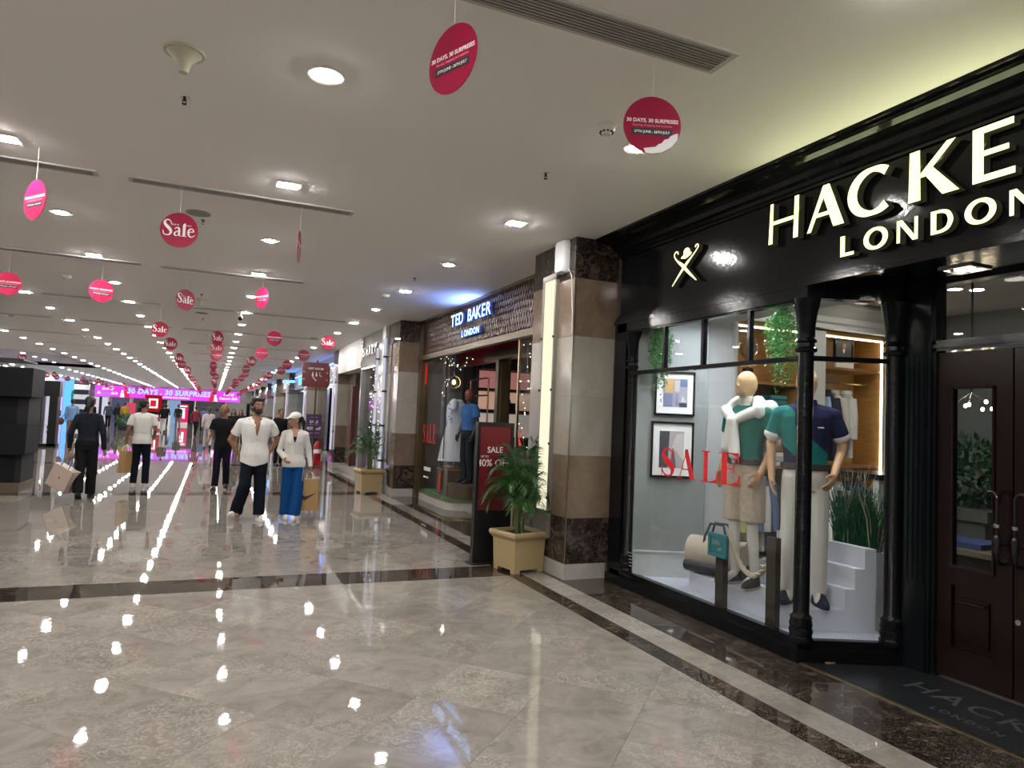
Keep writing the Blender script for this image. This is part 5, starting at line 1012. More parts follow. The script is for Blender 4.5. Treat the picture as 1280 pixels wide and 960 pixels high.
b1, ed, T_ = carry('large blush coloured boxy bag with dark edges hanging from a hand at left', (-2.16, 12.86, .17), R(-28), .36, .17, .36, BGB, DKE, 0, 24, hl=.19); mk('edging', ed, DKE, b1, off=(0,0,0)); mk('underside', MB().add(box(-.18, .18, -.085, .085, -.004, -.001), 0, T_), DKE, b1, off=(0,0,0)); mk('mark', MB().add(box(-.008, .008, -.089, -.086, .17, .2), 0, T_), DKE, b1, off=(0,0,0))
b2_, ed, T_ = carry('plain brown paper bag hanging from the hand of the person in white polo', (-1.43, 14.62, .26), R(65), .22, .13, .41, KRAFT, WHITEP, 0, 4, hl=.12)
b3, ed, T_ = carry('brown paper bag with a black curved tick mark beside blue trousers', (1.36, 10.28, .13), R(-14), .24, .13, .44, KRAFT, WHITEP, 0, -3, hl=.12)
mb = MB(); ribbon(mb, [(-.085,.21,.02),(-.092,.185,.05),(-.07,.172,.05),(-.02,.195,.03),(.075,.245,.004)], lambda u, v, w_: (u, -.066-w_, v), .002, 0, 0); mk('tick_mark', mb, PRINTK, b3, off=(0,0,0))
mb = MB(); ribbon(mb, [(-.04,.20,.02),(-.045,.18,.04),(-.03,.172,.04),(.0,.195,.025),(.05,.24,.004)], lambda u, v, w_: (.121+w_, u, v), .002, 0, 0); mk('tick_mark', mb, PRINTK, b3, off=(0,0,0))
# --- people in the distance
walk = dict(knp=(.09,-.10,.52), anp=(.09,-.14,.09), knm=(-.09,.04,.50), anm=(-.09,.22,.15), pitchm=20, elp=(.23,.10,1.16), wrp=(.24,.05,.92), elm=(-.23,-.05,1.15), wrm=(-.23,-.20,.97))
FAR = [
 ('distant person in sky blue shirt and tan trousers walking away with a brown satchel', (-5.2, 32.7), 180, 1.68, cl('sky_blue', (.16,.28,.48)), cl('tan', (.20,.13,.08)), 'short', True, {}),
 ('distant person in black walking close behind the sky blue shirt', (-5.1, 36.5), 170, 1.70, BLKT, BLKT, 'short', True, {}),
 ('distant person with long dark hair in profile before the white shopfront', (-8.2, 45.9), 75, 1.56, cl('grey_top', (.10,.09,.09)), cl('blue_jeans', (.05,.08,.13)), 'long', True, walk),
 ('distant person in grey jacket walking left of the yellow top', (-6.1, 50.8), 180, 1.72, cl('slate', (.05,.06,.085)), BLKT, 'short', True, walk),
 ('distant person in dark clothes between the grey jacket and the yellow top', (-5.7, 52.0), 175, 1.66, DKNAVY, NAVYJ, 'long', True, {}),
 ('distant person in mustard yellow top standing behind the potted bush', (-5.1, 50.0), 180, 1.72, cl('mustard', (.36,.22,.025)), cl('light_jeans', (.32,.32,.34)), 'short', True, {}),
 ('distant person in black jacket and white trousers before the red square sign', (-2.66, 46.0), 185, 1.70, BLKT, cl('pale_trousers', (.42,.42,.42)), 'short', True, walk),
 ('distant person in black jacket and taupe trousers beside the red standee', (-2.2, 53.7), 190, 1.74, cl('charcoal', (.018,.018,.02)), cl('taupe', (.14,.12,.11)), 'short', True, walk),
 ('distant person in maroon checked shirt and black trousers in the walkway', (-.80, 41.0), 150, 1.64, cl('maroon', (.16,.025,.04)), BLKT, 'short', True, walk),
 ('distant person in pale shirt with a dark plait and pale trousers, seen from behind', (-.12, 28.9), 185, 1.58, cl('pale_pink', (.48,.42,.42)), cl('pale_grey_trousers', (.40,.40,.42)), 'pony', True, walk),
 ('distant person in black top with long hair behind the balding walker', (.72, 27.5), 5, 1.55, BLKT, BLKT, 'long', True, {}),
 ('distant person in dark top between the balding walker and the bearded walker', (1.15, 32.5), 0, 1.55, cl('dark_plum', (.03,.02,.03)), BLKT, 'long', True, {}),
 ('distant person in black with hair tied, between the bearded walker and the white cap', (1.78, 20.6), 30, 1.60, BLKT, BLKT, 'short', True, {}),
 ('distant person in black shirt in the crowd left of the white polo shirt', (-3.9, 47.5), 180, 1.72, BLKT, DKNAVY, 'short', True, walk),
 ('distant person in blue shirt right of the maroon checked shirt', (-.55, 50.0), 180, 1.62, cl('mid_blue', (.08,.13,.25)), BLKT, 'short', True, {}),
 ('distant person in black under the middle of the lit banner', (-3.3, 60.0), 180, 1.7, BLKT, BLKT, 'short', True, walk),
 ('distant person in grey at the right end of the lit banner', (.3, 58.0), 180, 1.65, cl('mid_grey', (.12,.12,.13)), BLKT, 'long', True, {}),
]
for lab, (x, y), rz, h, a, b, hr, ls, jj in FAR: person(lab, (x, y, 0), R(rz), h, a, b, SHB, hair=hr, longs=ls, vox=.014 if y < 35 else .018, j=jj, face=(abs(rz) < 90 and y < 35), cloth_wr=.004)
t = thing('satchel', 'brown satchel beside the tan trousers of the sky blue shirt', 'bag', (-5.62, 32.75, .62)); mk('body', ell((-5.58, 32.75, .78), (.13, .07, .15)), cl('brown_bag', (.10, .05, .035)), t, 60); mk('strap', tube([(-5.55, 32.75, .9), (-5.42, 32.75, 1.15), (-5.3, 32.75, 1.38)], .012, 6), cl('brown_bag', (.10, .05, .035)), t, 60)
t = thing('handbag', 'grey tote bag beside the distant person in profile', 'bag', (-7.98, 45.85, .75)); mk('body', bbox(-7.96, 45.85, .92, .26, .12, .34), cl('grey_bag', (.09, .08, .08)), t); mk('strap', tube([(-8.05, 45.85, 1.08), (-8.1, 45.85, 1.3), (-7.95, 45.85, 1.09)], .012, 6), cl('grey_bag', (.09, .08, .08)), t)
# --- mannequins in the black shopfront window
TANC = mat('tan_head_cloth', (.50, .33, .18), .7, bump=.05, bscale=120); WOODM = mat('jointed_wood', (.50, .29, .16), .4, var=.1, vscale=12); WHT = mat('mannequin_white', (.62, .60, .56), .5)
def mfn(c):
    if c.z > 1.545: return 0
    if c.z > 1.40: return 1
    if abs(c.x) > .16 or c.y < -.17: return 2
    return 1
MAN = dict(mats=[TANC, WHT, WOODM], fn=mfn, shoe=mat('charcoal_canvas', (.03, .03, .032), .8), sole=mat('pale_sole', (.36, .34, .31), .6))
GREENT = cl('emerald_knit', (.010, .12, .095), .05)
m1, HDa, Ta = person('mannequin in emerald shirt and beige shorts with a white sweater over the shoulders', (4.02, 4.45, .262), R(-84), 1.735, GREENT, mat('beige_print_cotton', (.40, .335, .27), .85, bump=.15, bscale=14, var=.12, vscale=30), hair=None, hyaw=-6, vox=.0085, tuck=True, shorts=True, mann=MAN, slim=.92, name='mannequin', cat='mannequin', j=dict(elp=(.235,.06,1.17), wrp=(.215,-.07,.93), elm=(-.235,.05,1.17), wrm=(-.22,-.05,.92), np=(-.8,.2,0)), toe=(14, -14), curl=(40, 25), cloth_wr=.004)
fuse('sweater', [tcap((-.16,.06,1.44), (.16,.06,1.44), .058, .058), tcap((-.10,.02,1.49), (-.165,-.05,1.40), .054, .05), tcap((.10,.02,1.49), (.165,-.05,1.40), .054, .05), tcap((-.17,-.06,1.42), (-.03,-.135,1.335), .048, .040), tcap((.17,-.06,1.42), (.0,-.135,1.335), .048, .040), ell((-.015,-.15,1.32), (.055,.045,.05)), tcap((-.03,-.15,1.30), (-.06,-.165,1.10), .042, .045), tcap((.0,-.15,1.30), (.03,-.165,1.06), .040, .046), tcap((.15,.09,1.44), (.16,.13,1.15), .07, .06), tcap((-.12,.10,1.44), (-.12,.14,1.12), .075, .065), tcap((.0,.11,1.44), (.0,.145,1.12), .08, .07)], .0085, cl('white_knit', (.64, .63, .61), .25), m1, 2, wrinkle=.010, wscale=14)
BELT = mat('dark_leather', (.02, .015, .012), .4)
mk('belt', MB().add(loft([(0,0,.985,.171,.138),(0,0,1.025,.167,.135)], 24)), BELT, m1, off=(0,0,0)); mk('buckle', MB().add(box(-.02, .02, -.142, -.130, .985, 1.025)), CHROME, m1, off=(0,0,0))
NAVYP = cl('navy_pique', (.012, .014, .05), .08); TEALP = cl('teal_pique', (.008, .16, .15), .08)
def diag(k_): 
    def f(c): 
        u = (c.x/k_)*.9+(c.z/k_)-1.22
        return 1 if (-.20 < u < .03 and c.y < .03) or (c.x/k_ < -.08 and c.z/k_ > 1.21 and u < .13) else 0
    return f
top_fn = diag
m2, HDb, Tb = person('mannequin in navy and teal polo shirt with white trousers behind the corner column', (4.085, 3.895, .262), R(-44), 1.735, [NAVYP, TEALP], cl('white_trousers', (.62, .61, .57), .2), hair=None, vox=.0085, tuck=True, mann=dict(MAN, shoe=mat('navy_suede', (.012, .016, .045), .9), sole=mat('navy_sole', (.01, .012, .03), .6)), slim=.96, name='mannequin', cat='mannequin', j=dict(elp=(.26,.05,1.17), wrp=(.185,-.14,.96), elm=(-.245,.06,1.17), wrm=(-.235,-.04,.92), np=(-.9,.3,0)), toe=(16, -16), curl=(35, 25), cloth_wr=.004)
mk('belt', MB().add(loft([(0,0,.985,.178,.143),(0,0,1.025,.174,.140)], 24)), BELT, m2, off=(0,0,0)); mk('collar', MB().add(lathe([(.062,1.455),(.085,1.44),(.072,1.50),(.062,1.50)], (0,.005,0), 20)), NAVYP, m2, 60, off=(0,0,0))
for s in (1,-1):
    e = Vector((s*.185,.015,1.395)).lerp(Vector((s*(.26 if s > 0 else .245),.055,1.17)), .66); mk('sleeve_cuff', MB().add(tcap(e, e+Vector((s*.006,.003,-.028)), .068, .067, 16, 1)), WSH, m2, 60, off=(0,0,0))
mk('waist_cord', MB().add(tube([(.03,-.135,1.0),(.035,-.15,.93)], .004, 5)), WSH, m2, off=(0,0,0))
mk('chest_mark', MB().add(box(.075, .115, -.137, -.128, 1.29, 1.298)), WSH, m2, off=(0,0,0))
# ---------------------------------------------------------------- light box and emergency lamp on the near pillar
t = thing('light_box', 'tall cream light box running up the side of the near stone pillar', 'light fixture', (3.20, 6.49, .6))
mk('diffuser', box(3.175, 3.205, 6.36, 6.60, .62, 3.0), emis('cream_diffuser', (1, .93, .68), .85), t)
mk('frame', MB().add(box(3.17, 3.21, 6.335, 6.36, .6, 3.02)).add(box(3.17, 3.21, 6.60, 6.65, .6, 3.02)).add(box(3.17, 3.21, 6.335, 6.65, 3.0, 3.06)).add(box(3.17, 3.21, 6.335, 6.65, .35, .62)), mat('frame_grey', (.20, .18, .15), .4), t)
for z in (.75, 1.3, 1.85, 2.4):
    for y in (6.345, 6.63): mk('bolt', cyl((3.17, y, z), (3.155, y, z), .012, .012, 8), mat('dark_bolt', (.06, .05, .04), .4, .6), t)
t = thing('emergency_light', 'white rounded emergency lamp mounted high on the near pillar', 'light fixture', (3.16, 6.22, 3.03))
mk('body', MB().add(rings([[(3.205-d_, 6.22+.105*s*cos(a)*(1 if abs(cos(a)) > .5 else 1), 3.2+.165*s*sin(a)) for a in [0]] for d_, s in ((0,1),)]) if False else rings([[(3.208-d_, 6.22+sx*.10*q, 3.20+sz*.165*q2) for sx, sz in ((-1,-.8),(-.75,-1),(.75,-1),(1,-.8),(1,.8),(.75,1),(-.75,1),(-1,.8))] for d_, q, q2 in ((0,1,1),(.05,1,1),(.075,.88,.94))])), mat('lamp_white', (.72, .73, .76), .35), t, 40)
mk('wire', tube([(3.20, 6.13, 3.08), (3.195, 6.05, 2.98), (3.20, 6.01, 2.6), (3.203, 6.005, 2.4)], .006, 6), OFFW, t)
# ---------------------------------------------------------------- planters with areca palms
POT = mat('tan_pot', (.40, .30, .15), .45, bump=.03, bscale=60); SOIL = mat('soil', (.02, .014, .01), .95, bump=.5, bscale=60)
FROND = [mat('palm_leaf_%d' % i, c, .38, trans=.2) for i, c in enumerate([(.018,.075,.012), (.035,.12,.018), (.03,.085,.04)])]; STEM = mat('palm_stem', (.10, .14, .035), .5)
def planter(loc, rz, s, H_, label):
    t = thing('planter', label, 'planter', loc, rz, None, world=False); a = s/2
    sq = lambda q, z: [(sx*q, sy_*q, z) for sx, sy_ in ((-1,-1),(1,-1),(1,1),(-1,1))]
    mk('pot', MB().add(rings([sq(a*.96, .03), sq(a*1.02, H_*.80), sq(a*1.06, H_*.81), sq(a*1.12, H_*.84), sq(a*1.20, H_*.90), sq(a*1.20, H_*.96), sq(a*1.15, H_), sq(a*.95, H_), sq(a*.90, H_*.9)], True)), POT, t, 25, off=(0,0,0))
    for sx in (-1, 1):
        for sy_ in (-1, 1): mk('foot', bbox(sx*a*.78, sy_*a*.78, .016, a*.36, a*.36, .032), POT, t, off=(0,0,0))
    mk('soil', MB().add(box(-a*.9, a*.9, -a*.9, a*.9, H_*.88, H_*.93)), SOIL, t, off=(0,0,0))
    return t
def palm(loc, rz, hgt, spread, nf, label, seed, aim=None):
    r_ = random.Random(seed); t = thing('palm', label, 'plant', loc, rz, None, world=False)
    for k in range(5): 
        a = 2*pi*k/5; mk('stem', tube([(.035*cos(a), .035*sin(a), 0), (.045*cos(a), .045*sin(a), hgt*.16), (.06*cos(a), .06*sin(a), hgt*.34)], .012, 7, [.014,.012,.008]), STEM, t, 60, off=(0,0,0))
    lim = lambda x: x if x < .10 else .10+(x-.10)*.12
    for k in range(nf):
        a = 2*pi*k*.381966+r_.uniform(-.3,.3); q = k/nf; up_ = hgt*(1.0-.55*q)*r_.uniform(.88, 1.04); out = spread*(.32+.68*q)*r_.uniform(.85, 1.1); P = []
        for i in range(13):
            u = i/12; P.append(Vector((lim(cos(a)*out*u**1.35), min(sin(a)*out*u**1.35, .22), hgt*.10+up_*.98*(u**.75) - (.20+.42*q)*up_*u**3.0)))
        mb = MB(); mb.add(tube([tuple(p) for p in P], .004, 5, [.007*(1-.08*i) for i in range(13)]), 3)
        for i in range(3, 13):
            for h_ in (0, .33, .67):
                if i == 12 and h_: continue
                p = P[i].lerp(P[min(i+1, 12)], h_); d_ = (P[min(i+1,12)]-P[i-1]).normalized(); sd = d_.cross(Vector((0,0,1))); sd = sd.normalized() if sd.length > .01 else Vector((1,0,0))
                L_ = hgt*.27*(1-.55*abs((i+h_)/12-.55)/.5)*r_.uniform(.85,1.1)
                for s in (-1, 1):
                    e = (sd*s*.75+d_*.75+Vector((0,0,-.12))).normalized(); m_ = p+e*L_*.5+Vector((0,0,.01)); tip = p+e*L_+Vector((0,0,-L_*.28)); tip.x = min(tip.x, .19); tip.y = min(tip.y, .29); m_.x = min(m_.x, .18); w_ = d_.cross(e).cross(e).normalized()*.0052*hgt
                    o = len(mb.v); mb.v += [tuple(p), tuple(m_+w_), tuple(m_-w_), tuple(tip)]; mb.f += [(o, o+1, o+2), (o+1, o+3, o+2)]; c_ = r_.choice([0,0,1,2]); mb.m += [c_, c_]
        mk('frond', mb, FROND+[STEM], t, off=(0,0,0))
    return t
planter((2.965, 6.545, 0), R(13), .375, .40, 'tan square planter at the foot of the near stone pillar'); palm((2.965, 6.545, .365), 0, 1.08, .46, 24, 'leafy green areca palm in the near tan planter before the red sale board', 21)
planter((2.91, 13.72, 0), R(6), .42, .47, 'tan square planter by the second stone pillar further along'); palm((2.91, 13.72, .43), 0, 1.02, .60, 17, 'areca palm in the further tan planter by the second pillar', 33)
# ---------------------------------------------------------------- red sale board
t = thing('sale_board', 'freestanding black framed board with a red SALE poster behind the palm', 'sign', (2.80, 6.88, 0), R(4), None, world=False)
BFR = mat('black_board', (.008, .008, .009), .35)
mk('frame', MB().add(box(-.215, .215, 0, .07, 0, .56)).add(box(-.215, -.185, 0, .07, .56, 1.49)).add(box(.185, .215, 0, .07, .56, 1.49)).add(box(-.185, .185, 0, .07, 1.455, 1.49)).add(box(-.25, .22, -.05, .12, 0, .015)), BFR, t, off=(0,0,0))
mk('poster', box(-.185, .185, .012, .05, .56, 1.455), mat('maroon_poster', (.15, .010, .016), .4), t, off=(0,0,0))
text('lettering', 'SALE', .088, (0.0, .0115, 1.195), ROTY, PRINTW, t, off=.0008); text('lettering', '40% OFF', .105, (-.01, .0115, 1.055), ROTY, PRINTW, t, off=.001); text('lettering', 'UP TO', .03, (-.12, .0115, 1.125), ROTY, PRINTW, t)
# ---------------------------------------------------------------- middle shop with the mesh fascia
BRZ = mat('bronze_frame', (.12, .085, .045), .35, .6, var=.1, vscale=3); BRASS = mat('brass', (.45,.36,.2), .3, 1); MDARK = mat('mesh_backing', (.022, .016, .016), .5)
sf = thing('shopfront', 'middle shopfront with diamond mesh fascia and bronze framing beyond the near pillar', 'shopfront', (3.7, 9.9, 0))
mk('backing', box(3.66, 3.80, 6.95, 12.98, 2.66, ZC), MDARK, sf)
mk('frame', MB().add(box(3.58, 3.68, 6.95, 12.98, 2.60, 2.69)).add(box(3.60, 3.68, 6.95, 12.98, 3.33, ZC)).add(box(3.60, 3.76, 12.72, 12.98, 0, ZC)).add(box(3.57, 3.60, 12.70, 12.76, .1, 2.62)), BRZ, sf)
mm = MB(); hh = .64; n_ = 0
for sgn in (1, -1):
    y = 6.9-hh*.42
    while y < 12.75:
        a, b = (y, 2.69), (y+hh*.42, 2.69+hh)
        if sgn < 0: a, b = (y+hh*.42, 2.69), (y, 2.69+hh)
        if min(a[0], b[0]) > 6.95 and max(a[0], b[0]) < 12.74:
            dx = .010; mm.add(prism([(-a[0]-dx, a[1]), (-a[0]+dx, a[1]), (-b[0]+dx, b[1]), (-b[0]-dx, b[1])], lambda u, v, w_: (3.655-w_, -u, v), .02))
        y += .082
tag(mk('mesh_screen', mm, mat('copper_mesh', (.17, .115, .10), .35, .5), sf), kind='stuff')
BLUEL = emis('blue_lit_letter', (.30, .52, 1.0), 3.4); DBL = mat('letter_side_blue', (.01, .02, .08), .4, emit=(.1,.2,1), es=.25)
ms = thing('shop_sign', 'blue lit shop name over the mesh fascia of the middle shop', 'shop sign', (3.6, 10.1, 2.85))
def line(s, y0, y1, z, size, gap=0):
    n = len(s); st = (y0-y1)/(n-1) if n > 1 else 0
    for i, ch in enumerate(s):
        if ch == ' ': continue
        o = text('letter', ch, size, (3.60, y0-st*i, z), ROTX, BLUEL, ms, wide=1.2, ext=.022, off=.004); o.data = o.data.copy(); o.data.materials.append(DBL)
        for p in o.data.polygons: p.material_index = 0 if p.normal.z > .5 else 1
line('TED BAKER', 10.93, 9.32, 3.13, .27); line('LONDON', 10.42, 9.72, 2.865, .135)
light('SPOT', (3.50, 9.9, 3.0), 6, (.16, .30, 1), (R(180), R(-18), 0), .05, 110, name='halo_lamp'); light('AREA', (3.50, 10.1, 3.15), 5, (.22, .34, 1), (R(180), R(-30), 0), .25, sy=1.0, name='halo_lamp')
# shop body
DG = mat('shop_dark_grey', (.09, .09, .095), .5); DG2 = mat('shop_mid_grey', (.16, .16, .165), .5)
struct('floor_middle_shop', box(3.9, 8.4, 6.9, 13.3, 0, .01), mat('grey_shop_floor', (.2,.19,.18), .3)); struct('ceiling_middle_shop', box(3.8, 8.4, 6.95, 13.3, 2.98, 3.02), DG2)
struct('wall_middle_shop', MB().add(box(7.4, 7.5, 6.9, 13.3, 0, 3.0)).add(box(3.8, 8.4, 12.98, 13.1, 0, 3.0)), DG)
side = struct('wall_side_panels', box(3.80, 4.5, 12.93, 12.975, 0, 2.98), DG); side['_o'] = (0,0,0)
for z0, z1 in ((.02,.6),(.605,1.35),(1.355,2.05),(2.055,2.6)): mk('panel', box(3.80, 4.5, 12.91, 12.93, z0, z1), DG2, side)
# window bay with rounded sill
sill = [(3.64, 12.70), (3.64, 11.4)]+[(4.04-.40*cos(a), 11.22-.36*sin(a)) for a in [pi/2*i/8 for i in range(9)]]+[(4.25, 10.86), (4.25, 12.70)]
mk('sill', prism(sill, lambda u, v, w_: (u, v, w_), .13), WHITEM, sf); mk('sill_rail', prism([(p[0]-.01 if p[0] < 4.2 else p[0], p[1]-.01 if p[1] < 12 else p[1]) for p in sill], lambda u, v, w_: (u, v, .13+w_), .035), BRASS, sf)
struct('floor_window_bay', prism([(p[0]+.02 if p[0] < 4.2 else p[0], p[1]+.02 if p[1] < 12 else p[1]) for p in sill], lambda u, v, w_: (u, v, .165+w_), .02), mat('bay_green', (.04, .22, .09), .5))
path = sill[:11]+[(4.25, 10.86)]
w4 = tag(D.objects.new('window_4', None), kind='structure'); COL.objects.link(w4); w4.location = (3.66, 11.9, .165); w4['_o'] = (3.66, 11.9, .165)
mk('pane', box(3.655, 3.66, 11.45, 12.70, .165, 2.6), glass('shop_glass', (.93,.94,.94)), w4)
gp = MB(); Pn = [(p[0]+.018, p[1]+.0) for p in sill[1:11]]
gp.add(rings([[(p[0], p[1], z) for p in Pn]+[(p[0]+.005, p[1]+.005, z) for p in Pn[::-1]] for z in (.165, 2.6)])); mk('pane', gp, MATS['shop_glass'], w4, 60)
mk('post', box(4.22, 4.36, 10.25, 10.48, .0, 2.62), BRZ, sf); mk('post', box(4.18, 4.40, 10.30, 10.42, 0, 2.62), BRZ, sf)
mk('entry_header', box(4.15, 4.3, 8.4, 10.9, 2.5, 2.62), BRZ, sf); mk('soffit', box(3.80, 4.3, 8.3, 12.7, 2.93, 2.96), mat('red_soffit', (.22, .012, .012), .45), sf)
mk('bulkhead', box(4.3, 4.34, 7.0, 12.7, 2.50, 2.98), mat('red_soffit', (.22,.012,.012), .45), sf)
w5 = tag(D.objects.new('window_5', None), kind='structure'); COL.objects.link(w5); w5.location = (3.66, 7.7, 0); w5['_o'] = (3.66, 7.7, 0)
mk('pane', box(3.655, 3.66, 6.96, 8.3, .14, 2.6), MATS['shop_glass'], w5); mk('pane', box(3.66, 4.2, 8.295, 8.30, .14, 2.6), MATS['shop_glass'], w5); mk('sill', box(3.62, 4.25, 6.96, 8.34, 0, .14), WHITEM, w5); mk('frame', box(3.645, 3.675, 8.285, 8.315, .14, 2.6), BRASS, w5)
# window contents
t = thing('wood_plinth', 'brown display plinth under the white dress', 'plinth', (3.98, 11.75, .185)); mk('block', box(3.75, 4.22, 11.35, 12.0, .187, .62), mat('walnut_block', (.10,.065,.04), .4, var=.2, vscale=5), t); mk('top', box(3.74, 4.23, 11.34, 12.01, .62, .645), mat('walnut_top', (.22,.13,.08), .3), t)
t['label'] = 'taller walnut display plinth under the white dress'
whole('wood_plinth', MB().add(lathe([(.002,.187),(.30,.187),(.30,.40),(.31,.405),(.31,.43),(.002,.43)], (4.02, 11.05+.12, 0), 28)), mat('walnut_block', (.10,.065,.04), .4, var=.2, vscale=5), 'low round walnut plinth under the blue shirted mannequin', 'plinth', None, 40)
WDR = cl('white_dress', (.62, .63, .66), .25)
dm_ = thing('dress_stand', 'white sleeveless dress with pale blue flowers on a stand in the middle shop window', 'dress', (3.95, 11.62, .645)); 
mk('dress', MB().add(loft([(3.95,11.62,.78,.30,.20),(3.95,11.62,1.1,.25,.17),(3.95,11.62,1.42,.16,.12),(3.95,11.62,1.58,.18,.13),(3.95,11.62,1.74,.17,.12),(3.95,11.62,1.83,.12,.08),(3.95,11.62,1.86,.06,.05)], 22)).add(tcap((3.86,11.5,1.80),(3.83,11.42,1.70),.07,.05)).add(tcap((4.05,11.74,1.80),(4.10,11.82,1.68),.07,.05)), WDR, dm_, 60)
fl = MB(); r_ = random.Random(2)
for i in range(26): fl.add(ell((3.95-.15+r_.uniform(-.02,.05), 11.62-.10+r_.uniform(-.08,.06), 1.45+.34*r_.random()), (.012,.012,.012), 6, 4))
mk('flowers', fl, mat('pale_blue_print', (.16,.26,.5), .8), dm_); mk('pole', cyl((3.95,11.62,.645),(3.95,11.62,.8),.012,.012,8), CHROME, dm_); mk('stand_foot', lathe([(.002,.646),(.14,.646),(.14,.656),(.002,.66)], (3.95,11.62,0), 20), CHROME, dm_)
for y in (11.5, 11.68):
    sh_ = whole('slipper', MB().add(ell((3.84, y, .68), (.10,.04,.032), 12, 6)), mat('nude_leather', (.42,.26,.18), .5), ('nearer' if y < 11.6 else 'further')+' nude slipper under the white dress', 'shoe', None, 60)
MAN2 = dict(mats=[mat('wire_head', (.25,.05,.03), .5), mat('dark_body', (.03,.03,.03), .5), mat('dark_body', (.03,.03,.03), .5)], fn=lambda c: 0 if c.z > 1.56 else 1, shoe=SHB, sole=mat('dark_sole', (.02,.02,.02), .6))
person('mannequin in blue polo shirt and dark trousers in the middle shop window', (4.02, 11.15, .432), R(-75), 1.60, cl('blue_polo', (.05,.14,.38), .1), cl('dark_jeans', (.015,.018,.025)), hair=None, mann=MAN2, vox=.011, name='mannequin', cat='mannequin', tuck=True, cloth_wr=.004, j=dict(elm=(-.225,.03,1.14)))
def easel(y, lab):
    t = thing('copper_frame', lab, 'display frame', (4.35, y, .187))
    for yy in (y-.45, y+.45): mk('post', cyl((4.35, yy, .187), (4.35, yy, 2.25), .016, .016, 8), mat('copper', (.5,.22,.14), .3, 1), t)
    for z in (1.95, 2.25): mk('rail', cyl((4.35, y-.45, z), (4.35, y+.45, z), .014, .014, 8), mat('copper', (.5,.22,.14), .3, 1), t)
    return t
easel(11.6, 'thin copper display frame behind the blue shirted mannequin')
RING = mat('gold_wire', (.55,.42,.2), .3, 1)
def hoop(x, y, z, lab):
    t = thing('wire_globe', lab, 'decoration', (x, y, z-.13)); 
    for k in range(4):
        a = pi*k/4; mk('hoop', tube([(x+.13*cos(b)*cos(a), y+.13*cos(b)*sin(a), z+.11*sin(b)) for b in [2*pi*i/20 for i in range(21)]], .004, 5), RING, t)
    mk('cord', cyl((x, y, z+.11), (x, y, 2.98), .003, .003, 5), CORD, t); mk('bulb', ell((x, y, z), (.03,.03,.04), 10, 6), emis('warm_bulb', (1,.82,.55), 18), t)
hoop(3.92, 11.75, 2.17, 'gold wire globe hanging above the white dress'); hoop(3.85, 7.25, 2.28, 'gold wire globe hanging in the window nearest the pillar')
def cs(y0, z0, s, name, lab, x=3.650):
    t = thing(name, lab, 'window sticker', (x, y0, z0)); 
    for i, ch in enumerate('SALE'):
        mb = MB(); serif(ch, mb, lambda u, v, w_: (x-.0003-w_, y0-i*s*.62-u*s*.55, z0+v*s), .0008); mk('letter', mb, RED, t)
    return t
cs(12.62, 1.06, .34, 'sale_lettering', 'red SALE lettering on the left window of the middle shop'); cs(8.22, .98, .42, 'sale_lettering', 'red SALE lettering on the window beside the near pillar')
whole('red_sticker', box(3.648, 3.652, 12.55, 12.68, 2.15, 2.52), RED, 'red paper strip high on the left window of the middle shop', 'window sticker')
whole('red_arrow', prism([(-11.48,.24),(-11.42,.30),(-11.445,.30),(-11.445,.56),(-11.515,.56),(-11.515,.30),(-11.54,.30)], lambda u, v, w_: (3.648-w_, -u, v), .003), RED, 'red paper arrow pointing down on the window under the white dress', 'window sticker')
t = thing('window_lettering', 'small pale lettering low on the left window of the middle shop', 'window sticker', (3.65, 12.3, .45)); mb = MB()
for i, (w_, z) in enumerate(((.42,.55),(.30,.42))):
    for k in range(7): mb.add(box(3.648, 3.652, 12.45-w_*k/7-.04, 12.45-w_*k/7, z, z+(.07 if i == 0 else .03)))
mk('print', mb, PRINTW, t)
# interior display wall beyond the entry and goods in the right window
t = thing('display_unit', 'pink and peach backlit display wall inside the middle shop', 'shelving', (5.6, 12.85, 0))
mk('carcass', box(4.75, 6.9, 12.82, 12.9, .01, 2.7), DG, t)
for z0, z1, m_ in ((2.16, 2.5, mat('pink_panel', (.5,.20,.18), .5, emit=(1,.4,.36), es=.22)), (1.74, 2.09, mat('peach_panel', (.6,.36,.26), .5, emit=(1,.62,.45), es=.30)), (1.2, 1.66, mat('pale_panel', (.6,.5,.42), .5, emit=(1,.85,.7), es=.25))): mk('panel', box(4.8, 6.85, 12.80, 12.82, z0, z1), m_, t)
for z in (1.12, 1.67, 2.10, 2.52): mk('shelf', box(4.78, 6.87, 12.6, 12.82, z, z+.05), mat('dark_shelf', (.03,.03,.03), .4), t)
t = thing('handbag', 'dark navy handbag on the peach display shelf inside the middle shop', 'bag', (5.35, 12.68, 1.72)); mk('body', bbox(5.35, 12.69, 1.80, .34, .14, .16), cl('navy_bag', (.02,.025,.06)), t); mk('handle', tube([(5.25,12.7,1.87),(5.28,12.7,1.95),(5.42,12.7,1.95),(5.45,12.7,1.87)], .012, 6), cl('navy_bag', (.02,.025,.06)), t)
t = thing('handbag', 'large dark holdall on a stand in the window beside the near pillar', 'bag', (3.95, 7.62, 1.2)); mk('body', rings([[(3.95+sx*.14*q, 7.62+sy_*.30*q, z) for sx, sy_ in ((-1,-1),(1,-1),(1,1),(-1,1))] for z, q in ((1.215,.96),(1.45,1),(1.58,.85))]), cl('dark_holdall', (.035,.04,.05)), t); mk('handle', tube([(3.95,7.48,1.57),(3.95,7.5,1.72),(3.95,7.74,1.72),(3.95,7.76,1.57)], .016, 8), cl('red', (.20,.008,.02)), t)
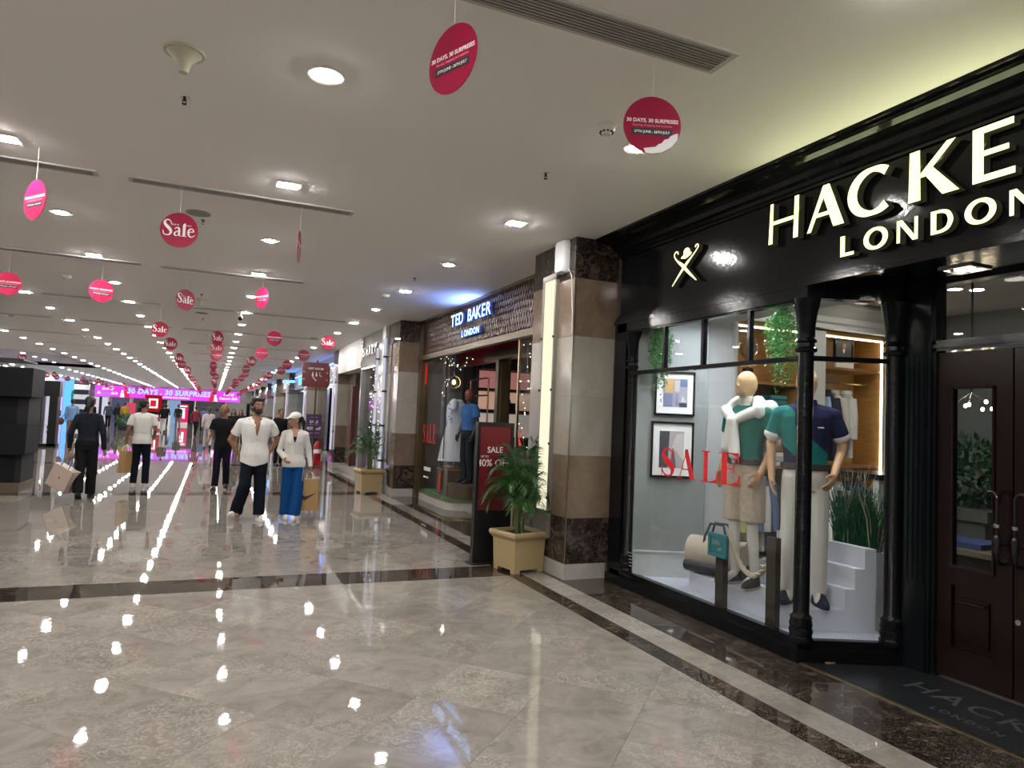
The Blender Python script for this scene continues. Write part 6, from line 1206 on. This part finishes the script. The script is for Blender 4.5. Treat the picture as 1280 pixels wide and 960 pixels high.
t = thing('glass_stand', 'tall stand under the dark holdall beside the near pillar', 'display stand', (3.95, 7.62, .14)); mk('top', box(3.78, 4.12, 7.27, 7.97, 1.17, 1.21), DG2, t)
for x, y in ((3.80,7.3),(4.10,7.3),(3.80,7.94),(4.10,7.94)): mk('leg', box(x-.015, x+.015, y-.015, y+.015, .14, 1.17), CHROME, t)
for k in range(7): hang_shirt(4.12+.0*k, 7.15+.14*k, 1.1, .62, [(.6,.6,.6), (.02,.02,.03), (.55,.05,.06), (.62,.6,.58), (.03,.03,.05), (.5,.5,.52), (.02,.02,.02)][k], ['white', 'black', 'red', 'ivory', 'ink blue', 'grey', 'jet black'][k]+' garment on the rail under the dark holdall', R(8), .13)
t = thing('pink_disc_display', 'dark red round panel hanging in the window beside the near pillar', 'decoration', (4.02, 7.55, 2.2)); mk('disc', cyl((4.02, 7.62, 2.33), (4.04, 7.62, 2.33), .17, .17, 24), cl('deep_red', (.13,.01,.03)), t); mk('cord', cyl((4.03,7.62,2.49),(4.03,7.62,2.98),.003,.003,5), CORD, t)
t = thing('pink_hat', 'dusty pink hat on the stand in the window beside the near pillar', 'hat', (4.0, 8.0, 1.72)); mk('crown', ell((4.0,8.0,1.86),(.10,.10,.13),14,8), cl('dusty_pink', (.30,.13,.13)), t, 60); mk('brim', ell((4.0,8.0,1.76),(.19,.19,.012),18,4), cl('grey_brim', (.16,.14,.14)), t, 60); mk('stem', cyl((4.0,8.0,1.21),(4.0,8.0,1.76),.01,.01,8), CHROME, t)
# strings of tiny lights
def fairy(name, pts, lab, m=None):
    t = thing(name, lab, 'string lights', pts[0]); mk('wire', MB().add(tube(pts, .002, 4)), CORD, t); mb = MB(); r_ = random.Random(len(lab))
    for a, b in zip(pts, pts[1:]):
        n_ = max(2, int((Vector(b)-Vector(a)).length/.06))
        for i in range(n_): p = Vector(a).lerp(Vector(b), (i+r_.random()*.5)/n_); mb.add(ell(p+Vector((r_.gauss(0,.035),r_.gauss(0,.05),r_.gauss(0,.03))), (.006,.006,.006), 5, 3))
    tag(mk('bulbs', mb, m or emis('tiny_bulb', (1,.93,.8), 7), t), kind='stuff'); return t
fairy('string_lights', [(3.75,8.25,2.58),(3.76,8.25,2.0),(3.74,8.27,1.5),(3.78,8.3,1.1)], 'cascade of tiny lights on the corner glass beside the near pillar'); fairy('string_lights', [(3.8,12.0,2.7),(3.8,11.8,2.4),(3.85,11.7,2.5),(3.9,11.4,2.4),(4.0,11.1,2.6)], 'tiny lights above the dress in the middle shop window')
for i, (x, y) in enumerate(((4.0,12.2),(4.0,11.5),(4.1,10.9),(4.05,7.4),(4.05,8.0),(5.2,9.5),(5.6,11.6),(5.6,8))):
    t = thing('shop_downlight', ORD[i+1]+' of the ceiling lamps inside the middle shop, counted from its left window', 'ceiling light', (x, y, 2.95)); mk('rim', lathe([(.05,2.955),(.07,2.955),(.07,2.98),(.05,2.98)], (x,y,0), 14), WHITEP, t); mk('diffuser', lathe([(.001,2.96),(.052,2.96),(.052,2.97),(.001,2.97)], (x,y,0), 14), emis('mid_shop_lens', (1,.95,.88), 32), t)
# ---------------------------------------------------------------- third shop: marble front, raised letters, white bulkhead
GLM = marble('white_glitter_marble', (.46,.46,.45), (.60,.60,.60), 12, .3, .08, .02, bump=.02, kd=.3); GREYST = mat('grey_stone_front', (.24,.24,.235), .12, var=.1, vscale=3)
TUBE = emis('cool_tube', (.84,.85,1), .55)
s3 = thing('shopfront', 'third shopfront in grey stone with white marble pilaster and raised silver letters', 'shopfront', (3.3, 15.3, 0))
mk('fascia', box(3.20, 3.5, 14.25, 16.66, 2.62, ZC-.004), GREYST, s3); mk('pilaster', box(3.16, 3.5, 13.98, 14.27, 0, ZC-.004), GLM, s3); mk('pilaster', box(3.2, 3.5, 14.27, 14.9, 0, 2.62), GREYST, s3); mk('door_opening', box(3.55, 3.6, 14.9, 16.5, 0, 2.62), mat('dark_opening', (.015,.013,.013), .2), s3); mk('jamb', box(3.2, 3.6, 16.5, 16.66, 0, 2.62), GREYST, s3); mk('glass_door', box(3.30, 3.31, 15.6, 16.5, 0, 2.6), MATS['shop_glass'], s3)
for y in (13.93, 14.62):
    tb = thing('light_tube', ('slim vertical light tube left' if y > 14 else 'slim vertical light tube right')+' of the white marble pilaster', 'light fixture', (3.14, y, .4)); mk('tube', cyl((3.145,y,.45),(3.145,y,3.1 if y < 14 else 2.95),.028,.028,12), TUBE, tb)
    for z in (.6,1.3,2.0,2.7): mk('clip', cyl((3.145,y,z),(3.145,y,z+.04),.034,.034,10), DARKP, tb); mk('clip', box(3.15,3.212,y-.02,y+.02,z,z+.04), DARKP, tb)
ss = thing('shop_sign', 'raised silver letters on the grey stone third shopfront', 'shop sign', (3.17, 15.7, 2.83)); SLV = mat('silver_letter', (.72,.66,.62), .18, 1)
for i, ch in enumerate('SHARY'): text('letter', ch, .30, (3.175, 16.15-.30*i, 2.97), ROTX, SLV, ss, ext=.02, off=.006)
mb = MB(); ribbon(mb, [(.0,.5,.05),(.12,.56,.06),(.16,.46,.06),(.06,.40,.05),(.17,.32,.06),(.16,.12,.06),(.03,.08,.05),(.02,-.05,.04)], lambda u, v, w_: (3.19-w_, 16.52-u, 2.72+v), .03, 0, 0); mk('emblem', mb, SLV, ss)
tb = MB(); r_ = random.Random(9)
for i in range(24): tb.add(ell((3.17, 14.95+1.5*i/24, 2.60+r_.uniform(-.015,.015)), (.008,.008,.008), 5, 3))
t = thing('string_lights', 'row of tiny lights along the door head of the third shop', 'string lights', (3.17, 15.7, 2.58)); tag(mk('bulbs', tb, emis('tiny_bulb', (1,.93,.8), 7), t), kind='stuff')
fairy('string_lights', [(3.15,14.8,2.6),(3.14,14.82,1.8),(3.15,14.8,1.0)], 'tiny lights running down beside the third shop doorway'); fairy('string_lights', [(3.12,14.1,2.4),(3.12,14.15,1.4),(3.12,14.1,.6)], 'tiny lights running down the white marble pilaster')
struct('trim_bulkhead', prism([(3.20,16.66),(3.20,20.0),(3.3,20.6),(3.6,20.9),(4.4,20.9),(4.4,16.66)], lambda u, v, w_: (u, v, 2.66+w_), ZC-2.66), WHITEP)
struct('wall_third_shop', MB().add(box(4.2, 4.3, 16.6, 20.0, 0, 2.7)).add(box(3.6, 8.4, 13.98, 14.1, 0, ZC)), mat('third_wall', (.12,.11,.10), .3))
rw = thing('shop_window_display', 'glass fronted display with red poster and coloured lights under the white bulkhead', 'window display', (3.9, 18.2, 0)); mk('step', box(3.35, 4.2, 16.9, 19.9, 0, .14), WHITEM, rw); mk('pane', box(3.62, 3.63, 16.9, 18.9, .14, 2.62), MATS['shop_glass'], rw); mk('poster', box(4.10, 4.12, 17.0, 18.2, 1.75, 2.6), mat('dim_red_poster', (.09,.012,.015), .4), rw); mk('screen', box(4.10, 4.12, 17.2, 17.8, 1.0, 1.65), emis('blue_white_screen', (.35,.55,1), .8), rw); mk('stone_panel', box(3.5, 4.2, 18.9, 19.9, .14, 2.66), BROWNM, rw); mk('dark_block', box(3.7, 4.0, 17.2, 18.6, .14, .75), BLACK, rw); mk('red_jamb', box(3.42, 3.5, 18.82, 18.9, .14, 2.3), mat('maroon_jamb', (.10,.012,.02), .4), rw)
fairy('string_lights', [(3.8,17.2,2.2),(3.8,17.6,1.95),(3.8,17.3,1.7)], 'tiny lights clustered in the window under the white bulkhead')
# wayfinding sign, purple sale stand, extinguisher
MAR = mat('maroon_sign', (.13, .006, .012), .35)
t = thing('wayfinding_sign', 'maroon hanging style wayfinding sign with white pictograms on a dark pole', 'sign', (2.62, 20.0, 0))
mk('pole', cyl((2.62,20.0,.0),(2.62,20.0,3.0),.022,.022,10), DARKP, t); mk('base', lathe([(.002,0),(.2,0),(.2,.02),(.002,.03)], (2.62,20,0), 20), DARKP, t); mk('panel', box(2.22, 2.94, 19.93, 20.0, 2.25, 2.94), MAR, t); mk('side_panel', box(2.94, 2.97, 19.95, 20.35, 2.3, 2.85), mat('dark_maroon', (.03,.004,.006), .4), t)
text('lettering', 'REST ROOM', .075, (2.58, 19.925, 2.76), ROTY, PRINTW, t, off=.001)
pic = MB()
for x in (2.50, 2.60): pic.add(ell((x, 19.925, 2.645), (.018,.003,.018), 8, 5)); pic.add(prism([(x-.025,2.55),(x+.025,2.55),(x+.018,2.622),(x-.018,2.622)], fY(19.93), .004))
pic.add(tube([(2.69,19.926,2.62),(2.69,19.926,2.57),(2.73,19.926,2.57),(2.745,19.926,2.545)], .008, 5)).add(ell((2.69,19.925,2.645),(.014,.003,.014),8,5)).add(tube([(2.49,19.926,2.52),(2.52,19.926,2.52),(2.58,19.926,2.44),(2.61,19.926,2.44)], .012, 5)); tag(mk('pictograms', pic, PRINTW, t), kind='stuff')
ar = MB()
for x, z, s in ((2.27,2.66,-1),(2.27,2.46,-1),(2.89,2.66,1),(2.89,2.46,1)): ar.add(prism([(x-.03*s,z-.008),(x,z-.008),(x,z-.03),(x+.03*s,z),(x,z+.03),(x,z+.008),(x-.03*s,z+.008)] , fY(19.93), .004))
tag(mk('arrows', ar, mat('amber_print', (.6,.35,.15), .5), t), kind='stuff')
t = thing('purple_sale_stand', 'purple SALE poster on a dark stand below the maroon wayfinding sign', 'sign', (2.68, 20.45, 0)); mk('panel', box(2.46, 2.88, 20.42, 20.45, .86, 1.49), mat('purple_poster', (.045,.022,.10), .4), t); mk('pole', box(2.65, 2.69, 20.45, 20.48, 0, 1.45), DARKP, t); mk('base', box(2.5, 2.85, 20.35, 20.6, 0, .02), DARKP, t)
text('lettering', 'SALE', .115, (2.67, 20.418, 1.27), ROTY, PRINTW, t, off=.001); text('lettering', '40% off', .13, (2.67, 20.418, 1.08), ROTY, PRINTW, t, off=.001); mb = MB()
for z, w_ in ((1.40,.10),(1.185,.12),(.95,.17)): mb.add(box(2.67-w_, 2.67+w_, 20.417, 20.419, z, z+.012))
mk('small_print', mb, PRINTP, t)
t = thing('fire_extinguisher', 'red fire extinguisher stand behind the purple sale poster', 'fire extinguisher', (2.95, 21.2, 0)); mk('body', MB().add(lathe([(.002,.12),(.10,.12),(.11,.15),(.11,.58),(.05,.68),(.03,.70),(.002,.70)], (2.92,21.2,0), 18)), mat('extinguisher_red', (.35,.008,.012), .3), t, 40); mk('valve', MB().add(cyl((2.92,21.2,.70),(2.92,21.2,.78),.02,.02,8)).add(box(2.86,2.98,21.18,21.22,.78,.80)), DARKP, t); mk('label_band', cyl((2.92,21.2,.34),(2.92,21.2,.46),.112,.112,18), PRINTW, t); mk('stand', box(2.80,3.04,21.08,21.32,0,.12), mat('extinguisher_red', (.35,.008,.012), .3), t)
# ---------------------------------------------------------------- further shops between the pillars
CYAN = emis('cyan_sign', (.1,.5,1), 2.6); COVE = emis('blue_cove', (.12,.25,1), 4.0)
kinds = ['dark clothing', 'cyan signed', 'grey glass', 'blue lit', 'pale stone', 'dark glass', 'white lit']
for i, y in enumerate((21, 28, 35, 42, 49, 56, 63)):
    t = thing('shopfront', kinds[i]+' shopfront, '+ORD[i+4]+' along the right side of the walkway', 'shopfront', (3.6, y+3, 0)); ym = y+6
    mk('fascia', box(3.45, 3.7, y, ym, 2.55, ZC), [GREYST, DG2, CREAMM, DG, CREAMM, DG2, WHITEP][i], t); mk('opening', box(4.2, 4.3, y, ym, 0, 2.55), mat('opening_%d' % i, [(.05,.03,.03),(.02,.04,.08),(.12,.11,.1),(.03,.05,.12),(.14,.12,.1),(.03,.03,.03),(.2,.2,.2)][i], .3), t); mk('pane', box(3.6, 3.61, y+.2, y+2.2, .12, 2.55), MATS['shop_glass'], t); mk('pane', box(3.6, 3.61, y+3.8, ym-.2, .12, 2.55), MATS['shop_glass'], t); mk('sill', box(3.55, 4.2, y, y+2.3, 0, .12), WHITEM, t); mk('sill', box(3.55, 4.2, y+3.7, ym, 0, .12), WHITEM, t)
    mk('interior_light', box(3.7, 4.2, y+.3, ym-.3, 2.50, 2.54), emis('shop_band_%d' % i, [(1,.9,.8),(.5,.75,1),(1,.92,.85),(.35,.5,1),(1,.9,.8),(1,.9,.85),(.95,.95,1)][i], [1.0,2.0,2.0,2.0,1.6,1.2,2.2][i]), t)
    if i in (0, 1, 3): mk('cove_lamp', box(3.40, 3.44, y+.8, ym-.6, 3.10, 3.14), COVE, t)
    mk('sign', box(3.42, 3.46, y+2.0, y+4.0, 2.75, 3.05), CYAN if i in (1, 3) else PRINTW, t)
t = thing('projecting_sign', 'small cyan lit sign projecting from the right shopfronts', 'sign', (3.3, 33.0, 2.6)); mk('panel', box(2.95, 3.42, 33.0, 33.08, 2.58, 3.18), CYAN, t); mk('mark', lathe([(.06,0),(.16,0),(.16,.01),(.06,.01)], (0,0,0), 20), PRINTW, t, off=(0,0,0)); t.children[1].rotation_euler = (R(90),0,0); t.children[1].location = (-.11, -.005, .28)
for i, y in enumerate((20.2, 27.2, 34.2, 41.2)):
    tb = thing('light_tube', 'slim vertical light tube on the '+ORD[i+3]+' stone pillar from the viewer', 'light fixture', (3.16, y, .4)); mk('tube', cyl((3.165,y+.2,.5),(3.165,y+.2,2.9),.028,.028,10), TUBE, tb); mk('clip', box(3.16,3.212,y+.18,y+.22,1.0,1.05), DARKP, tb); mk('clip', box(3.16,3.212,y+.18,y+.22,2.4,2.45), DARKP, tb)
# ---------------------------------------------------------------- far end: lit banner, shops, signs
MAG = D.materials.new('magenta_screen'); MAG.use_nodes = True; nt = MAG.node_tree; nt.nodes.clear()
tc = nt.nodes.new('ShaderNodeNewGeometry'); nz = nt.nodes.new('ShaderNodeTexNoise'); nz.inputs['Scale'].default_value = .35; rp = nt.nodes.new('ShaderNodeValToRGB'); rp.color_ramp.elements[0].position = .35; rp.color_ramp.elements[1].position = .65; rp.color_ramp.elements[0].color = (.75,.03,.62,1); rp.color_ramp.elements[1].color = (.62,.10,.85,1)
e_ = nt.nodes.new('ShaderNodeEmission'); e_.inputs[1].default_value = 1.05; o_ = nt.nodes.new('ShaderNodeOutputMaterial')
nt.links.new(tc.outputs['Position'], nz.inputs['Vector']); nt.links.new(nz.outputs[0], rp.inputs[0]); nt.links.new(rp.outputs[0], e_.inputs[0]); nt.links.new(e_.outputs[0], o_.inputs[0])
YB_ = 70.0
bn = thing('led_banner', 'long magenta LED banner with pale blue lettering across the far end of the hall', 'screen', (-3.6, YB_, 2.25))
mk('screen', box(-9.55, 2.3, YB_, YB_+.15, 2.25, 3.22), MAG, bn)
LB = emis('screen_pale_blue', (.25,.62,1), 1.3); LW = emis('screen_white', (1,.85,1), 1.2); LRED = emis('screen_red', (.8,.02,.06), .9)
text('lettering', '30 DAYS . 30 SURPRISES', .62, (-3.7, YB_-.02, 2.83), ROTY, LB, bn, off=.018, space=1.06, shear=.12); text('lettering', 'FEASTING, SHOPPING AND SURPRISES', .2, (-3.7, YB_-.02, 2.42), ROTY, LW, bn, off=.004)
for x in (-8.6, 1.25): text('lettering', 'End of', .34, (x, YB_-.02, 2.95), ROTY, LW, bn, off=.006, shear=.3); text('lettering', 'Season Sale', .34, (x, YB_-.02, 2.58), ROTY, LW, bn, off=.006, shear=.3)
fg = MB()
for x in (-7.15, -.15): fg.add(prism([(x-.25,2.25),(x+.3,2.25),(x+.2,2.8),(x-.1,2.85)], fY(YB_-.0), .02)); fg.add(ell((x+.05,YB_-.01,2.98),(.11,.02,.13),10,6))
mk('figure_graphic', fg, LRED, bn); fg = MB()
for x in (-7.45, .15): fg.add(prism([(x-.15,2.25),(x+.2,2.25),(x+.12,2.65),(x-.1,2.7)], fY(YB_-.0), .02)); fg.add(ell((x,YB_-.01,2.8),(.09,.02,.11),10,6))
mk('figure_graphic', fg, LW, bn)
struct('trim_banner_beam', box(X0F, 3.4, YB_+.2, YB_+.5, 2.2, ZC), GREYST)
red = thing('square_sign', 'large red square sign with a white square outline below the banner', 'sign', (-5.0, 69.0, .0)); mk('panel', box(-5.55, -4.2, 69, 69.1, 1.1, 2.55), emis('red_lightbox', (.55,.01,.02), .55), red)
fr = MB(); 
for a, b, c_, d_ in ((-5.25,-4.5,1.4,1.55),(-5.25,-4.5,2.1,2.25),(-5.25,-5.1,1.55,2.1),(-4.65,-4.5,1.55,2.1)): fr.add(box(a, b, 68.97, 69.0, c_, d_))
mk('outline', fr, emis('white_lightbox', (1,.95,.9), 1.0), red); mk('core', box(-5.1, -4.65, 68.98, 69.0, 1.55, 2.1), emis('red_lightbox_2', (.7,.02,.05), .8), red)
for x in (-5.4, -4.35): mk('leg', box(x-.04, x+.04, 69.02, 69.08, 0, 1.1), DARKP, red)
st = thing('standee', 'tall pink red standee with white print near the far end', 'sign', (-2.35, 68.0, 0)); mk('panel', box(-2.8, -2.0, 68, 68.08, .25, 1.85), emis('pink_lightbox', (.75,.03,.14), .8), st); mk('print', MB().add(box(-2.7,-2.1,67.98,68,1.62,1.74)).add(box(-2.7,-2.25,67.98,68,1.3,1.5)).add(box(-2.45,-2.25,67.98,68,.6,1.25)).add(box(-2.7,-2.5,67.98,68,.9,1.2)), LW, st); mk('base', box(-2.8,-2.0,67.95,68.2,0,.25), WHITEP, st)
po = thing('poster_stand', 'pink poster on a stand left of the red square sign', 'sign', (-6.5, 68, 0)); mk('panel', box(-6.95,-6.15,68,68.06,.85,1.8), emis('pink_lightbox_2', (.75,.08,.16), .7), po); mk('leg', box(-6.6,-6.5,68,68.06,0,.85), DARKP, po)
kb = thing('kiosk_counter', 'white counter with a red mark below the red square sign', 'counter', (-4.2, 66, 0)); mk('body', box(-4.6,-3.3,66,66.6,0,.85), WHITEP, kb); mk('mark', box(-4.3,-3.9,65.98,66,.3,.65), mat('red_mark', (.5,.01,.02), .4), kb)
for i, (x0, x1, m_, e2) in enumerate(((-11.0,-9.2,(.8,.8,1),1.2),(-9.0,-7.4,(.1,.12,.35),.5),(-7.2,-5.8,(.02,.02,.03),.4),(-4.0,-3.0,(.3,.6,1),.8),(-1.6,1.0,(.02,.025,.05),.5),(1.2,3.2,(.5,.45,.4),.5))):
    t = thing('shopfront', ORD[i+1]+' shop opening from the left on the far end wall under the banner', 'shopfront', ((x0+x1)/2, 75, 0)); mk('back', box(x0, x1, 77, 77.1, 0, 2.6), mat('far_back_%d' % i, (.1,.1,.1), .5, emit=m_, es=e2*.5), t); mk('jamb', box(x0-.1, x0, 74.9, 77, 0, 2.7), WHITEP, t); mk('header', box(x0, x1, 74.9, 75.1, 2.3, 2.9), GREYST, t)
# potted bush in the walkway
t = thing('potted_bush', 'dark leafy bush in a low pot before the mustard yellow top', 'plant', (-4.85, 48.3, 0)); mb = MB(); bush(mb, (-4.85, 48.3, .6), (.55, .5, .38), 420, .16, random.Random(8)); tag(mk('foliage', mb, LEAF, t), kind='stuff'); mk('pot', MB().add(lathe([(.002,0),(.42,0),(.5,.28),(.002,.28)], (-4.85,48.3,0), 18)), DARKP, t)
# ---------------------------------------------------------------- left side
KD = mat('charcoal_laminate', (.008, .009, .011), .6, spec=.2); KS = mat('grey_laminate', (.024, .024, .027), .6, spec=.2); KB_ = mat('tan_base', (.13, .095, .065), .5)
t = thing('display_kiosk', 'near black kiosk of stacked offset boxes on a tan base at the left edge', 'kiosk', (-3.4, 14.1, 0))
mk('base', box(-4.4, -2.86, 13.75, 14.75, 0, .15), KB_, t)
for a, b, y0, z0, z1 in ((-4.3,-2.87,13.85,.15,.62),(-4.4,-2.80,13.7,.62,1.11),(-4.3,-2.83,13.85,1.11,1.58),(-4.5,-2.76,13.65,1.58,2.06)): mk('box', box(a, b, y0, y0+.9, z0, z1), [KD, KS][0], t)
mk('side_strip', box(-2.95, -2.865, 13.845, 14.7, .16, .62), KS, t); mk('side_strip', box(-2.98, -2.825, 13.845, 14.7, 1.115, 1.575), KS, t)
mk('ledge_line', box(-4.5, -2.9, 13.6, 14.6, 2.17, 2.20), DARKP, t); mk('post', box(-3.6, -3.5, 14.1, 14.2, 2.06, 2.17), DARKP, t)
t = thing('display_kiosk', 'black arch shaped kiosk standing behind the near stacked kiosk at left', 'kiosk', (-5.4, 26, 0)); y = 28.0
mk('top', box(-5.9, -4.86, y, y+.5, 1.72, 2.25), BFR, t)
for a, b in ((-5.9,-5.35),(-5.14,-4.9)): mk('leg', box(a, b, y, y+.5, 0.0, 1.72), BFR, t)
mk('base', box(-5.9, -4.86, y, y+.5, .0, .10), BFR, t)
LW2 = mat('white_front', (.5,.5,.52), .4, emit=(.85,.88,1), es=.25)
def lshop(y0, y1, lab, m_, cm, es):
    t = thing('shopfront', lab, 'shopfront', (-10.2, (y0+y1)/2, 0)); mk('fascia', box(-10.6,-9.9,y0,y1,2.6,ZC), m_, t); mk('jamb', box(-10.6,-9.9,y0,y0+.5,0,2.6), m_, t); mk('jamb', box(-10.6,-9.9,y1-.5,y1,0,2.6), m_, t); mk('interior', box(-11.3,-11.2,y0,y1,0,2.6), mat('left_int_'+lab[:9], (.2,.2,.2), .5, emit=cm, es=es), t); mk('sign', box(-9.9,-9.87,(y0+y1)/2-1,(y0+y1)/2+1,2.8,3.15), PRINTW, t)
lshop(14, 24, 'grey shopfront on the left side nearest the viewer', DG2, (1,.95,.9), .5); lshop(24.5, 34, 'second grey shopfront along the left side', GREYST, (1,.95,.9), .6); lshop(34.5, 42, 'violet lit shopfront on the left side before the white one', DG2, (.5,.4,1), .9); lshop(42.5, 50, 'teal lit shopfront on the left side', GREYST, (.4,.8,1), 1.0)
lshop(50.2, 57.2, 'bright white shopfront on the left side with a figure walking past', LW2, (.85,.85,.9), .6); lshop(62, 69.5, 'violet lit shopfront at the far left corner', mat('violet_front', (.2,.15,.3), .4), (.6,.3,1), 1.0)
t = thing('lit_column', 'glowing blue column on the far left', 'column', (-9.4, 58.5, 0)); mk('shaft', box(-9.75, -9.3, 57.6, 58.4, 0, 3.2), emis('blue_column', (.12,.42,1), 1.3), t); mk('hexagon_sign', MB().add(cyl((-9.29,57.9,2.1),(-9.25,57.9,2.1),.40,.40,6)), emis('green_hex', (.01,.3,.2), .7), t)
t = thing('lit_column', 'pale violet glowing column left of the blue column', 'column', (-9.7, 55.4, 0)); mk('shaft', box(-9.88, -9.5, 55.0, 56.0, 0, 3.2), emis('violet_column', (.55,.5,1), .9), t)
t = thing('striped_pillar', 'black and white striped pillar right of the blue column', 'pillar', (-9.2, 61.5, 0))
for k in range(9): mk('band', box(-9.7, -8.75, 61, 61.6, .37*k, .37*(k+1)), WHITEP if k % 2 else BFR, t)
t = thing('pink_wall_sign', 'small pink lit sign on the left wall beyond the striped pillar', 'sign', (-9.0, 64, 1.6)); mk('panel', box(-9.3,-8.6,64,64.08,1.5,2.0), emis('pink_lightbox_3', (.8,.05,.3), .8), t); mk('post', box(-9.0,-8.9,64,64.06,0,1.5), DARKP, t)
t = thing('violet_screen', 'violet lit screen on a dark portal at the far left', 'screen', (-8.3, 66, 0)); mk('panel', box(-8.6,-7.9,66,66.08,2.2,2.6), emis('violet_screen', (.5,.12,.9), 1.2), t); mk('post', box(-8.65,-8.45,66,66.1,0,2.2), DARKP, t)

D.scenes.remove(_tmp)
